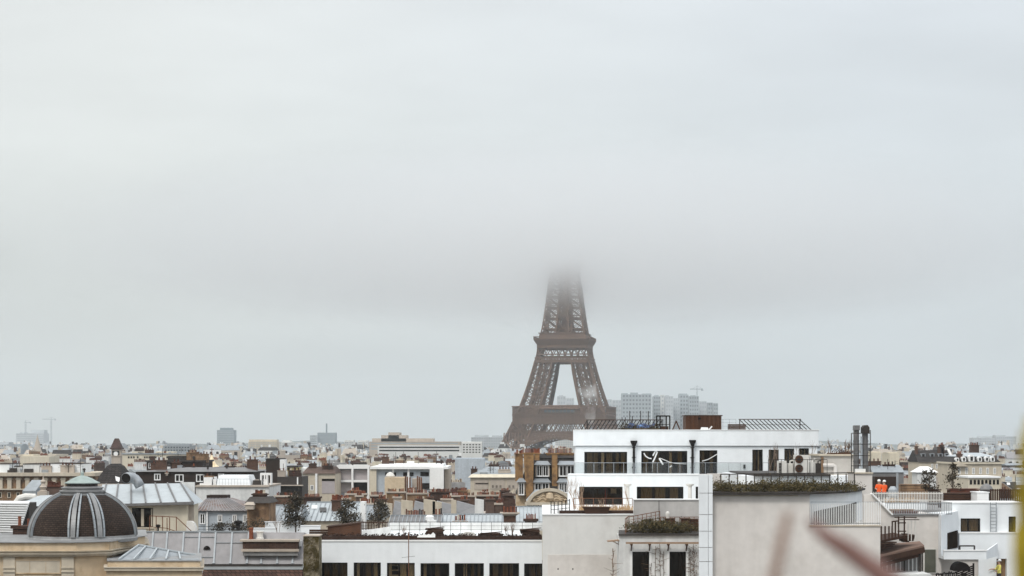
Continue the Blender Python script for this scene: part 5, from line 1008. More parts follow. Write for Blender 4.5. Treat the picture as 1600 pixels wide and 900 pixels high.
m = MB(); c = PX(731, 147); m.extr([(c-.7, 146.5, zf+.31), (c+.7, 146.5, zf+.31), (c+.5, 146.5, zf+.62), (c-.1, 146.5, zf+.7), (c-.6, 146.5, zf+.5)], (0, .5, 0)); solo('rubble_sack', m, 'plastic', 'pale sack slumped between two board piles', 'sack')
for k, (a, yt, lab) in enumerate(((632, 814, 'bare twiggy shrub left of the tallest board pile'), (794, 812, 'bare shrub left of the paler railing end'), (801, 806, 'taller bare shrub near the blank block'))):
    tree_bare((PX(a, 148), 148, zf), (PZ(yt, 148)-zf)*1.1, 80+k, 'bark', lab, 'shrub', .3, .02, 'bare_shrub', 'bare shrubs on the white wing', 2, 4)
t = thing('antenna_mast', 'thin metal aerial mast in front of the white wing', 'aerial', (PX(638.5, 138), 138, 0)); m = MB(); x = PX(638.5, 138); m.tube([(x, 138, 0), (x, 138, PZ(831, 138))], .035, 6); part('mast', m, 'rust', t)
m = MB(); z = PZ(869, 138); m.bar((x-.5, 138, z-.1), (x+.45, 138, z), .02)
for k in range(6): m.bar((x-.45+k*.17, 137.8, z-.1+k*.02), (x-.45+k*.17, 138.2, z-.1+k*.02), .015)
m.bar((x-.2, 138, PZ(834, 138)), (x+.25, 138, PZ(831.5, 138)), .03); part('aerial', m, 'iron', t)
# timber screens, low walls and evergreens left on the wing
zw = zf
m = MB(); x0, x1, _, z1 = R(483, 827, 517, 827, 152); planks(m, x0, x1, 152, 152.2, zw-.3, z1, 5, 41, .02, .02); solo('timber_screen', m, 'wood_dk', 'low dark timber screen left of the big plank wall', 'screen')
t = thing('timber_shed', 'brown plank shed with a slanting top on the white wing', 'shed', (PX(538, 151), 151.5, zw)); x0, x1 = PX(512, 151), PX(563, 151); za, zb_ = PZ(823, 151), PZ(816.5, 151); m = MB(); n = 8
for i in range(n):
    f0, f1 = i/n, (i+.88)/n; m.hexa([(x0, 151, zw+(za-zw)*f0), (x1, 151, zw+(zb_-zw)*f0), (x1, 151.2, zw+(zb_-zw)*f0), (x0, 151.2, zw+(za-zw)*f0)], [(x0, 151, zw+(za-zw)*f1), (x1, 151, zw+(zb_-zw)*f1), (x1, 151.2, zw+(zb_-zw)*f1), (x0, 151.2, zw+(za-zw)*f1)])
m.hexa([(x0+.05, 151.1, zw), (x1-.05, 151.1, zw), (x1-.05, 153, zw), (x0+.05, 153, zw)], [(x0+.05, 151.1, za-.1), (x1-.05, 151.1, zb_-.1), (x1-.05, 153, zb_-.1), (x0+.05, 153, za-.1)]); part('plank_wall', m, 'wood', t); m = MB(); m.hexa([(x0-.1, 150.9, za-.05), (x1+.1, 150.9, zb_-.05), (x1+.1, 153.1, zb_-.05), (x0-.1, 153.1, za-.05)], [(x0-.1, 150.9, za+.03), (x1+.1, 150.9, zb_+.03), (x1+.1, 153.1, zb_+.03), (x0-.1, 153.1, za+.03)]); part('roof', m, 'wood_dk', t)
for k, (a, b, y0_, Yy, lab) in enumerate(((414, 470, 816, 160, 'low white wall left of the evergreens'), (392, 432, 826, 157, 'lower white wall with a thin rail beside orange pots'), (470, 500, 822, 158, 'small white parapet behind the dark timber screen'))):
    m = MB(); m.box(PX(a, Yy), PX(b, Yy), Yy, Yy+.3, 0, PZ(y0_, Yy)); m.box(PX(a, Yy)-.04, PX(b, Yy)+.04, Yy-.05, Yy+.35, PZ(y0_, Yy), PZ(y0_, Yy)+.06); solo('low_wall', m, 'white', lab, 'wall', 'low white roof walls')
t = thing('railing', 'dark timber railing between the plank shed and the back parapet', 'railing', (PX(585, 155), 155, zw)); rail_line(t, (PX(563, 155), 155, zw), (PX(606, 155), 155, zw), 1.05, 10, .06, .08, 'wood_dk', (.5,), 'rail')
m = MB(); m.hexa([(PX(525, 154), 154, zw), (PX(610, 154), 154, zw), (PX(610, 154), 154.3, zw), (PX(525, 154), 154.3, zw)], [(PX(525, 154), 154, zw+.12), (PX(610, 154), 154, zw+.75), (PX(610, 154), 154.3, zw+.75), (PX(525, 154), 154.3, zw+.12)]); solo('ramp_wall', m, 'white_dirty', 'pale wedge shaped ramp wall right of the plank shed', 'wall')
crown_tree(462, 826, 779, 160, 36, 2200, 'dark bushy evergreen left of the plank shed', 'conifer', .11, 3, zw, group='roof evergreens'); crown_tree(545, 828, 783, 160, 30, 1900, 'upright dark evergreen behind the plank shed', 'conifer', .10, 4, zw, group='roof evergreens'); crown_tree(591, 830, 784, 160, 34, 1500, 'sparser olive brown evergreen right of the plank shed', 'conifer', .10, 5, zw, group='roof evergreens')
tree_bare((PX(433, 156), 156, zw), (PZ(800, 156)-zw)*1.1, 90, 'bark', 'bare reddish shrub left of the plank shed', 'shrub', .3, .02, 'bare_shrub', 'bare shrubs on the white wing', 3, 4)
# ================================================================ ivy grown pier
Y = 141.0; P_ = thing('chimney_pier', 'square pier grown over with moss and ivy', 'pier', (PX(486, Y), Y+.9, 0)); m = MB(); m.box(PX(474, Y), PX(498.5, Y), Y, Y+2, 0, PZ(838, Y)); part('shaft', m, surf('mossy_stone', (.34, .29, .21), .95, .35, .8, 4.0, col2=(.065, .05, .016), c2scale=1.6, c2amt=.9), P_)
m = MB(); rr = random.Random(17)
for _ in range(900):
    fx = rr.random(); m.leaf((PX(474+24.5*fx, Y), Y-.04+rr.gauss(0, .03), PZ(840+54*rr.random()**(1.6-fx), Y)), .05, rr)
m.v = m.v; part('ivy', m, 'ivy', P_); m = MB(); m.box(PX(473, Y), PX(499.5, Y), Y-.1, Y+2.1, PZ(838, Y), PZ(836.6, Y)); part('cap', m, 'greybeige', P_)
# ================================================================ domed stone corner building at left
H = thing('domed_building', 'cream stone corner building crowned by a ribbed dark slate dome', 'building', (PX(110, 123), 124, 0))
DY = 124.6; dcx = PX(129, DY); Rb = LEN(81.5, DY); zb0 = PZ(838.6, DY); Hd = LEN(70, DY)
plan0 = [(PX(-70, 119.5), 119.5), (PX(118, 119.5), 119.5), (PX(168, 120.6), 120.6), (PX(224, 128), 128), (PX(222, 136), 136), (PX(-70, 119.5), 136)]
def ngon_off(pl, d):
    out = []
    n = len(pl)
    for i in range(n):
        p, q, r = Vector(pl[i-1]), Vector(pl[i]), Vector(pl[(i+1) % n]); e1 = (q-p).normalized(); e2 = (r-q).normalized(); n1 = Vector((e1.y, -e1.x)); n2 = Vector((e2.y, -e2.x)); b = (n1+n2); b = b/(b.dot(n1)); out.append(q+b*d)
    return out
def course(mb, d0, d1, z0, z1, mi=0):
    a = ngon_off(plan0, d0); b = ngon_off(plan0, d1); n = len(a)
    mb.add([(p.x, p.y, z0) for p in a]+[(p.x, p.y, z1) for p in b], [tuple(reversed(range(n))), tuple(range(n, 2*n))]+[(i, (i+1) % n, (i+1) % n+n, i+n) for i in range(n)], mi)
zq = lambda y: PZ(y, 119.5)
m = MB(); course(m, 0, 0, 0, zq(869.5)); part('wall', m, 'stone', H)
m = MB(); course(m, .28, .42, zq(869.4), zq(866)); course(m, .42, .45, zq(866)+.001, zq(864)); course(m, .12, .12, zq(864)+.001, zq(862.5)); course(m, .3, .36, zq(862.5)+.001, zq(860.5)); part('cornice', m, 'stone_pale', H)
m = MB(); course(m, .1, .1, zq(860.5)+.001, zq(848)); part('attic_course', m, 'stone', H)
m = MB(); course(m, .26, .26, zq(848)+.001, zq(847)); course(m, .1, -.4, zq(847)+.001, zq(846.2)); part('lead_capping', m, 'lead', H)
m = MB(); x0, x1, z0, z1 = R(25, 876, 94, 895, 119.5); m.box(x0, x1, 119.44, 119.52, z0, z1)
part('panel', m, 'stone_pale', H); m = MB()
for a in (47, 72): c = PX(a, 119.5); m.box(c-.015, c+.015, 119.43, 119.5, z0+.03, z1-.03)
for q0, q1, r0, r1 in ((x0-.1, x1+.1, z1, z1+.07), (x0-.1, x1+.1, z0-.07, z0), (x0-.1, x0-.001, z0, z1), (x1+.001, x1+.1, z0, z1)): m.box(q0, q1, 119.4, 119.52, r0, r1)
part('panel_frame', m, 'stone', H)
for a, b in ((6, 24), (97, 116)):
    m = MB(); m.box(PX(a, 119.5), PX(b, 119.5), 119.36, 119.52, 0, zq(869.5)-.01)
    for y in (886, 892): m.box(PX(a-.6, 119.5), PX(b+.6, 119.5), 119.28, 119.5, zq(y+1.8), zq(y))
    part('pilaster', m, 'stone_pale', H)
m = MB(); m.box(PX(37, 119.5), PX(83, 119.5), 119.38, 119.55, zq(915), zq(899)); part('window_head', m, 'stone_pale', H)
m = MB(); m.box(PX(40, 119.5), PX(80, 119.5), 119.37, 119.5, zq(915), zq(900.5)); part('window', m, 'darkpane', H)
def shingle_mat():
    m = bricky('fish_scale_slates', (.030, .019, .014), (.055, .036, .027), (.012, .008, .006), .26, .125, .02, bump=.2); t = m.node_tree
    pos = N(t, 'ShaderNodeNewGeometry').outputs['Position']; sp = N(t, 'ShaderNodeSeparateXYZ'); lk(t, pos, sp.inputs[0])
    ax = N(t, 'ShaderNodeMath', operation='SUBTRACT'); ax.inputs[1].default_value = dcx; lk(t, sp.outputs[0], ax.inputs[0])
    ay = N(t, 'ShaderNodeMath', operation='SUBTRACT'); ay.inputs[1].default_value = DY; lk(t, sp.outputs[1], ay.inputs[0])
    at = N(t, 'ShaderNodeMath', operation='ARCTAN2'); lk(t, ax.outputs[0], at.inputs[0]); lk(t, ay.outputs[0], at.inputs[1])
    ml = N(t, 'ShaderNodeMath', operation='MULTIPLY'); ml.inputs[1].default_value = 3.0; lk(t, at.outputs[0], ml.inputs[0])
    cb = N(t, 'ShaderNodeCombineXYZ'); lk(t, ml.outputs[0], cb.inputs[0]); lk(t, sp.outputs[2], cb.inputs[1])
    br = [n for n in t.nodes if n.type == 'TEX_BRICK'][0]; lk(t, cb.outputs[0], br.inputs[0]); return m
# the dome: eight curved faces, four wide and four narrow
azs = []
for k in range(4):
    for s in (-1, 1): azs.append(-math.pi/2+k*math.pi/2+s*math.radians(14)+math.radians(17))
TM = math.radians(65); ns = 18
def dpt(az, t, off=0): r = (Rb+off)*math.cos(t); return Vector((dcx+r*math.cos(az), DY+r*math.sin(az), zb0+.12+(Hd+off)*math.sin(t)))
m = MB(); vs = []; fs = []
azf = []                                       # wide faces bulge a little, so add points along them
for i in range(8):
    a, b = azs[i], azs[(i+1) % 8]
    if b < a: b += 2*math.pi
    n = 1 if i % 2 == 0 else 6
    for j in range(n): azf.append(a+(b-a)*j/n)
N_ = len(azf)
for k in range(ns+1):
    for a in azf: vs.append(dpt(a, TM*k/ns))
fs = [(k*N_+j, k*N_+(j+1) % N_, (k+1)*N_+(j+1) % N_, (k+1)*N_+j) for k in range(ns) for j in range(N_)]+[tuple(reversed(range(N_))), tuple(range(ns*N_, (ns+1)*N_))]
m.add(vs, fs); dome = part('dome', m, shingle_mat(), H)
for az in azs:
    m = MB(); dA = .052
    for k in range(ns):
        t0, t1 = TM*k/ns, TM*(k+1)/ns
        for da, wd, off in ((0, .30, .10), (-.079, .12, .05), (.079, .12, .05)):
            sc0 = 1.0; p, q = dpt(az+da*(1+.5*t0), t0, off), dpt(az+da*(1+.5*t1), t1, off)
            if (k % 3 == 2) and da: q = p.lerp(q, .9)
            rad = Vector((math.cos(az), math.sin(az), 0)); nrm = (rad*math.cos((t0+t1)/2)+Vector((0, 0, 1))*math.sin((t0+t1)/2)); d = (q-p).normalized(); side = nrm.cross(d).normalized()*wd*(.5+.5*math.cos(t0))*.5; th = nrm*.06
            m.hexa((p-side-th, p+side-th, q+side-th, q-side-th), (p-side+th, p+side+th, q+side+th, q-side+th), 0 if da == 0 else 1)
    part('rib', m, ['lead', 'zinc'], dome)
m = MB(); m.lathe((dcx, DY, zb0-.25), [(Rb+.12, 0), (Rb+.14, .2), (Rb+.08, .28), (Rb+.06, .40), (Rb-.1, .42)], 40); part('curb', m, 'lead', H)
zt = dpt(0, TM).z; L_ = lambda n: LEN(n, DY)
m = MB(); m.lathe((dcx, DY, zt-.1), [(L_(37), 0), (L_(38), .08), (L_(34), .14), (L_(34.5), .24), (L_(36), .28), (L_(36), .35), (L_(31), .40), (L_(31), .48), (L_(33), .51), (L_(33), .57), (L_(27), .63)], 16); part('lantern_base', m, 'lead', H)
m = MB(); m.lathe((dcx-.02, DY, zt+.53), [(L_(24), 0), (L_(24), .17)], 16); part('lantern_neck', m, 'iron', H)
m = MB(); m.lathe((dcx-.02, DY, zt+.70), [(L_(26), 0), (L_(27.5), .03), (L_(27.5), .08), (L_(23), .16), (L_(15), .36), (L_(8), .48), (L_(3), .53), (L_(2.2), .62), (L_(3), .68), (L_(2), .76), (L_(.7), .86), (L_(.5), 1.05)], 16); part('lantern_cap', m, 'verdigris', H)
# zinc roofed wing with a stone parapet, right of the dome
W_ = thing('stone_wing', 'low cream stone wing with a zinc roof right of the dome', 'building', (PX(245, 118), 121, 0)); Y = 118.0
m = MB(); tbox(m, 166, 316, Y, Y+8, 0, PZ(887.5, Y)); part('wall', m, 'stone', W_); m = MB(); x0, x1 = PX(163, Y), PX(318, Y)
tbox(m, 163, 318, Y-.22, Y+8, PZ(891.5, Y), PZ(887, Y)); tbox(m, 162, 319, Y-.3, Y+8, PZ(887, Y)+.001, PZ(885.5, Y)); part('cornice', m, 'stone_pale', W_)
m = MB(); tbox(m, 168, 313, Y-.05, Y+8, PZ(885.5, Y)+.002, PZ(877, Y)); part('parapet', m, 'stone', W_); m = MB(); tbox(m, 167, 315, Y-.12, Y+8, PZ(877, Y)+.001, PZ(875.6, Y)); part('capping', m, 'lead', W_)
pA, pB, pC, pD, pE = PT(186, 875, Y+.3), PT(312, 874.5, Y+.3), PT(306, 868.5, Y+5.5), PT(217, 852.5, Y+5), PT(180, 871, Y+6)
m = MB(); lo = PZ(875.6, Y)-.03
m.add([pA, pB, pC, pD, pE]+[Vector((p.x, p.y, lo)) for p in (pA, pB, pC, pD, pE)], [(0,1,2,3), (0,3,4), (5,9,8,7,6), (0,5,6,1), (1,6,7,2), (2,7,8,3), (3,8,9,4), (4,9,5,0)]); rf = part('roof', m, 'zinc', W_)
m = MB()
for k, f in enumerate((.18, .38, .58, .76)): a, b = pA.lerp(pB, f), pD.lerp(pC, max(0, f-.06)); up = Vector((0, 0, .05)); m.bar(a+up, b+up, .1, .08)
m.bar(pA+Vector((0,0,.05)), pD+Vector((0,0,.05)), .12, .1); m.bar(pD+Vector((0,0,.06)), pC+Vector((0,0,.06)), .14, .1); part('seam', m, 'zinc_light', rf)
# ================================================================ zinc mansard with low brick chimney
Z_ = thing('zinc_roof_house', 'house with a long pale zinc mansard over brown roof tiles', 'house', (PX(352, 148), 150, 0)); Y = 146.0; z0, z1 = PZ(881, Y), PZ(832, 147); xa, xb = PX(218, Y), PX(473.5, Y)
m = MB(); m.box(xa, xb, Y+2.5, Y+14, 0, z0-2.2); m.box(xa, xb, Y-1.2, Y+2.49, 0, PZ(915, Y-1.2)); part('wall', m, 'greybeige', Z_)
m = MB(); m.hexa([(xa, Y, z0), (xb, Y, z0), (xb, Y+6, z0), (xa, Y+6, z0)], [(xa, Y+1, z1+.05), (xb, Y+1, z1), (xb, Y+5.5, z1-.5), (xa, Y+5.5, z1-.5)]); zr_ = part('mansard', m, 'zinc_purple', Z_)
m = MB(); sl = lambda px, f: Vector((PX(px, Y), Y+1.0*f-.03, z0+(z1-z0)*f+.03))
for a, f1 in ((236, 1), (258, 1), (284, 1), (309, 1), (334, 1), (360, 1), (386, 1), (408, .42), (433, .42), (457, .42)): m.bar(sl(a, .0), sl(a, f1), .13, .1); m.bar(sl(a, .0)-Vector((0, .05, 0)), sl(a, .03)-Vector((0, .05, 0)), .2, .12)
for a, b, f in ((284, 334, .84), (334, 386, .66), (309, 334, .2)): m.bar(sl(a, f), sl(b, f), .06, .05)
m.bar(sl(218, 1)+Vector((0, .05, .03)), sl(386, 1)+Vector((0, .05, .03)), .2, .12); part('seam', m, 'zinc', zr_)
m = MB(); m.box(xa, xb, Y-.35, Y+.02, z0-.14, z0-.01); part('gutter', m, 'iron', Z_); m = MB(); m.box(xa, xb, Y-.28, Y-.02, z0-.42, z0-.141); part('fascia', m, 'zinc_light', Z_)
m = MB(); m.hexa([(PX(318, Y), Y-1.5, PZ(915, Y)), (xb, Y-1.5, PZ(915, Y)), (xb, Y+2, PZ(915, Y)), (PX(318, Y), Y+2, PZ(915, Y))], [(PX(318, Y), Y-.2, z0-.422), (xb, Y-.2, z0-.422), (xb, Y+2, z0-.422), (PX(318, Y), Y+2, z0-.422)]); part('tiled_slope', m, 'tile_brown', Z_)
m = MB(); c = sl(322, .44); m.extr([c+Vector((.27*math.cos(q*math.pi/10), 0, .3*math.sin(q*math.pi/10))) for q in range(11)], (0, -.06, 0)); part('vent_hole', m, 'black', Z_)
m = MB(); x0, x1, _, zt_ = R(380, 846, 466, 846, Y); m.box(x0, x1, Y-.2, Y+1.5, PZ(868, Y), PZ(862, Y)); part('chimney_base', m, 'lead', Z_); ch = thing('chimney_wall', 'long low dark brick chimney with a stone cap on the zinc mansard', 'chimney', ((x0+x1)/2, Y+1, z0)); m = MB(); m.box(x0, x1, Y-.25, Y+1.1, PZ(862, Y)+.002, zt_+.003); part('stack', m, 'brick_dark', ch)
m = MB(); m.box(x0-.2, x1+.1, Y-.4, Y+1.25, zt_+.003, zt_+.15); m.box(x0-.1, x1+.1, Y-.35, Y-.251, PZ(861.5, Y), PZ(857.5, Y)); part('cap', m, 'greybeige', ch, 'weathered stone cap'); pot_row(ch, PX(386, Y), PX(396, Y), Y+.5, zt_+.15, 1, .95, .2); m = MB(); m.lathe((PX(405, Y), Y+.5, zt_+.15), [(.3, 0), (.3, .1), (.24, .14), (.24, .5), (.32, .55), (.32, .62)], 10); part('chimney_pot', m, 'plastic', ch, 'squat pale grey pot')
m = MB(); m.box(PX(466.5, Y), PX(470, Y), Y+.3, Y+.6, PZ(854, Y), PZ(844, Y)); solo('vent_box', m, 'paintwhite', 'small white vent box at the right end of the brick chimney', 'vent')
# ================================================================ cream penthouse with seamed zinc roof
J = thing('penthouse', 'cream rooftop house with a seamed zinc roof behind the dome', 'house', (PX(245, 150), 152, 0)); Y = 150.0
m = MB(); hole = R(206, 793.5, 239, 824, Y); cut_wall(m, PX(165, Y), PX(293, Y), PZ(834, Y), PZ(786, Y), Y, Y+.35, [hole]); m.box(PX(165, Y), PX(293, Y), Y+2, Y+5.2, 0, PZ(787, Y)); m.box(PX(165, Y), PX(293, Y), Y+.0, Y+1.99, 0, PZ(834, Y)-.004); m.box(PX(293, Y)-.3, PX(293, Y), Y+.351, Y+1.99, PZ(834, Y), PZ(787, Y)); part('wall', m, 'cream', J)
wj = big_window(J, 206, 793.5, 239, 824, Y, (), (), .1, 1.6); f = MB(); x0, x1, z0w, z1w = hole; c = (x0+x1)/2
f.box(c-.11, c+.11, Y+.03, Y+.16, z0w+.08, z1w-.08); f.box(x1-.16, x1-.07, Y+.03, Y+.16, z0w+.08, z1w-.08); f.box(x0-.1, x1+.1, Y-.12, Y+.02, z0w-.1, z0w-.001); part('casement', f, 'stone_pale', wj)
r0, r1, e0, e1 = PT(160, 757, 155), PT(284, 755, 155), PT(150, 789, 149.4), PT(303, 784.5, 149.4)
m = MB(); bk = Vector((0, 1.6, -.2)); lo = PZ(788, 149.4); m.add([e0, e1, r1, r0, r1+bk, r0+bk, Vector((e0.x, e0.y, lo-.15)), Vector((e1.x, e1.y, lo-.02)), Vector((e1.x-.4, 156.5, lo)), Vector((e0.x, 156.5, lo))], [(0,1,2,3), (3,2,4,5), (1,7,8,4,2), (0,3,5,9,6), (6,9,8,7), (0,6,7,1), (4,8,9,5)]); rj = part('roof', m, 'zinc_light', J)
m = MB(); up = Vector((0, -.03, .05))
for f0 in (.05, .2, .36, .51, .665, .82, .985): a = r0.lerp(r1, f0); b = e0.lerp(e1, f0*1.0); m.bar(a+up, b+up, .11, .09)
m.bar(e0+Vector((0, -.03, -.06)), e1+Vector((0, -.03, -.06)), .16, .2); part('seam', m, 'zinc_dark', rj)
m = MB()
for k in range(6): m.bar(r0.lerp(r1, .02)+Vector((-.2+k*.05, -.5*k, -.2*k-.02)), r0.lerp(r1, .45)+Vector((-.2, -.5*k, -.2*k+.10)), .05)
m = MB(); m.box(PX(281, 157), PX(303.5, 157), 157, 157.4, 0, PZ(753.5, 157)); part('gable_wall', m, 'white_dirty', J); m = MB(); tbox(m, 289, 303, 150.5, 156.9, 0, PZ(789, 150.3)); part('side_wall', m, 'greybeige', J)
t = thing('duct', 'shiny metal elbow duct rising from the seamed zinc roof', 'duct', (PX(208, 153), 153, PZ(757, 153))); m = MB(); pts = [PT(a, b, 152.6-d_) for a, b, d_ in ((197, 747, .8), (200.5, 745.8, .4), (206, 746.2, .1), (211.5, 749, 0), (215, 753, 0), (219, 760, 0))]; m.tube(pts, [.42, .42, .42, .42, .4, .4], 14); part('elbow', m, 'steel', t, smooth=True)
m = MB(); d = (pts[0]-pts[1]).normalized(); m.tube([pts[0]-d*.02, pts[0]+d*.03], .39, 14); part('mouth', m, 'black', t)
zl = PZ(831, 148); t = thing('stair_railing', 'rusty stair railing beside the cream penthouse window', 'railing', (PX(265, 148), 148, zl)); m = MB()
for a, yt in ((234, 807), (244, 807), (254, 807.5), (261, 809), (265, 808.5), (275.5, 808)):
    q = MB(); x = PX(a, 148); q.bar((x, 148, zl-.2), (x, 148, PZ(yt, 148)), .06); part('post', q, 'rust', t)
m.bar(PT(234, 806, 148), PT(276, 808, 148), .06); m.bar(PT(275.5, 808, 148), PT(299, 830, 148), .06); m.bar(PT(234, 823, 148), PT(262, 825.5, 148), .05); m.bar(PT(262, 826, 148), PT(281, 832, 148), .05); part('rail', m, 'rust', t)
m = MB(); c = PX(247, 147.4); z = PZ(833, 147.4); m.lathe((c, 147.4, z), [(.08, 0), (.07, .45), (.18, .5), (.2, .62), (.1, .68)], 9); solo('vent_pipe', m, 'black', 'black capped vent pipe before the rusty stair railing', 'vent')
m = MB(); x0, x1 = PX(292, 149), PX(308, 149); z = PZ(831, 149); m.extr([(x0, 148.6, z), (x1, 148.6, z), (x1-.05, 148.6, z+.35), (x1-.2, 148.6, z+.7), (x1-.4, 148.6, z+.85), (x0+.05, 148.6, z+.86)], (0, .8, 0)); solo('water_tank', m, 'plastic', 'rounded cream tank at the right corner of the penthouse', 'tank')
# ================================================================ far left foreground: louvres, brick chimney, bits of roof
Y = 132.0; t = thing('louvre_screen', 'pale grey louvred roof screen at the far left edge', 'screen', (PX(12, Y), Y, 0)); n = 17; m = MB(); za, zb_ = PZ(784, Y), PZ(846, Y); m.box(PX(-40, Y), PX(43, Y), Y+.35, Y+2.5, 0, za-.1); part('backing', m, 'iron', t)
for k in range(n):
    z = za-(za-zb_)*k/n; m = MB(); xr = PX(45-k*1.15, Y); m.hexa([(PX(-40, Y), Y, z-.13), (xr, Y, z-.16), (xr, Y+.34, z-.03), (PX(-40, Y), Y+.34, z)], [(PX(-40, Y), Y, z-.06), (xr, Y, z-.09), (xr, Y+.34, z+.04), (PX(-40, Y), Y+.34, z+.07)]); part('louvre', m, 'paintwhite', t)
Y = 128.5; t = thing('chimney', 'dark brick chimney with two red pots left of the dome', 'chimney', (PX(32, Y), Y+.4, 0)); m = MB(); m.box(PX(20, Y), PX(45, Y), Y, Y+1, 0, PZ(826, Y)); part('stack', m, 'brick_dark', t); m = MB(); m.box(PX(17, Y), PX(46.5, Y), Y-.1, Y+1.1, PZ(826, Y), PZ(821.5, Y)); part('cap', m, 'brick_dark', t)
for a, b, h in ((24.5, 31, 17), (39, 45.5, 13)): pot_row(t, PX(a, Y), PX(b, Y), Y+.5, PZ(821.5, Y), 1, LEN(h, Y), .13)
Y = 150.0; t = thing('zinc_roof_house', 'pale zinc roof with dark gaps just left of the dome lantern', 'house', (PX(65, Y), Y+4, 0)); m = MB(); m.box(PX(22, Y), PX(112, Y), Y+.3, Y+9, 0, PZ(792, Y)); part('wall', m, 'darkwall', t); m = MB(); x0, x1 = PX(20, Y), PX(113, Y); m.hexa([(x0, Y, PZ(791, Y)), (x1, Y, PZ(791, Y)), (x1, Y+9, PZ(791, Y)), (x0, Y+9, PZ(791, Y))], [(x0+1.2, Y+4, PZ(774, Y+4)), (x1-.2, Y+4, PZ(772, Y+4)), (x1-.2, Y+7, PZ(774, Y+7)), (x0+1.2, Y+7, PZ(774, Y+7))]); part('roof', m, 'zinc_light', t)
Yv = 155.2; z = PZ(779, Yv)+.0
m = MB(); m.tube([(PX(26, Yv), Yv, PZ(786, Yv)), (PX(31, Yv), Yv, PZ(779, Yv)), (PX(40, Yv), Yv, PZ(776, Yv)), (PX(56, Yv), Yv, PZ(776, Yv))], [.3, .32, .3, .25], 10); m.box(PX(52, Yv), PX(60, Yv), Yv-.3, Yv+.4, PZ(784, Yv), PZ(775, Yv)); solo('vent_duct', m, 'plastic', 'bent white roof duct left of the dome lantern', 'duct', smooth=False)
m = MB(); Yv = 170; x0, x1, _, z1 = R(35, 751, 59, 751, Yv); m.hexa([(x0, Yv, 0), (x1, Yv, 0), (x1, Yv+3, 0), (x0, Yv+3, 0)], [(x0, Yv, PZ(767, Yv)), (x1-.2, Yv, PZ(767, Yv)), (x1-.2, Yv+3, z1), (x0+.1, Yv+3, z1)]); solo('metal_hood', m, 'zinc', 'slanting dull metal hood before the stone pilasters', 'roof hood')
Yv = 165; x = PX(67.5, Yv); m = MB(); m.box(x-.42, x+.42, Yv-.4, Yv+.4, 0, PZ(768, Yv)); m.lathe((x, Yv, PZ(768, Yv)), [(0.32, 0.00), (0.34, 0.08), (0.22, 0.15), (0.32, 0.34), (0.35, 0.41), (0.22, 0.51), (0.15, 0.71), (0.24, 0.83), (0.22, 0.94), (0.08, 1.05), (0.04, 1.27), (0.01, 1.50)], 12); solo('stone_finial', m, 'greybeige', 'stone urn finial left of the dome lantern', 'finial')
Yv = 168; t = thing('chimney', 'wide red brick chimney behind the stone urn finial', 'chimney', (PX(82, Yv), Yv, 0)); m = MB(); m.box(PX(71, Yv), PX(93, Yv), Yv, Yv+1.2, 0, PZ(761, Yv)); part('stack', m, 'redroof', t); m = MB(); m.box(PX(70, Yv), PX(94, Yv), Yv-.1, Yv+1.3, PZ(761, Yv), PZ(759, Yv)); part('cap', m, 'terracotta_dk', t); pot_row(t, PX(72, Yv), PX(92, Yv), Yv+.6, PZ(759, Yv), 5, .4, .16, 'terracotta_dk')
# ================================================================ blue grey house and its neighbours
K = thing('apartment_house', 'blue grey stained house under a rusty brown lead roof', 'house', (PX(350, 178), 182, 0)); Y = 178.0; m = MB(); ze_ = PZ(798, Y); m.box(PX(309, Y), PX(394, Y), Y, Y+9, 0, ze_); part('wall', m, 'bluegrey', K)
m = MB(); zr_ = PZ(778.5, Y+4); m.hexa([(PX(304, Y), Y-.4, ze_), (PX(397, Y), Y-.4, ze_), (PX(397, Y), Y+9.3, ze_), (PX(304, Y), Y+9.3, ze_)], [(PX(322, Y+4), Y+4, zr_), (PX(358, Y+4), Y+4, zr_), (PX(358, Y+4), Y+6, zr_), (PX(322, Y+4), Y+6, zr_)]); kr = part('roof', m, surf('rusty_lead_roof', (.24, .215, .21), .6, .3, .5, 2.0, streak=1.5, col2=(.17, .10, .075), c2amt=.5), K)
m = MB(); m.box(PX(323, Y+4), PX(355, Y+4), Y+3.9, Y+6.1, zr_-.05, zr_+.3); part('ridge_box', m, 'darkwall', K)
m = MB(); x0 = PX(304, Y)
for k in range(1, 18): a = Vector((PX(304+93*k/18, Y), Y-.42, ze_+.05)); b = Vector((PX(322+36*k/18, Y+4), Y+4, zr_+.04)); m.bar(a, b, .06, .05)
part('seam', m, 'zinc_purple', kr)
for a, b, c, d in ((312, 802, 321, 819), (340, 804, 347.5, 816), (363, 804, 370, 816), (379.5, 804, 386.5, 816)): window(K, a, b, c, d, Y, .07, 'paintwhite', fw=.1)
m = MB(); m.bar((PX(324, Y), Y-.15, 0), (PX(324, Y), Y-.15, ze_-.1), .14); part('downpipe', m, 'paintwhite', K); OCC.append((PX(300, Y), PX(400, Y), Y-2, Y+12))
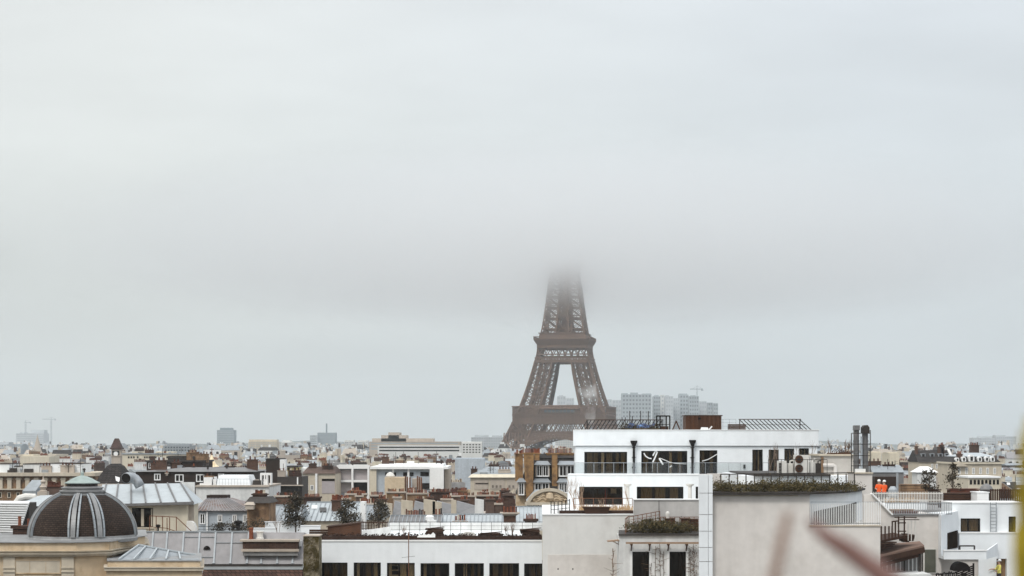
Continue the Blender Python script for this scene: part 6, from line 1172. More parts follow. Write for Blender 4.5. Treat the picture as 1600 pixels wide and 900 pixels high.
t = thing('chimney_house', 'narrow brown stained house with a broad capped chimney top', 'house', (PX(403, 172), 174, 0)); Y = 172; m = MB(); m.box(PX(386, Y), PX(420, Y), Y, Y+5, 0, PZ(786, Y)); part('wall', m, 'tanbrown', t); m = MB(); m.frust(PX(383, Y), PX(424, Y), Y-.3, Y+5.3, PZ(786, Y), PZ(0, 1)*0+PX(388, Y), PX(418, Y), Y+1, Y+4, PZ(777, Y)); part('roof', m, 'iron', t); m = MB(); m.box(PX(391, Y), PX(412, Y), Y+1.5, Y+2.6, PZ(780, Y), PZ(771.5, Y)); m.box(PX(389, Y), PX(414, Y), Y+1.4, Y+2.7, PZ(774.5, Y), PZ(772.5, Y)); c = part('chimney', m, 'brick_dark', t); pot_row(c, PX(394, Y), PX(410, Y), Y+2, PZ(771.5, Y), 4, .3, .15)
for a, b, c, d in ((383, 789, 396, 796),): m = MB(); x0, x1, z0, z1 = R(a, b, c, d, Y-1); m.box(x0, x1, Y-1, Y-.02, z0, z1); m.frust(x0-.1, x1+.1, Y-1.1, Y-.02, z1, x0+.1, x1-.1, Y-.6, Y-.02, z1+.25); part('dormer', m, 'greybeige', t)
for k, (a, b, yt, Yy, lab) in enumerate(((336, 352, 813, 158, 'round green bush in a pot before the blue grey house'), (357, 377, 817, 159, 'low spreading bush behind the zinc mansard'), (380, 412, 812, 160, 'wide dark bush below the narrow brown house'))):
    m = MB(); z = PZ(831, Yy)-.1; leafmass(m, PX(a, Yy), PX(b, Yy), Yy-.4, Yy+.5, z+.2, PZ(yt+2, Yy), 420, .09, 50+k, 1.1); m.lathe((PX((a+b)/2, Yy), Yy, z-.1), [(.2, 0), (.3, .35), (.28, .35)], 9); solo('potted_bush', m, 'conifer', lab, 'bush', 'bushes behind the zinc mansard')
m = MB(); x = PX(372, 157); m.lathe((x, 157, PZ(832, 157)), [(.17, 0), (.17, .7), (.34, .75), (.36, .95), (.2, 1.0)], 9); solo('vent_pipe', m, 'black', 'black mushroom vent standing among the bushes', 'vent')
t = thing('railing', 'thin dark railing behind the top of the zinc mansard', 'railing', (PX(350, 156), 156, PZ(832, 156))); rail_line(t, (PX(308, 156), 156, PZ(832, 156)), (PX(395, 156), 156, PZ(832, 156)), .5, 8, .03, .04, 'iron', (.5,), 'rail')
# zinc roofs with skylights
def zinc_gable(label, px0, px1, pyr, pye, Y, run, mat='zinc_light', seams=9, extra=None, name='zinc_roof_house'):
    t = thing(name, label, 'house', (PX((px0+px1)/2, Y), Y+run, 0)); ze_ = PZ(pye, Y); zr_ = PZ(pyr, Y+run); x0, x1 = PX(px0, Y), PX(px1, Y); m = MB(); m.box(x0+.15, x1-.15, Y+.3, Y+2*run-.3, 0, ze_); part('wall', m, 'stone_pale', t)
    m = MB(); m.extr([(x0, Y, ze_), (x0, Y+2*run, ze_), (x0, Y+run, zr_)], (x1-x0, 0, 0)); rf = part('roof', m, mat, t); m = MB()
    for i in range(seams+1): x = x0+(x1-x0)*i/seams; m.bar((x, Y-.02, ze_+.05), (x, Y+run, zr_+.04), .07, .07)
    m.bar((x0, Y+run, zr_+.05), (x1, Y+run, zr_+.05), .2, .1); part('seam', m, 'zinc', rf); OCC.append((x0-1, x1+1, Y-1, Y+2*run+1)); LIM.append((px0, px1, Y, pye-3))
    def on(px, f): return Vector((PX(px, Y+run*f), Y+run*f, ze_+(zr_-ze_)*f))
    return t, rf, on
t, rf, on = zinc_gable('pale zinc roof with a white and a dark skylight', 470, 560, 785, 814, 184, 6, seams=12)
for a, b, f0, f1, mt in ((487, 496, .62, .8, 'paintwhite'), (500, 510, .45, .68, 'darkpane')):
    m = MB(); p0, p1, p2, p3 = on(a, f0), on(b, f0), on(b, f1), on(a, f1); up = Vector((0, -.06, .09)); m.hexa((p0, p1, p2, p3), (p0+up, p1+up, p2+up, p3+up)); part('skylight', m, mt, t)
m = MB(); m.box(PX(518, 187), PX(532, 187), 187, 188.2, 26, PZ(781.5, 187)); m.box(PX(517, 187), PX(533, 187), 186.9, 188.3, PZ(783, 187), PZ(781, 187)); c = part('chimney', m, 'brick', t); pot_row(c, PX(518, 187), PX(532, 187), 187.6, PZ(781, 187), 5, .5, .14)
zinc_gable('low hipped zinc roof left of the skylights', 412, 468, 790, 815, 180, 5, 'zinc', 7); zinc_gable('small zinc roof right of the pale skylight roof', 548, 600, 790, 812, 188, 5, 'zinc', 7)
m = MB(); m.box(PX(563, 186), PX(571, 186), 186, 187.5, 0, PZ(784, 186)); solo('chimney_slab', m, 'paintwhite', 'white chimney slab right of the skylight roof', 'chimney')
# grey roofs between beige party walls
Y = 206.0; t = thing('terrace_houses', 'row of low grey roofs split by slanting beige party walls', 'houses', (PX(690, Y), Y+5, 0)); m = MB(); ze_ = PZ(804, Y); m.box(PX(612, Y), PX(757, Y), Y+.2, Y+10, 0, ze_); part('wall', m, 'greybeige', t)
for a, b in ((613, 640), (645, 675), (680, 712), (712, 742)):
    m = MB(); m.hexa([(PX(a, Y), Y, ze_), (PX(b, Y), Y, ze_), (PX(b, Y), Y+10, ze_), (PX(a, Y), Y+10, ze_)], [(PX(a, Y), Y+4, PZ(783, Y+4)), (PX(b, Y), Y+4.5, PZ(791, Y+4)), (PX(b, Y), Y+6, PZ(791, Y+4)), (PX(a, Y), Y+6, PZ(783, Y+4))]); part('roof', m, 'zinc_dark', t)
for a, b, p in ((599, 613, 785), (627, 645, 781), (662, 680, 780), (676, 690, 783), (705, 713, 780), (742, 756, 779)):
    m = MB(); m.extr([(PX(a, Y), Y-.3, 0), (PX(b, Y), Y-.3, 0), (PX(b, Y), Y-.3, PZ(p+10, Y)), (PX(b, Y), Y-.3, PZ(p+2, Y)), (PX(a, Y), Y-.3, PZ(p, Y))], (0, .6+.03*(a % 7), 0)); part('party_wall', m, 'stone_pale' if a < 740 else 'white_dirty', t)
OCC.append((PX(597, Y), PX(760, Y), Y-2, Y+12)); LIM.append((597, 757, Y, 800))
def chimney_row(label, px0, py, px1, pyb, Y, n, pot, wall='brick_dark', d=1.0, mat='terracotta'):
    t = thing('chimney', label, 'chimney', (PX((px0+px1)/2, Y), Y+d/2, 0), 'long chimneys crowded with clay pots'); x0, x1, z0, z1 = R(px0, py, px1, pyb, Y); m = MB(); m.box(x0, x1, Y, Y+d, 0, z1-.2); part('stack', m, wall, t); m = MB(); m.box(x0-.14, x1+.14, Y-.14, Y+d+.14, z1-.2, z1); part('cap', m, 'greybeige' if n % 2 else wall, t); pot_row(t, x0+.1, x1-.1, Y+d*.5, z1, n, LEN(pot, Y), min(.2, (x1-x0)/n*.42), mat, rnd=random.Random(n+int(px0))); return t
ROWS = [(540,771,572,792,238,9,6,'tanbrown','long chimney of small red pots above the white chimney slab'),(578,773,600,792,232,7,6,'brick_dark','dark chimney of red pots below the yellow rooftop cube'),(604,768,632,785,244,9,6,'tanbrown','long red chimney directly under the yellow rooftop cube'),(636,770,668,786,240,11,7,'tanbrown','longest rusty chimney under the dark windows of the white grid building'),(671,768,703,784,246,10,6,'brick_dark','chimney of pots under the blank white slab'),(700,774,742,784,236,13,6,'brick','low wide chimney with many small pots left of the cream hall'),(744,773,778,784,238,11,6,'brick_dark','low wide chimney in front of the cream hall panels'),
 (560,786,586,803,215,7,8,'brick_dark','broad dark chimney left of the beige party walls'),(629,810,666,830,178,9,15,'brick_dark','wide dark chimney with tall red pots above the white back parapet'),(678,804,692,818,180,4,11,'brick','short chimney with four tall red pots behind the back parapet'),(709,814,729,826,174,5,10,'brick_dark','chimney with five red pots just above the back parapet'),(820,811,839,825,176,6,9,'brick_dark','small chimney with red pots right of the big capped chimney'),
 (430,774,462,790,225,9,6,'brick','long chimney with small pots above the narrow brown house'),(474,776,500,790,222,8,6,'brick_dark','dark chimney with small pots above the pale skylight roof')]
for k, (a, p, b, q, Yy, n, ph, wl, lab) in enumerate(ROWS): chimney_row(lab, a, p, b, q, Yy, n, ph*(.75 if ph < 8 else .9), wl); OCC.append((PX(a, Yy)-.6, PX(b, Yy)+.6, Yy-.7, Yy+1.8))
Y = 182; t = thing('chimney', 'broad brick chimney with a jutting cap and red pots left of the blank block', 'chimney', (PX(796, Y), Y+.6, 0)); m = MB(); m.box(PX(787, Y), PX(806, Y), Y, Y+1.5, 0, PZ(806, Y)); part('stack', m, 'brick', t); m = MB(); m.frust(PX(787, Y), PX(806, Y), Y, Y+1.5, PZ(806, Y), PX(782, Y), PX(811, Y), Y-.3, Y+1.8, PZ(803, Y)); m.box(PX(781, Y), PX(812, Y), Y-.35, Y+1.85, PZ(803, Y), PZ(801, Y)); part('cap', m, 'greybeige', t); pot_row(t, PX(786, Y), PX(808, Y), Y+.7, PZ(801, Y), 6, .62, .17)
Y = 196; t = thing('chimney', 'dark square chimney with a flat lid left of the carved pediment', 'chimney', (PX(795, Y), Y+.6, 0)); m = MB(); m.box(PX(787.5, Y), PX(803, Y), Y, Y+1.2, 0, PZ(774.5, Y)); part('stack', m, 'brick_dark', t); m = MB(); m.box(PX(785, Y), PX(806, Y), Y-.2, Y+1.4, PZ(774.5, Y), PZ(771.5, Y)); m.box(PX(790, Y), PX(800, Y), Y+.2, Y+1, PZ(771.5, Y), PZ(770, Y)); part('lid', m, 'redroof', t)
zinc_gable('seamed pale zinc roof below the carved pediment', 806, 892, 792, 818, 184, 6, 'zinc_light', 14); zinc_gable('low grey zinc roof just above the white back parapet', 690, 784, 804, 824, 172, 4.5, 'zinc_light', 15); zinc_gable('low dark metal roof left above the back parapet', 606, 688, 806, 824, 170, 4.5, 'zinc_dark', 12)
m = MB(); m.box(PX(668, 170), PX(682, 170), 169, 169.9, 0, PZ(813, 169)); m.lathe((PX(671, 169), 169.4, PZ(813, 169)), [(.4, 0), (.4, .3), (.25, .45)], 9); solo('vent_box', m, 'paintwhite', 'white vent housing above the tallest board pile', 'vent')

EXTRA = [(530,778,546,221,3,'small brown chimney right of the brick skylight chimney'),(556,774,566,228,3,'thin brick chimney between the evergreens'),(590,779,604,219,4,'short sooty chimney behind the sparser evergreen'),(615,776,626,226,3,'narrow chimney just left of the beige party walls'),(650,779,664,222,4,'sooty chimney above the first grey terrace roof'),(668,776,676,224,2,'slim chimney above the second party wall'),(690,779,706,220,5,'brown chimney above the middle party wall'),(718,780,732,219,4,'low brown chimney above the third grey terrace roof'),(758,779,772,222,4,'brown chimney left of the flat lidded chimney'),(774,786,784,214,3,'small chimney tucked left of the flat lidded chimney'),(640,765,652,262,4,'small far chimney under the dark office windows'),(716,766,730,258,4,'small far chimney under the metal shed'),(548,766,562,260,4,'small far chimney below the grid facade'),(752,768,764,255,3,'small chimney before the left hall panel'),(782,766,796,256,4,'small chimney before the right hall panel')]
rq = random.Random(12)
for k, (a, p, b, Yy, n, lab) in enumerate(EXTRA): chimney_row(lab, a, p, b, p+12, Yy, n, rq.choice([3.5, 4.5, 5.5]), rq.choice(['brick_dark', 'tanbrown', 'brick', 'greybeige', 'redroof']), .8); OCC.append((PX(a, Yy)-.6, PX(b, Yy)+.6, Yy-.7, Yy+1.6))
# ================================================================ big beige block with curved planted terrace
Y = 105.0; B = thing('apartment_block', 'large beige blank walled block with a curved hedge terrace', 'apartment block', (PX(1235, Y), Y+10, 0)); zt = PZ(772, Y); zl = PZ(822.5, Y)
m = MB(); m.box(PX(1113, Y), PX(1265, Y), Y, Y+1.5, 0, zt); m.box(14.3, PX(1265, Y), Y+1.501, Y+24, 0, zt-.003); m.box(PX(1265, Y)+.001, PX(1375.5, Y), Y+.002, Y+24, 0, zl); part('wall', m, 'beige', B)
m = MB(); m.box(PX(1264, Y), PX(1376, Y), Y-.06, Y+.3, zl+.001, zl+.07); m.box(PX(1113, Y), PX(1247, Y), Y-.03, Y+.2, zt+.001-.12, zt-.05); part('coping', m, 'stone_pale', B)
rim = [(PX(1106, 104.6), 104.6), (PX(1265, 104.6), 104.6), (PX(1300, 105.6), 105.6), (PX(1325, 107.4), 107.4), (PX(1342, 110), 110), (PX(1352, 114), 114), (PX(1352, 114), 124), (14.25, 124), (PX(1110, 106.4), 106.4)]
m = MB(); n = len(rim); z0, z1 = zt+.0, zt+.11; m.add([(x, y, z0) for x, y in rim]+[(x, y, z1) for x, y in rim], [tuple(reversed(range(n))), tuple(range(n, 2*n))]+[(i, (i+1) % n, (i+1) % n+n, i+n) for i in range(n)]); part('terrace_slab', m, 'iron', B)
m = MB(); inner = list(rim)
m2 = MB(); ic = [(PX(1265, Y)+.02, 105.2), (PX(1296, 106), 106.2), (PX(1322, 107.7), 107.9), (PX(1339, 110), 110.3), (PX(1347, 114), 114), (PX(1347, 114), 123.9), (PX(1265, Y)+.02, 123.9)]; n2 = len(ic)
m2.add([(x, y, zl+.005) for x, y in ic]+[(x, y, zt-.002) for x, y in ic], [tuple(reversed(range(n2))), tuple(range(n2, 2*n2))]+[(i, (i+1) % n2, (i+1) % n2+n2, i+n2) for i in range(n2)]); part('curved_wall', m2, 'white', B)
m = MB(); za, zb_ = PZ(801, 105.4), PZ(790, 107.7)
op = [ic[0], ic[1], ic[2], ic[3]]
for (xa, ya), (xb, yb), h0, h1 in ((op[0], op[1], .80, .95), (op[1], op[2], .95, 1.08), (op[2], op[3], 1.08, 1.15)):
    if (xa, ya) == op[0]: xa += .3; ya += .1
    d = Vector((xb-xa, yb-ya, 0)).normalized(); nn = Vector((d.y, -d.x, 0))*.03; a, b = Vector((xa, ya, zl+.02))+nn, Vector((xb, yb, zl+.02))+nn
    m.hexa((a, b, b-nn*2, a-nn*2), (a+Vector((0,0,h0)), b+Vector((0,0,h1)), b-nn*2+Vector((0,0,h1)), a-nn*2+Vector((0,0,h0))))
part('painted_opening_shade', m, 'room', B)  # dark sheets on the wall; the opening's shade is in their colour
t = thing('railing', 'white balustrade along the beige block balcony', 'railing', (PX(1320, 105), 105.1, zl)); p, q = Vector((PX(1267, Y), 105.12, zl+.07)), Vector((PX(1376, Y), 105.12, zl+.07)); h = LEN(36, Y)
for i in range(41):
    a = p.lerp(q, i/40); m = MB(); m.bar(a, a+Vector((0, 0, h if i > 27 else h*.93)), .035, .05); part('baluster', m, 'paintwhite', t)
m = MB(); m.bar(p+Vector((0, 0, h)), q+Vector((0, 0, h)), .03); m.bar(p+Vector((0, 0, .1)), q+Vector((0, 0, .1)), .05); part('rail', m, 'steel', t)
m = MB(); m.hexa([(PX(1378, 106), 106, 0), (PX(1396, 106), 106, 0), (PX(1396, 106), 107.6, 0), (PX(1378, 106), 107.6, 0)], [(PX(1350, 106), 106, PZ(768, 106)), (PX(1396, 106), 106, PZ(806, 106)), (PX(1396, 106), 107.6, PZ(806, 106)), (PX(1350, 106), 107.6, PZ(768, 106))]) if False else None
m = MB(); m.extr([PT(1350, 822, 106.5), PT(1393, 822, 106.5), PT(1393, 805, 106.5), PT(1362, 773, 106.5), PT(1350, 773, 106.5)], (0, .4, 0)); m.box(PX(1350, 106.5), PX(1376, 106.5), 106.51, 106.89, zl, PZ(822, 106.5)); part('stair_wall', m, 'beige', B); m = MB(); m.bar(PT(1361.5, 771, 106.5), PT(1393.5, 804, 106.5), .5, .08); part('stair_coping', m, 'paintwhite', B)
m = MB(); leafmass(m, PX(1119, 106), PX(1262, 106), 105.0, 108.5, zt+.1, zt+.5, 5500, .065, 21); leafmass(m, PX(1258, 107), PX(1326, 109), 106.2, 110.5, zt+.1, zt+.45, 2600, .065, 22); leafmass(m, PX(1180, 106), PX(1300, 107), 105.6, 108, zt+.3, zt+.62, 1300, .065, 23); leafmass(m, PX(1310, 110), PX(1336, 110), 109.5, 113, zt+.1, zt+.35, 600, .065, 24); solo('hedge', m, 'hedge', 'long dark green hedge along the curved beige terrace', 'hedge')
t = thing('railing', 'dark post railing behind the long hedge on the curved terrace', 'railing', (PX(1230, 109), 110, zt+.1))
p, q = Vector((PX(1126, 109.5), 109.5, zt+.1)), Vector((PX(1335, 111), 111, zt+.1)); h = PZ(741, 109.5)-zt-.1; m = MB(); m.bar(p+Vector((0,0,h)), q+Vector((0,0,h+.06)), .06); part('rail', m, 'iron', t)
for i in range(17): a = p.lerp(q, i/16); m = MB(); m.bar(a, a+Vector((0,0,h)), .06); part('post', m, 'iron', t)
# stone clad pier at its left corner
C_ = thing('clad_pier', 'tall pale stone clad pier between the two hedges', 'pier', (PX(1102, 104.5), 105, 0)); m = MB(); m.box(PX(1093, 104.6), PX(1113, 104.6), 104.62, 105.0, 0, PZ(741, 104.6)); part('core', m, 'beige', C_)
js = [741, 770.5, 804, 830, 855.5, 877.5, 912]
for a, b in zip(js, js[1:]):
    z1, z0 = PZ(a, 104.5)-.015, PZ(b, 104.5)+.015
    m = MB(); m.box(PX(1092.3, 104.5), PX(1106.3, 104.5), 104.5, 104.62, z0, z1); part('cladding_panel', m, 'white', C_)
    m = MB(); m.box(PX(1107, 104.5), PX(1113.5, 104.5), 104.52, 104.63, z0, z1); part('cladding_panel', m, 'white', C_)
m = MB(); m.box(PX(1106, 111), PX(1128, 111), 111, 111.5, 0, PZ(740, 111)); solo('screen_wall', m, 'beige', 'small beige screen wall left of the long hedge', 'wall')
# ================================================================ terrace with fan units, concrete box and flues
Y = 125.0; T_ = thing('plant_terrace', 'white raised plant terrace behind the long hedge', 'terrace', (PX(1240, Y), Y+6, 0)); zp = PZ(741, Y); m = MB(); m.box(PX(1165, Y), PX(1336, Y), Y, Y+14, 0, zp-.12); part('wall', m, 'white', T_); m = MB(); m.box(PX(1178, Y), PX(1297, Y), Y-.25, Y+14.1, zp-.119, zp); part('ledge', m, 'iron', T_)
t = thing('fan_unit', 'double fan air conditioning unit on the plant terrace', 'air conditioner', (PX(1252, 126), 126.3, zp)); x0, x1, _, z1 = R(1242, 711, 1264, 711, 126); m = MB(); m.box(x0, x1, 126, 126.7, zp+.08, z1); m.box(x0+.1, x0+.25, 126.05, 126.65, zp, zp+.079); m.box(x1-.25, x1-.1, 126.05, 126.65, zp, zp+.079); part('casing', m, 'plastic', t)
for py in (717.5, 732):
    c = Vector((PX(1248.5, 126), 125.99, PZ(py, 126))); r_ = LEN(6.2, 126); m = MB(); m.extr([(c.x+r_*math.cos(q*math.pi/10), c.y, c.z+r_*math.sin(q*math.pi/10)) for q in range(20)], (0, .02, 0)); fn = part('fan', m, 'rust', t)
    m = MB()
    for q in range(8): m.bar((c.x, c.y-.03, c.z), (c.x+r_*math.cos(q*.785), c.y-.03, c.z+r_*math.sin(q*.785)), .025)
    for rr_ in (.5, .98):
        for q in range(16): a, b = q*math.pi/8, (q+1)*math.pi/8; m.bar((c.x+r_*rr_*math.cos(a), c.y-.03, c.z+r_*rr_*math.sin(a)), (c.x+r_*rr_*math.cos(b), c.y-.03, c.z+r_*rr_*math.sin(b)), .025)
    part('grille', m, 'iron', fn)
m = MB(); 
t = thing('fan_unit', 'smaller slatted air conditioning unit left of the double fan unit', 'air conditioner', (PX(1223, 126), 126.3, zp)); x0, x1, _, z1 = R(1216, 720, 1229, 720, 126); m = MB(); m.box(x0, x1, 126, 126.6, zp, z1); part('casing', m, 'plastic', t)
m = MB()
for k in range(7): z = zp+.1+(z1-zp-.2)*k/7; m.box(x0+.04, x0+.22, 125.96, 126, z, z+.06)
part('slats', m, 'iron', t)
for k, (a, b, y0_, mt, lab) in enumerate(((1231, 1239, 724, 'plastic', 'narrow pale duct box between the two fan units'), (1266, 1274, 722, 'plastic', 'pale duct box right of the double fan unit'), (1275, 1283, 724, 'iron', 'dark box beside the concrete hut'))):
    m = MB(); x0, x1, _, z1 = R(a, y0_, b, y0_, 126.4); m.box(x0, x1, 126.4, 127, zp, z1); m.tube([((x0+x1)/2, 126.6, z1), ((x0+x1)/2, 126.6, z1+.15), ((x0+x1)/2+.2, 126.6, z1+.2)], .05, 6); solo('duct_box', m, mt, lab, 'duct box')
t = thing('railing', 'thin grey railing round the fan units', 'railing', (PX(1240, 125), 125, zp)); rail_line(t, (PX(1200, 125), 124.9, zp), (PX(1292, 125), 124.9, zp), .98, 9, .03, .035, 'iron', (), 'rail')
Y = 128; t = thing('roof_hut', 'plain beige concrete hut with a bent pipe', 'hut', (PX(1309, Y), Y+2, 0)); m = MB(); z1 = PZ(712.5, Y); m.box(PX(1281, Y), PX(1334, Y), Y, Y+4, 0, z1); part('wall', m, 'beige_dark', t); m = MB(); m.box(PX(1279, Y), PX(1335, Y), Y-.15, Y+4.1, z1, z1+.12); part('roof', m, 'stone_pale', t)
m = MB(); m.tube([PT(1286, 727, Y-.12), PT(1302, 727, Y-.12), PT(1304.5, 728.5, Y-.12), PT(1305, 731, Y-.12), PT(1305, 745, Y-.12)], .13, 8); part('pipe', m, 'beige', t); m = MB(); m.box(PX(1283, Y), PX(1286.5, Y), Y-.12, Y-.001, PZ(742, Y), PZ(714, Y)); part('downpipe', m, 'tanbrown', t)
m = MB(); leafmass(m, PX(1301, Y+1), PX(1333, Y+1), Y+.6, Y+2.5, z1+.12, z1+.35, 260, .06, 44); m.box(PX(1301, Y), PX(1333, Y), Y+.6, Y+2.4, z1+.12, z1+.2); solo('roof_plants', m, 'wood', 'brown dry plants along the concrete hut roof', 'plants')
for k, (a, yt, lab) in enumerate(((1320, 681, 'bare sapling growing on the concrete hut'), (1325, 684, 'second bare sapling on the concrete hut near the flues'), (1297, 684, 'bare sapling on the left end of the concrete hut'))): tree_bare((PX(a, Y+1.5), Y+1.5, z1+.12), (PZ(yt, Y+1.5)-z1)*1.1, 110+k, 'bark', lab, 'sapling', .25, .03, 'bare_sapling', 'bare saplings on the hut', 2, 2)
Y = 116; t = thing('flue_stack', 'pair of tall dark metal flues in a ladder frame', 'flues', (PX(1347, Y), Y+.6, 0)); zb_ = PZ(740, Y); m = MB(); m.box(PX(1336, Y), PX(1362, Y), Y-.2, Y+2.5, 0, zb_); part('base_wall', m, 'beige', t); m = MB(); m.box(PX(1335, Y), PX(1363, Y), Y-.3, Y+2.6, zb_, zb_+.08); part('coping', m, 'stone_pale', t); zb_ += .08
m = MB(); m.box(PX(1336, Y), PX(1352, Y), Y-.1, Y+.1, zb_, PZ(732.5, Y)); part('base_plate', m, 'paintwhite', t)
for a, r_, yt in ((1341, 4.4, 672), (1355, 4.8, 674)):
    m = MB(); x = PX(a, Y); m.tube([(x, Y+.7, zb_), (x, Y+.7, PZ(yt, Y))], LEN(r_, Y), 14)
    for y in (690, 708, 722): m.lathe((x, Y+.7, PZ(y, Y)), [(LEN(r_, Y)+.03, 0), (LEN(r_, Y)+.03, .07)], 14)
    part('flue', m, 'zinc_dark', t)
m = MB(); x0, x1, _, z1 = R(1337, 664.5, 1345.5, 664.5, Y); m.box(x0, x1, Y+.4, Y+1.0, PZ(672, Y), z1); part('cowl', m, 'zinc_dark', t)
m = MB(); x0, x1 = PX(1350, Y), PX(1360.5, Y); m.extr([(x0, Y+.35, PZ(677, Y)), (x1, Y+.35, PZ(677, Y)), (x1, Y+.35, PZ(668, Y)), (x0+.3, Y+.35, PZ(664, Y)), (x0+.1, Y+.35, PZ(664.5, Y)), (x0, Y+.35, PZ(668, Y))], (0, .75, 0)); part('cowl', m, 'iron', t)
m = MB(); x = PX(1348.5, Y); m.tube([(x, Y+.5, zb_), (x, Y+.5, PZ(682, Y))], LEN(1.7, Y), 10); part('pipe', m, 'bluegrey', t)
m = MB()
for a in (1331.5, 1361): m.bar((PX(a, Y), Y+.25, zb_), (PX(a, Y), Y+.25, PZ(677 if a < 1340 else 672, Y)), .05)
for y in (677, 694, 712, 728): m.bar((PX(1331.5, Y), Y+.24, PZ(y, Y)), (PX(1361, Y), Y+.24, PZ(y, Y)), .045)
part('frame', m, 'iron', t)
# ================================================================ right hand: beige wall, roof deck, balcony and conservatory
Y = 122.0; O_ = thing('apartment_block', 'beige walled block below the roof deck at right', 'apartment block', (PX(1430, Y), Y+14, 0)); zo = PZ(805, Y); m = MB(); m.box(PX(1376, Y), PX(1471, Y), Y, Y+6, 0, zo); part('wall', m, 'beige', O_); m = MB(); m.box(PX(1392, Y), PX(1472, Y), Y-.12, Y+.4, zo, zo+.09); part('coping', m, 'lead', O_)
zdk = PZ(788, 130); m = MB(); m.box(PX(1362, 128), PX(1610, 128), 128.01, 156, 0, zdk-.3); part('deck', m, 'roofgrey', O_)
m = MB(); m.box(PX(1380, 128), PX(1448, 128), 128.02, 128.3, zdk-.299, PZ(786, 128)); part('upstand', m, 'white', O_)
m = MB(); m.extr([PT(1443, 857, Y-.08), PT(1463, 857, Y-.08), PT(1463, 896, Y-.08), PT(1443, 896, Y-.08)], (0, .07, 0)); g_ = part('door_frame', m, 'plastic', O_); m = MB(); x0, x1, z0, z1 = R(1444.5, 858.5, 1461.5, 894, Y); m.box(x0, x1, Y-.11, Y-.082, z0, z1); part('pane', m, surf('greenish_glass', (.10, .10, .075), .2, .3, .6, 1.5, spec=.4), O_)
def fence(label, px0, px1, pyt, pyb, Y, n, mat, mids=(), name='balustrade', w_=.035):
    z0, z1 = PZ(pyb, Y), PZ(pyt, Y); t = thing(name, label, 'railing', (PX((px0+px1)/2, Y), Y, z0))
    for i in range(n+1): x = PX(px0+(px1-px0)*i/n, Y); m = MB(); m.bar((x, Y, z0), (x, Y, z1), w_, w_*1.3); part('baluster', m, mat, t)
    m = MB()
    for f in mids: z = z0+(z1-z0)*f; m.bar((PX(px0, Y), Y-.02, z), (PX(px1, Y), Y-.02, z), .05)
    part('rail', m, mat, t); return t
fence('pale upper balustrade in front of the two orange workers', 1365, 1473, 768.5, 787, 128.6, 44, 'plastic', (.3, .86)); fence('grey lower balustrade along the beige wall top', 1384, 1487, 785, 804, 122.2, 38, 'steel', (.04, .95))
for k, (a, b) in enumerate(((1392, 1428), (1398, 1434))):
    m = MB(); x0, x1, z0, z1 = R(a, 797+k*3.2, b, 799.5+k*3.2, 125+k*-.9); m.box(x0, x1, 125-k*.9, 125.5-k*.9, 20, z1); m.box(x0-.03, x1+.03, 124.95-k*.9, 125.55-k*.9, z1, z1+.05); solo('planter', m, 'terracotta_dk' if k else 'wood_pale', ('upper pale long trough behind the grey balustrade', 'lower reddish long trough behind the grey balustrade')[k], 'planter')
m = MB(); rr = random.Random(77)
for _ in range(260): x = rr.uniform(PX(1385, 131), PX(1432, 131)); m.bar((x, rr.uniform(130, 132), zdk-.3), (x+rr.gauss(0, .1), rr.uniform(130, 132), zdk+rr.uniform(.0, .45)), .03)
m.box(PX(1383, 131), PX(1434, 131), 130, 132.2, zdk-.299, zdk-.1); solo('dry_plants', m, 'straw', 'dry straw coloured bed behind the pale upper balustrade', 'plants')
for k, (a, b, y0_, y1_, Yy, lab, mt) in enumerate(((1472, 1524, 772, 783.5, 131, 'long dark timber planter behind the white cubic house', 'wood_dk'), (1455, 1470, 766, 783, 138, 'dark planter box under the leafy roof shrub', 'wood_dk'), (1485, 1530, 765, 772, 137, 'reddish brown planter below the taller roof shrub', 'terracotta_dk'), (1408, 1452, 758, 772, 150, 'ochre timber clad roof box right of the orange workers', 'tanbrown'))):
    m = MB(); x0, x1, z0, z1 = R(a, y0_, b, y1_, Yy); planks(m, x0, x1, Yy, Yy+1.2, zdk-.3, z1, 5, 60+k, .02, .02); m.box(x0-.05, x1+.05, Yy-.05, Yy+1.25, z1, z1+.06); solo('planter', m, mt, lab, 'planter')
m = MB(); x0, x1, z0, z1 = R(1527, 770, 1545, 785, 129.2); m.box(x0, x1, 129.2, 131, zdk-.3, z1); m.box(x0-.05, x1+.05, 129.15, 131.05, z1, z1+.06); solo('roof_box', m, 'paintwhite', 'white roof box between dark planters and dark fence', 'roof box')
t = thing('vent_cowl', 'round grey cowl rising behind the white roof box', 'vent', (PX(1541, 140), 140, zdk)); m = MB(); m.lathe((PX(1541, 140), 140, zdk-.3), [(.3, 0), (.3, .9), (.5, .95), (.5, 1.1), (.4, 1.3), (.2, 1.45), (.05, 1.5)], 14); part('hood', m, 'zinc_dark', t); m = MB(); m.box(PX(1533, 139), PX(1549, 139), 138.9, 139.2, zdk-.3, PZ(766, 139)); part('base', m, 'iron', t)
fence('dark timber fence at the right end of the roof deck', 1548, 1600, 764, 785, 130.5, 15, 'wood_dk', (.1, .9), 'fence', .09)
crown_tree(1452, 783, 735, 138.5, 25, 800, 'dark leafy roof shrub right of the ochre roof box', 'conifer', .09, 8, zdk-.3, 'roof_shrub', 'roof shrubs at right', 'shrub'); crown_tree(1488, 783, 728, 137.5, 27, 700, 'taller looser roof shrub above the reddish planter', 'conifer', .09, 9, zdk-.3, 'roof_shrub', 'roof shrubs at right', 'shrub')
m = MB(); x0, x1, z0, z1 = R(1367, 745, 1404, 745, 160); m.box(x0, x1, 160, 163, 0, z1); solo('dark_hoarding', m, 'darkwall', 'dark wall behind the two orange workers', 'wall')
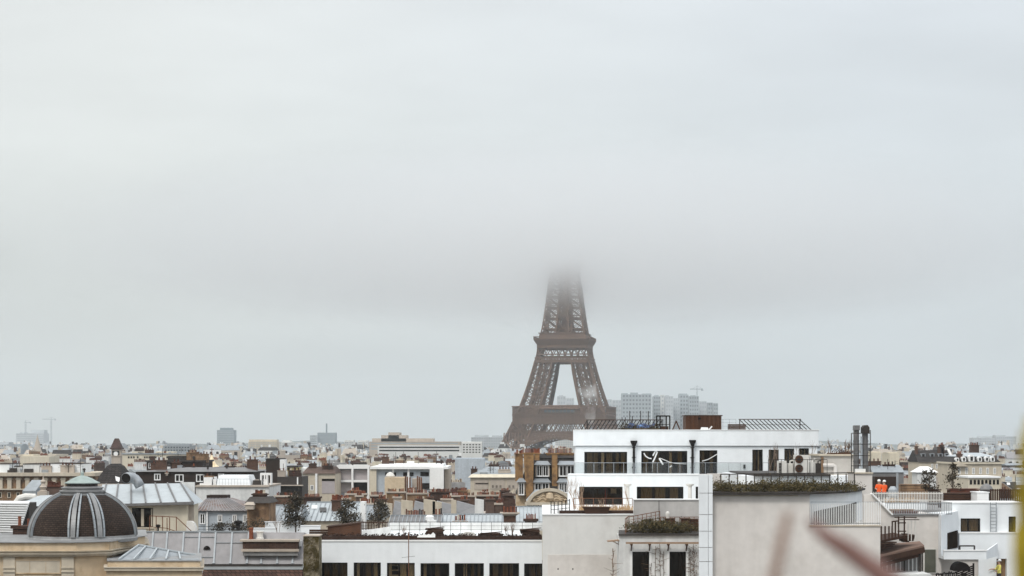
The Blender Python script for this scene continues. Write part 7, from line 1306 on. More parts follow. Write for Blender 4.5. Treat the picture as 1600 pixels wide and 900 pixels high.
m = MB(); x = PX(1395, 146); m.lathe((x, 146, zdk-.3), [(.25, 0), (.25, .3), (.38, .4), (.36, .9), (.18, 1.15)], 10); m.tube([(x+.35, 146, zdk-.3), (x+.35, 146, zdk+1.9)], .09, 7); solo('roof_vent', m, 'steel', 'steel vent and pipe right of the orange workers', 'vent')
# balcony with awning and conservatory
Q = thing('balcony_extension', 'dark timber balcony over a conservatory with a brown lean to roof', 'balcony', (PX(1405, 116), 117, 0))
m = MB(); z0, z1 = PZ(845, 115), PZ(841, 115); m.hexa([(PX(1374, 115), 115, z0-.15), (PX(1414, 116.5), 116.5, z0+.1), (PX(1414, 116.5), 120, z0+.1), (PX(1374, 115), 120, z0-.15)], [(PX(1374, 115), 115, z1-.15), (PX(1414, 116.5), 116.5, z1+.1), (PX(1414, 116.5), 120, z1+.1), (PX(1374, 115), 120, z1-.15)]); part('floor', m, 'wood_dk', Q)
for a, yt, yb in ((1377, 816, 844), (1383, 815.5, 843), (1389, 815, 842.5), (1394, 814.5, 842), (1399, 814, 841.5), (1404, 807, 841), (1413, 806.5, 840)):
    m = MB(); Yq = 115+(a-1376)*.04; x = PX(a, Yq); m.bar((x, Yq, PZ(yb, Yq)-.05), (x, Yq, PZ(yt, Yq)), .08); part('post', m, 'wood_dk', Q)
m = MB(); m.bar(PT(1376, 817, 115), PT(1403, 814, 116), .08); m.bar(PT(1403, 817, 116), PT(1415, 817, 116.5), .07); m.bar(PT(1398, 808.5, 116), PT(1432, 808.5, 117), .06); m.bar(PT(1406, 812, 116), PT(1436, 812, 117), .05); m.bar(PT(1403, 830, 116), PT(1415, 830, 116.5), .07); part('rail', m, 'wood_dk', Q)
for a in (1419, 1424, 1430): m = MB(); m.bar(PT(a, 808, 117), PT(a, 845, 117), .05); part('post', m, 'plastic', Q)
m = MB(); a, b, c, d = PT(1374, 868, 114.6), PT(1444, 852, 116.8), PT(1437, 845.5, 120), PT(1374, 851, 119.5); dn = Vector((0, 0, -.12)); m.hexa((a+dn, b+dn, c+dn, d+dn), (a, b, c, d)); part('lean_to_roof', m, surf('brown_felt_roof', (.20, .13, .10), .9, .2, .6, 3.0), Q)
m = MB(); m.bar(a+Vector((0, -.03, -.28)), b+Vector((0, -.03, -.28)), .1, .34); m.bar(a+Vector((0, .1, -.62)), b+Vector((-.3, .1, -.62)), .08, .2); part('fascia', m, 'wood_dk', Q)
m = MB(); m.box(PX(1374, 117.5), PX(1441, 117.5), 117.8, 117.9, PZ(899, 117.5), PZ(862, 117.5)); part('conservatory_glass', m, surf('misty_glass', (.30, .29, .28), .25, .25, .7, 1.2, spec=.5), Q)
for k, a in enumerate((1379, 1386, 1393, 1400, 1407, 1413, 1420, 1426, 1432)): m = MB(); m.bar(PT(a, 899, 117.4), PT(a, 866-(a-1376)*.12, 117.4), .07 if k % 2 else .05); part('mullion', m, 'paintwhite' if k != 5 else 'iron', Q)
m = MB(); m.bar(PT(1437, 899, 116.9), PT(1437, 855, 116.9), .16); m.bar(PT(1441, 899, 117.2), PT(1441, 856, 117.2), .08); part('corner_post', m, 'iron', Q)
m = MB(); m.box(PX(1374, 114.5), PX(1456, 114.5), 114.6, 118, 0, PZ(897.5, 114.5)); part('base_wall', m, 'white_dirty', Q); m = MB(); m.lathe((PX(1420, 117.5), 118.2, PZ(846, 117.5)), [(.45, 0), (.55, .35), (.5, .4)], 12); m.box(PX(1411, 118), PX(1420, 118), 117.9, 118.6, PZ(847, 118), PZ(834, 118)); part('tub', m, 'wood_dk', Q)
m = MB()
for k in range(3): m.bar(PT(1375, 850+k*3, 115), PT(1396-k*3, 847+k*3, 116), .5, .07)
part('bench_slats', m, 'wood_dk', Q)
# ================================================================ white cubic house at right edge
Y = 125.0; P2 = thing('cubic_house', 'white cubic house with a ladder and stepped terraces at right', 'house', (PX(1545, Y), Y+1.5, 0)); zt = PZ(786.5, Y)
pw = [(1501,810,1532,831),(1576,807,1587.5,831.5)]
m = MB(); cut_wall(m, PX(1487, Y), PX(1600, Y), PZ(833, Y), zt, Y, Y+.35, [R(*q, Y) for q in pw]); m.box(PX(1487, Y), PX(1600, Y), Y+2.2, Y+3, 0, zt); m.box(PX(1487, Y), PX(1600, Y), Y+.351, Y+2.19, zt-.25, zt-.001); m.box(PX(1487, Y), PX(1487, Y)+.3, Y+.352, Y+2.18, PZ(833, Y), zt-.26); part('wall', m, 'white', P2)
m = MB(); m.box(PX(1486.5, Y), PX(1601, Y), Y-.06, Y+3, zt, zt+.08); part('coping', m, 'paintwhite', P2)
big_window(P2, *pw[0], Y, (.42,), [(.02,.4,'greybeige'),(.46,.98,'greybeige')], .12, 1.8); big_window(P2, *pw[1], Y, (), [(.05,.7,'curtain')], .12, 1.8)
dr = R(1557, 873, 1573, 908, Y-.45)
m = MB(); cut_wall(m, PX(1496.5, Y), PX(1600, Y), PZ(908, Y-.45), PZ(833.5, Y-.45), Y-.45, Y-.02, [dr, R(1440, 874, 1529, 908, Y-.45)]); m.box(PX(1529, Y)+.02, PX(1600, Y), Y-.45, Y-.01, 0, PZ(908, Y-.45)-.01); m.box(PX(1487, Y), PX(1600, Y), Y, Y+2.19, 0, PZ(835, Y)); part('lower_wall', m, 'white', P2)
m = MB(); m.box(PX(1497, Y-.45), PX(1600, Y), Y-.5, Y+.0, PZ(833.5, Y-.45), PZ(833, Y-.45)+.05); part('ledge', m, 'paintwhite', P2)
m = MB(); m.box(dr[0], dr[1], Y-.02-.05, Y-.005, dr[2], dr[3]); part('doorway', m, 'tanbrown', P2); m = MB(); m.box(PX(1466, Y), PX(1530, Y), Y-.3, Y-.005, 0, PZ(873.5, Y)); part('recess_wall', m, 'beige', P2)
Yw = 121.2; m = MB(); m.hexa([(PX(1470.5, Yw), Yw, PZ(872.5, Yw)), (PX(1497, 124.4), 124.4, PZ(872.5, Yw)), (PX(1497, 124.4), 124.98, PZ(872.5, Yw)), (PX(1470.5, Yw), 124.98, PZ(872.5, Yw))], [(PX(1470.5, Yw), Yw, PZ(804.5, Yw)), (PX(1497, 124.4), 124.4, PZ(801, Yw)), (PX(1497, 124.4), 124.98, PZ(801, Yw)), (PX(1470.5, Yw), 124.98, PZ(804.5, Yw))]); part('side_bay', m, 'white', P2)
m = MB(); f0, f1 = (1480-1470.5)/26.5, (1495-1470.5)/26.5; A0, A1 = Vector((PX(1470.5, Yw), Yw, 0)), Vector((PX(1497, 124.4), 124.4, 0)); a, b = A0.lerp(A1, f0), A0.lerp(A1, f1); nn = Vector((.06, -.05, 0)); z0, z1, z2 = PZ(858, 122.5), PZ(833, 122.3), PZ(829, 123.8); m.hexa((a+nn+Vector((0,0,z0)), b+nn+Vector((0,0,z0)), b+Vector((0,0,z0)), a+Vector((0,0,z0))), (a+nn+Vector((0,0,z1)), b+nn+Vector((0,0,z2)), b+Vector((0,0,z2)), a+Vector((0,0,z1)))); part('side_door', m, 'room', P2); 
m = MB(); m.box(PX(1471, Yw), PX(1537, Yw), Yw-.7, Yw-.45, PZ(873, Yw), PZ(860, Yw)); m.box(PX(1471, Yw), PX(1537, Yw), Yw-.449, Yw-.01, PZ(873, Yw), PZ(868, Yw)); m.hexa([(PX(1537, Yw)+.001, Yw-.7, PZ(873, Yw)), (PX(1559, 124), 124.0, PZ(873, Yw)), (PX(1559, 124), 124.3, PZ(873, Yw)), (PX(1537, Yw)+.001, Yw-.4, PZ(873, Yw))], [(PX(1537, Yw)+.001, Yw-.7, PZ(860, Yw)), (PX(1559, 124), 124.0, PZ(852.5, Yw)), (PX(1559, 124), 124.3, PZ(852.5, Yw)), (PX(1537, Yw)+.001, Yw-.4, PZ(860, Yw))]); part('terrace_parapet', m, 'white', P2)
m = MB(); m.box(PX(1470.5, Yw), PX(1538, Yw), Yw-.75, Yw-.4, PZ(860, Yw)+.001, PZ(858.5, Yw)); part('coping', m, 'paintwhite', P2)
m = MB(); m.bar(PT(1499.5, 861, 122), PT(1499.5, 852.5, 122), .09); m.bar(PT(1522.5, 861, 122), PT(1522.5, 852.5, 122), .09); m.bar(PT(1499.5, 853, 122), PT(1522.5, 853, 122), .09); part('bench_frame', m, 'iron', P2)
t = thing('wall_ladder', 'steel ladder fixed to the white cubic house wall', 'ladder', (PX(1552, 124.8), 124.8, PZ(832, 124.8)))
for a in (1547.5, 1556.5): m = MB(); m.bar(PT(a, 832, 124.75), PT(a, 785, 124.75), .05); part('stile', m, 'steel', t)
for k in range(9): m = MB(); m.bar(PT(1547.5, 830-k*5.2, 124.75), PT(1556.5, 830-k*5.2, 124.75), .04); part('rung', m, 'steel', t)
Ys = 120.0; t = thing('spiral_stair', 'black slatted spiral stair head at the bottom right', 'stair', (PX(1507, Ys), Ys, 0)); m = MB(); c = PT(1506, 893, Ys); r_ = LEN(13, Ys); m.extr([(c.x+r_*math.cos(q*math.pi/14), Ys+.4, c.z+r_*1.05*math.sin(q*math.pi/14)) for q in range(15)], (0, 1.2, 0)); part('hood', m, 'black', t)
for k in range(5): m = MB(); m.bar(PT(1495, 894+k*3.2, Ys), PT(1521, 884+k*3.2, Ys+.1), .03, .09); part('slat', m, 'black', t)
m = MB(); m.bar(PT(1521, 912, Ys), PT(1521, 880, Ys), .1); m.bar(PT(1494, 912, Ys), PT(1494, 893, Ys), .06); m.bar(PT(1506, 895, Ys+1), (PT(1506, 895, Ys+1).x, Ys+1, 0), .3); part('post', m, 'black', t)
t = thing('railing', 'low black curled railing left of the spiral stair', 'railing', (PX(1480, 119), 119, 0)); m = MB(); rr = random.Random(5)
for k in range(9): a = 1463+k*3.6; m.tube([PT(a, 912, 119), PT(a+rr.uniform(-1, 1), 896, 119), PT(a+2, 892+rr.uniform(0, 5), 119), PT(a+3.4, 896, 119)], .04, 6)
m.bar(PT(1462, 898, 119), PT(1496, 895, 119), .06); m.bar(PT(1480, 912, 119), (PT(1480, 912, 119).x, 119, 0), .12); part('rail', m, 'black', t)
# ================================================================ people
def person(label, loc, face, top, legs='trousers', hat='helmet', pose=0, seed=0):
    """a standing worker, one skinned body; face is the heading in radians (0 looks to +Y)"""
    J = {'pel': (0, 0, .95), 'chest': (0, .02, 1.32), 'neck': (0, .0, 1.49), 'jaw': (0, .02, 1.58), 'crown': (0, .0, 1.72)}
    V, E, Rd = [], [], []
    def add(p, r, par=None):
        V.append(p); Rd.append(r)
        if par is not None: E.append((par, len(V)-1))
        return len(V)-1
    pel = add((0, 0, .95), .145); wa = add((0, .0, 1.12), .135, pel); ch = add((0, .01, 1.34), .165, wa); nk = add((0, 0, 1.49), .06, ch); jw = add((0, .025, 1.57), .075, nk); hd = add((0, .01, 1.67), .095, jw); add((0, .105, 1.61), .018, jw)
    for s in (-1, 1):
        sh = add((s*.19, 0, 1.41), .075, ch); a = .35 if pose == 0 else (.9 if s == pose else .3)
        el = add((s*.26, .05+.1*a, 1.15), .05, sh); wr = add((s*.2, .10+.42*a, 1.02+.16*a), .034, el); hn = add((s*.19, .15+.45*a, .99+.16*a), .036, wr)
        for k in range(4): f = add((s*(.16+.02*k), .21+.45*a, .965+.16*a), .012, hn); add((s*(.16+.02*k), .25+.45*a, .94+.16*a-.004*k), .010, f)
        th = add((s*.145, .19+.45*a, 1.0+.16*a), .012, wr)
        hp = add((s*.095, 0, .88), .10, pel); kn = add((s*.11, .03, .49), .068, hp); an = add((s*.115, -.01, .09), .045, kn); add((s*.125, .15, .04), .04, an)
    me = bpy.data.meshes.new('body'); me.from_pydata(V, E, []); me.update()
    o = bpy.data.objects.new('person', me); COL.objects.link(o); sk = o.modifiers.new('skin', 'SKIN')
    for i, r in enumerate(Rd): me.skin_vertices[0].data[i].radius = (r, r*(.8 if i in (0, 1, 2) else 1))
    me.skin_vertices[0].data[0].use_root = True
    sb = o.modifiers.new('sub', 'SUBSURF'); sb.levels = 2; sb.render_levels = 2
    dg = bpy.context.evaluated_depsgraph_get(); nm = bpy.data.meshes.new_from_object(o.evaluated_get(dg)); o.modifiers.clear(); o.data = nm
    for mt in (top, legs, 'skin', 'black'): nm.materials.append(M[mt])
    for p in nm.polygons:
        c = p.center; p.use_smooth = True
        p.material_index = 2 if c.z > 1.47 or (abs(c.x) > .12 and c.y > .2 and .85 < c.z) else (3 if c.z < .12 else (1 if c.z < .9 else 0))
    o['label'] = label; o['category'] = 'person'; o.location = loc; o.rotation_euler = (0, 0, face); ORG[o] = Vector(loc)
    m = MB(); m.lathe((0, 0, 0), [(.125, 0), (.122, .05), (.10, .11), (.05, .145), (.01, .15)], 14); m.extr([(-.09, .08, .0), (.09, .08, .0), (.07, .19, -.012), (-.07, .19, -.012)], (0, 0, .018))
    h = _mesh('helmet', m, hat, None, True); h.parent = o; h.location = (0, .01, 1.685)
    for s in (-1, 1):
        m = MB(); m.lathe((0, 0, 0), [(.012, -.03), (.02, 0), (.012, .03)], 8); e_ = _mesh('ear', m, 'skin', None); e_.parent = o; e_.location = (s*.1, .01, 1.60)
    m = MB(); m.box(-.06, .06, .0, .012, 0, .02); e_ = _mesh('face_shadow', m, 'skin', None) if False else None
    return o
zw_ = zdk-.42
person('left of two workers in orange jackets and white helmets on the roof deck', (PX(1373.5, 139), 139, PZ(749, 139)-1.84), math.radians(170), 'hivis', pose=1); person('right of two workers in orange jackets and white helmets on the roof deck', (PX(1381.5, 140), 140, PZ(750, 140)-1.84), math.radians(20), 'hivis', pose=-1)
m = MB(); m.box(PX(1366, 139), PX(1390, 139), 138.3, 141, 0, PZ(749, 139)-1.845) ; 
person('worker in a yellow vest and helmet standing in the brown doorway', (PX(1561.5, 124.2), 124.25, PZ(874.5, 124.2)-1.8), math.radians(95), 'yellowvis', hat='paintwhite', pose=1)
m = MB(); m.box(PX(1552, 124), PX(1580, 124), 122.5, 124.52, 0, PZ(874.5, 124.2)-1.805); solo('door_step', m, 'beige', 'low beige step under the worker in the brown doorway', 'step')
# ================================================================ smoke, near plant
M['smoke'], t, v = volume_mat('white_steam', (1, 1, 1), 0.0, .4)
pos = N(t, 'ShaderNodeNewGeometry').outputs['Position']; nz_ = N(t, 'ShaderNodeTexNoise'); nz_.inputs['Scale'].default_value = .55; nz_.inputs['Detail'].default_value = 4; lk(t, pos, nz_.inputs[0]); r_ = N(t, 'ShaderNodeMapRange'); r_.inputs[1].default_value = .45; r_.inputs[2].default_value = .7; r_.inputs[3].default_value = 0; r_.inputs[4].default_value = .45; lk(t, nz_.outputs[0], r_.inputs[0]); lk(t, r_.outputs[0], v.inputs['Density'])
Ys = 260.0; m = MB(); m.tube([PT(924, 668, Ys), PT(923, 655, Ys), PT(920, 640, Ys), PT(923, 625, Ys), PT(917, 610, Ys), PT(922, 596, Ys)], [.25, .7, 1.0, 1.15, 1.4, .9], 12); o = _mesh('steam', m, 'smoke', None, True); o['kind'] = 'stuff'; o['label'] = 'thin white steam rising behind the left pergola'
t = thing('chimney', 'slim metal stack hidden behind the left pergola giving off steam', 'chimney', (PX(924, Ys), Ys, 0)); m = MB(); m.tube([(PX(924, Ys), Ys, 0), (PX(924, Ys), Ys, PZ(668, Ys)-.02)], .3, 10); part('stack', m, 'steel', t)
t = thing('balcony_plant', 'blurred brown stems and yellow green leaves close to the camera', 'plant', (.45, 1.45, CZ-1.0))
def npt(px, py, d): return PT(px, py, d)
m = MB(); m.tube([npt(1264, 814, 1.34), npt(1290, 838, 1.33), npt(1325, 860, 1.32), npt(1392, 908, 1.3), npt(1500, 1000, 1.32), npt(1560, 1300, 1.4), npt(1560, 2000, 1.45), npt(1540, 2600, 1.45)], [.0025, .005, .0066, .008, .0085, .009, .01, .011], 10); part('stem', m, surf('plum_stem', (.16, .088, .075), .7, .15, 8, 30), t)
m = MB(); m.tube([npt(1232, 800, 1.2), npt(1224, 835, 1.2), npt(1209, 905, 1.2), npt(1200, 1100, 1.24), npt(1350, 1700, 1.42), npt(1540, 2500, 1.45)], [.0028, .0032, .0034, .004, .006, .007], 8); part('stem', m, surf('tan_stem', (.26, .17, .13), .7, .15, 8, 30), t)
rr = random.Random(2); lm = surf('yellow_green_leaf', (.33, .25, .012), .5, .3, 12, 60, spec=.3); k = 0
for a, b, a2, b2, w_ in ((1612, 900, 1597, 672, .013), (1618, 960, 1592, 760, .016), (1606, 1010, 1588, 820, .018), (1640, 820, 1606, 650, .02), (1625, 1100, 1596, 860, .022)):
    m = MB(); p, q = npt(a, b, 1.42), npt(a2, b2, 1.38+.02*k); n = 8; side = Vector((1, .25, 0)).normalized(); vs = []
    for i in range(n+1):
        f = i/n; c = p.lerp(q, f)+Vector((0, -.012*math.sin(f*3), 0)); wv = w_*math.sin(math.pi*(.08+.9*f))**.7; vs += [c-side*wv*.5+Vector((0, .003, 0)), c, c+side*wv*.5+Vector((0, .003, 0))]
    fs = [(i*3+j, i*3+j+1, i*3+j+4, i*3+j+3) for i in range(n) for j in range(2)]; kk = len(vs); vs += [v_+Vector((0, .0012, 0)) for v_ in vs]; fs += [tuple(x+kk for x in reversed(f)) for f in fs]; m.add(vs, fs); part('leaf', m, lm, t); k += 1
m = MB(); m.tube([npt(1640, 800, 1.42), npt(1640, 1300, 1.44), npt(1600, 2000, 1.45), npt(1545, 2600, 1.45)], [.003, .004, .005, .007], 7); part('stem', m, 'bark', t)
m = MB(); c = npt(1545, 2600, 1.45); m.lathe((c.x, c.y, c.z-.22), [(.10, 0), (.14, .2), (.15, .22), (.14, .24), (.12, .235)], 18); part('pot', m, 'terracotta', t)
m = MB(); m.box(-3, 3, .9, 1.9, 0, c.z-.223); setting('terrace', m, 'beige')
# ---------------------------------------------------------------- streets of ordinary houses
BUF = [0]*400
def setbuf(a, b, y):
    for i in range(max(0, int(a/4)), min(400, int(b/4)+1)): BUF[i] = y
for a, b, y in ((0,45,782),(45,95,800),(95,165,745),(165,303,756),(303,420,790),(420,500,836),(500,847,816),(847,888,800),(888,1278,672),(1278,1336,712),(1336,1364,664),(1364,1470,770),(1470,1600,783)): setbuf(a, b, y)
rn = random.Random(21)
WALLS = [('cream','cream'),('cream','stone_pale'),('white','white_dirty'),('grey','greybeige'),('ochre','stone'),('grey','greywall'),('white','white_dirty'),('brown','tanbrown'),('white','white'),('cream','cream'),('grey','greybeige')]
ROOFS = [('grey zinc','zinc'),('pale zinc','zinc_light'),('dark slate','slate'),('grey zinc','zinc'),('dark slate','slate'),('dark metal','zinc_dark'),('lead grey','zinc_purple'),('lead grey','zinc_purple'),('red brown','redroof')]
HOUSES = []
def make_house(cx, cyc, wx, dy, zt, ang, near):
    wn, wm = rn.choice(WALLS); rname, rm = rn.choice(ROOFS); kind = rn.choice(['mansard','mansard','gable','gable','cross','flat'])
    t = thing('apartment_house', '', 'house', (cx, cyc, 0), 'ordinary houses of the city')
    T = Matrix.Translation((cx, cyc, 0)) @ Matrix.Rotation(ang, 4, 'Z')
    def mb(): m = MB(); m.T = T; return m
    hx, hy = wx/2, dy/2; w = mb(); r = mb(); ze = zt
    if kind == 'mansard':
        ze = zt-rn.uniform(3.0, 4.6); zm = zt-rn.uniform(.7, 1.1); r.frust(-hx+.05, hx-.05, -hy+.1, hy-.1, ze, -hx+.05, hx-.05, -hy+1.5, hy-1.5, zm); r.frust(-hx-.05, hx+.05, -hy+1.3, hy-1.3, zm, -hx-.05, hx+.05, -.5, .5, zt, 1)
        w.box(-hx, hx, -hy, hy, 0, ze-.25); w.box(-hx-.05, hx+.05, -hy-.3, hy+.3, ze-.25, ze); desc = 'mansard'
    elif kind == 'gable':
        ze = zt-rn.uniform(2.0, 3.4); w.box(-hx, hx, -hy, hy, 0, ze); r.extr([(-hx-.1, -hy-.35, ze), (-hx-.1, hy+.35, ze), (-hx-.1, 0, zt)], (wx+.2, 0, 0)); desc = 'pitched'
        if near:
            n = int(wx/1.1)
            for i in range(1, n): x = -hx+wx*i/n; r.bar((x, -hy-.3, ze+.06), (x, -.05, zt+.03), .07)
    elif kind == 'cross':
        ze = zt-rn.uniform(2.0, 3.2); w.box(-hx, hx, -hy, hy, 0, ze); r.extr([(-hx-.3, -hy-.1, ze), (hx+.3, -hy-.1, ze), (0, -hy-.1, zt)], (0, dy+.2, 0)); w.extr([(-hx, -hy-.16, ze), (hx, -hy-.16, ze), (0, -hy-.16, zt-.2)], (0, .05, 0)); desc = 'gable ended'
    else:
        w.box(-hx, hx, -hy, hy, 0, zt-.5); w.box(-hx-.06, hx+.06, -hy-.06, -hy+.25, zt-.5, zt); w.box(-hx-.06, hx+.06, hy-.25, hy+.06, zt-.5, zt); w.box(-hx-.06, -hx+.25, -hy+.25, hy-.25, zt-.5, zt); w.box(hx-.25, hx+.06, -hy+.25, hy-.25, zt-.5, zt)
        a = rn.uniform(-.5, .2)*hx; r.box(a, a+rn.uniform(2.5, 5), -hy*.3, hy*.5, zt-.49, zt+rn.uniform(.8, 2)); r.box(-hx+.3, hx-.3, -hy+.3, hy-.3, zt-.495, zt-.44, 1)
        for k in range(3): q = rn.uniform(-.8, .8)*hx; r.box(q, q+.6, -hy*.6, -hy*.6+.6, zt-.43, zt+.35, 1)
        rname, rm = ('grey', 'roofgrey'); desc = 'flat'; ze = zt
    far_win = not near
    nst = 2 if near else 2; ncol = max(3, int(wx/rn.uniform(2.3, 3.0))); wins = []
    for s in range(nst):
        for c in range(ncol):
            wins.append((-hx+wx*(c+.5)/ncol, ze-2.55-3.0*s))
    if far_win and kind in ('mansard', 'gable', 'cross'):
        w.v.clear(); w.f.clear(); w.mi.clear(); e2 = ze-(.25 if kind == 'mansard' else 0)
        facade_box(w, -hx, hx, -hy, hy, 0, e2, spans(-hx+.2, hx-.2, ncol, .3, .72), [(ze-6.5, ze-4.7), (ze-3.3, ze-1.2)], .12)
        if kind == 'mansard': w.box(-hx-.05, hx+.05, -hy-.3, hy+.3, ze-.25, ze)
        if kind == 'cross': w.extr([(-hx, -hy-.16, ze), (hx, -hy-.16, ze), (0, -hy-.16, zt-.2)], (0, .05, 0))
    part('wall', w, [wm, 'darkpane'], t); part('roof', r, [rm, 'zinc_dark' if kind == 'flat' else 'zinc'], t)
    if near:
        wm_ = mb(); proto = None
        for x, z in wins:
            if proto is None:
                f = mb(); f.box(x-.58, x+.58, -hy-.06, -hy+.04, z-.12, z); f.box(x-.58, x-.45, -hy-.05, -hy+.04, z, z+1.8); f.box(x+.45, x+.58, -hy-.05, -hy+.04, z, z+1.8); f.box(x-.45, x+.45, -hy-.05, -hy+.04, z+1.68, z+1.8); f.box(x-.04, x+.04, -hy-.05, -hy+.04, z, z+1.68); f.box(x-.45, x+.45, -hy-.02, -hy+.03, z, z+1.68, 1)
                proto = part('window', f, ['paintwhite', 'darkpane'], t); p0 = (x, z)
            else:
                c = proto.copy(); COL.objects.link(c); c.parent = t; d = T.to_3x3() @ Vector((x-p0[0], 0, z-p0[1])); c.location = proto.location+d; ORG[c] = ORG[proto]+d
    if kind == 'mansard':
        nd = max(2, int(wx/3.2)); proto = None
        for i in range(nd):
            x = -hx+wx*(i+.5)/nd; z = ze+.5
            if proto is None or not near:
                d = mb(); d.box(x-.6, x+.6, -hy+.05, -hy+2, z-.3, z+1.6); d.box(x-.7, x+.7, -hy-.1, -hy+2.1, z+1.6, z+1.75); d.box(x-.42, x+.42, -hy+.01, -hy+.1, z, z+1.45, 1)
                proto = part('dormer', d, ['greybeige' if rn.random() < .5 else 'paintwhite', 'darkpane'], t); p0 = x
            else:
                c = proto.copy(); COL.objects.link(c); c.parent = t; dv = T.to_3x3() @ Vector((x-p0, 0, 0)); c.location = proto.location+dv; ORG[c] = ORG[proto]+dv
    nch = rn.choice([1, 2, 2, 3, 3]); cm = rn.choice(['brick', 'brick_dark', 'greybeige', 'stone_pale', 'white_dirty', 'tanbrown', 'cream'])
    for k in range(nch):
        m = mb(); alongx = rn.random() < .62; L = rn.uniform(2.2, 5.0); W = .7
        x = rn.choice((-1, 1))*(hx-.5) if not alongx else rn.uniform(-.6, .6)*hx
        y = rn.uniform(-.35, .35)*hy; lx, ly = (L/2, W/2) if alongx else (W/2, min(L, dy*.6)/2)
        zc = zt+rn.uniform(.5, 1.9); m.box(x-lx, x+lx, y-ly, y+ly, ze-2, zc); m.box(x-lx-.1, x+lx+.1, y-ly-.1, y+ly+.1, zc, zc+.18)
        n = int(2*max(lx, ly)/.42)
        for i in range(n):
            tt = -1+2*(i+.5)/n; px_, py_ = (x+lx*tt, y) if alongx else (x, y+ly*tt); h = rn.uniform(.5, .95); m.frust(px_-.15, px_+.15, py_-.15, py_+.15, zc+.18, px_-.12, px_+.12, py_-.12, py_+.12, zc+.18+h, 1)
        part('chimney', m, [cm, rn.choice(['terracotta_dk', 'terracotta', 'terracotta_dk', 'stone_pale'])], t)
    for k in range(rn.choice([2, 3, 4])):
        m = mb(); x = rn.uniform(-.8, .8)*hx; y = rn.uniform(-.7, .1)*hy; h = rn.uniform(.3, 1.1); zz = ze+(zt-ze)*max(0, 1-abs(y)/hy)
        if rn.random() < .5: m.box(x-.25, x+.25, y-.25, y+.25, zz-.6, zz+h); part('roof_vent', m, rn.choice(['paintwhite', 'stone_pale', 'iron', 'rust', 'brick']), t)
        else: m.hexa([(x-.4, y-.5, zz-.5), (x+.4, y-.5, zz-.5), (x+.4, y+.4, zz-.5), (x-.4, y+.4, zz-.5)], [(x-.4, y-.5, zz-.1), (x+.4, y-.5, zz-.1), (x+.4, y+.4, zz+.35), (x-.4, y+.4, zz+.35)]); part('skylight', m, rn.choice(['paintwhite', 'darkpane', 'darkpane', 'zinc_light']), t)
    for _ in range(rn.choice([0, 1, 1, 2])):
        m = mb(); x = rn.uniform(-.7, .7)*hx; m.bar((x, 0, zt-.2), (x, 0, zt+rn.uniform(1.5, 3)), .06); m.bar((x-.5, 0, zt+1.4), (x+.5, 0, zt+1.4), .04); part('aerial', m, 'iron', t)
    return t, wn, rname, desc, nch
Yr = 186.0; count = 0
FAR = MB(); nfar = 0
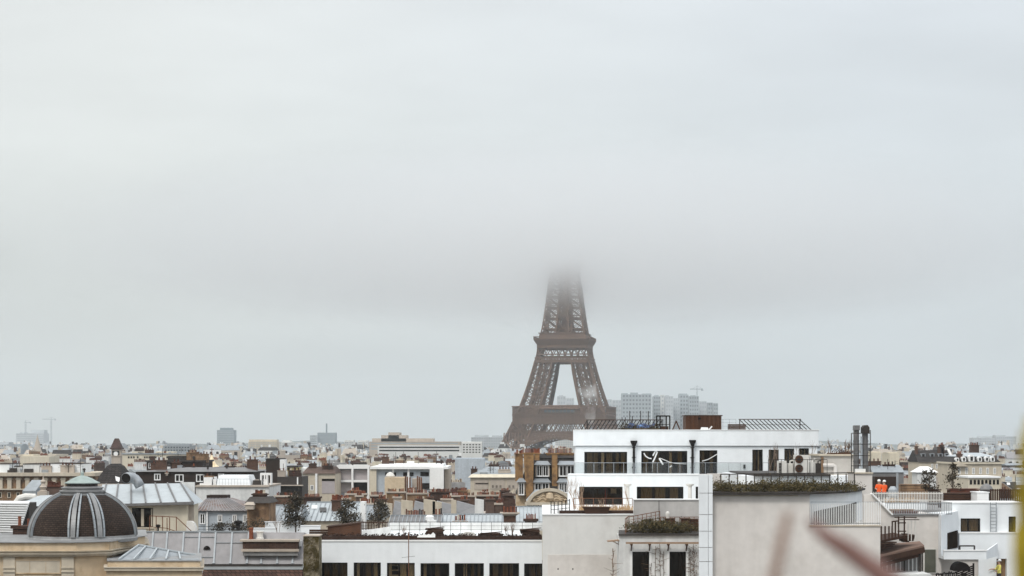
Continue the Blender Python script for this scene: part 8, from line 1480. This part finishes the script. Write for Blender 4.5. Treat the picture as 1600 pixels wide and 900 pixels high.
while Yr < 2600:
    far = Yr > 900 or count >= 290
    step = 13+Yr*.010
    x = -.285*Yr-8+rn.uniform(0, 8)
    while x < .285*Yr+8:
        wx = (rn.uniform(7, 13.5) if Yr < 330 else rn.uniform(6, 11)); dy = rn.uniform(9, 11.5)
        xs0 = x; cx = x+wx/2; cyc = Yr+rn.uniform(-3.5, 3.5); x += wx+rn.choice([.2, .3, .3, 3.5])
        ang = .5*math.sin(cx*.011+Yr*.017)+.25*math.sin(cx*.037-Yr*.011); zt = 25.2+rn.gauss(0, 2.0)+(2.2 if rn.random() < .12 else 0)+min(3.0, max(0, (Yr-450)/200))
        if far: zt += rn.gauss(0, 1.2)
        zt = min(zt, 33.5+max(0, Yr-600)*.006)
        hwx = abs(math.cos(ang))*wx/2+abs(math.sin(ang))*dy/2; hdy = abs(math.sin(ang))*wx/2+abs(math.cos(ang))*dy/2
        if any(cx+hwx > o[0] and cx-hwx < o[1] and cyc+hdy > o[2] and cyc-hdy < o[3] for o in OCC): x = xs0+2.0; continue
        if (cx-TX)**2+(cyc-TY)**2 < 105**2 or (abs(cx-TX) < 55 and TY < cyc < TY+500): continue
        a, b = CX+F*(cx-hwx)/(cyc-hdy), CX+F*(cx+hwx)/(cyc-hdy)
        for l0, l1, ly, lp in LIM:
            if b > l0 and a < l1 and cyc-hdy < ly: zt = min(zt, PZ(lp, cyc-hdy)-2.2)
        if zt < 11: continue
        top = HY-F*(zt-CZ)/cyc; ia, ib = max(0, int(a/4)), min(399, int(b/4))
        if ib < ia: continue
        vis = sum(1 for i in range(ia, ib+1) if top < BUF[i]-2.2)/(ib-ia+1)
        if vis < .28: continue
        for i in range(ia, ib+1): BUF[i] = min(BUF[i], top+F*.9/cyc)
        if not far:
            t, wn, rname, desc, nch = make_house(cx, cyc, wx, dy, zt, ang, Yr < 330)
            HOUSES.append((t, wn, rname, desc, nch, (a+b)/2, top, cyc)); count += 1; OCC.append((cx-hwx+1, cx+hwx-1, cyc-hdy+1, cyc+hdy-1))
        else:
            T = Matrix.Translation((cx, cyc, 0)) @ Matrix.Rotation(ang*.6, 4, 'Z'); FAR.T = T; hx, hy = wx/2, dy/2; wi = rn.choice([0, 0, 1, 1, 2, 7]); ri = rn.choice([3, 5, 5, 5, 2]); ze = zt-rn.uniform(2, 3.5)
            facade_box(FAR, -hx, hx, -hy, hy, 0, ze, spans(-hx+.3, hx-.3, max(2, int(wx/3.2)), .3, .7), [(ze-6, ze-4.4), (ze-2.8, ze-1)], .12, wi, 3); FAR.frust(-hx-.1, hx+.1, -hy-.1, hy+.1, ze, -hx+1, hx-1, -hy+2.5, hy-2.5, zt, ri)
            for k in range(6):
                q = rn.uniform(-.9, .9)*hx; yy = rn.uniform(-.8, .3)*hy; FAR.box(q, q+rn.uniform(.5, 2.6), yy, yy+.8, ze-.5, zt+rn.uniform(-.8, 1.9), rn.choice([4, 3, 1, 0, 5, 7, 2, 1]))
            
            nfar += 1
    Yr += step
# the streets behind the big white block, which other buildings cover from this window
rn2 = random.Random(5); Yr = 250.0
while Yr < 1300:
    x = PX(905, Yr)
    while x < PX(1420, Yr):
        wx = rn2.uniform(9, 15); cx = x+wx/2; cyc = Yr+rn2.uniform(-3, 3); x += wx+.4; dy = 11
        if any(cx+wx/2+1 > o[0] and cx-wx/2-1 < o[1] and cyc+6.5 > o[2] and cyc-6.5 < o[3] for o in OCC) or (cx-TX)**2+(cyc-TY)**2 < 105**2: continue
        zt = 25+rn2.gauss(0, 1.6); FAR.T = Matrix.Translation((cx, cyc, 0)); hx, hy = wx/2, dy/2; ze = zt-3; wi = rn2.choice([0, 1, 2, 0]); ri = rn2.choice([3, 5, 5])
        facade_box(FAR, -hx, hx, -hy, hy, 0, ze, spans(-hx+.3, hx-.3, max(2, int(wx/3)), .3, .7), [(ze-6, ze-4.4), (ze-2.8, ze-1)], .12, wi, 3); FAR.frust(-hx-.1, hx+.1, -hy-.1, hy+.1, ze, -hx+1, hx-1, -hy+2.5, hy-2.5, zt, ri)
        q = rn2.uniform(-.8, .5)*hx; FAR.box(q, q+2, -.5, .4, zt-.5, zt+1.2, 4)
    Yr += 24
FAR.T = None
o = setting('distant_rooftops', FAR, ['stone_pale', 'white_dirty', 'greybeige', 'slate', 'brick', 'zinc', 'terracotta_dk', 'paintwhite'], 'stuff'); o['label'] = 'far off sea of pale houses and grey roofs fading into haze'
NUM = {1: 'one chimney', 2: 'two chimneys', 3: 'three chimneys'}
used = set()
for (t, wn, rname, desc, nch, px, py, Yh) in HOUSES:
    cand = sorted(LAND, key=lambda l: abs(l[1]-px)+abs(l[2]-py)*2)
    done = False
    for name, lx, ly, lY in cand[:9]:
        dx = px-lx; name = ' '.join(name.split()[:5])
        rel = ('behind' if Yh > lY+15 else 'in front of') if abs(dx) < 25 else ('right of' if dx > 0 else 'left of')
        for far_ in ('', 'far '):
            if far_ and abs(dx) < 90: continue
            lab = f"{wn} house, {desc} {rname} roof, {NUM[nch]}, {far_}{rel} {name}"
            if lab not in used and len(lab.split()) <= 16: done = True; break
        if done: break
    if not done: lab = f"{wn} house with {desc} {rname} roof in the crowded city"
    used.add(lab); t['label'] = lab
print('houses', count, 'far', nfar)
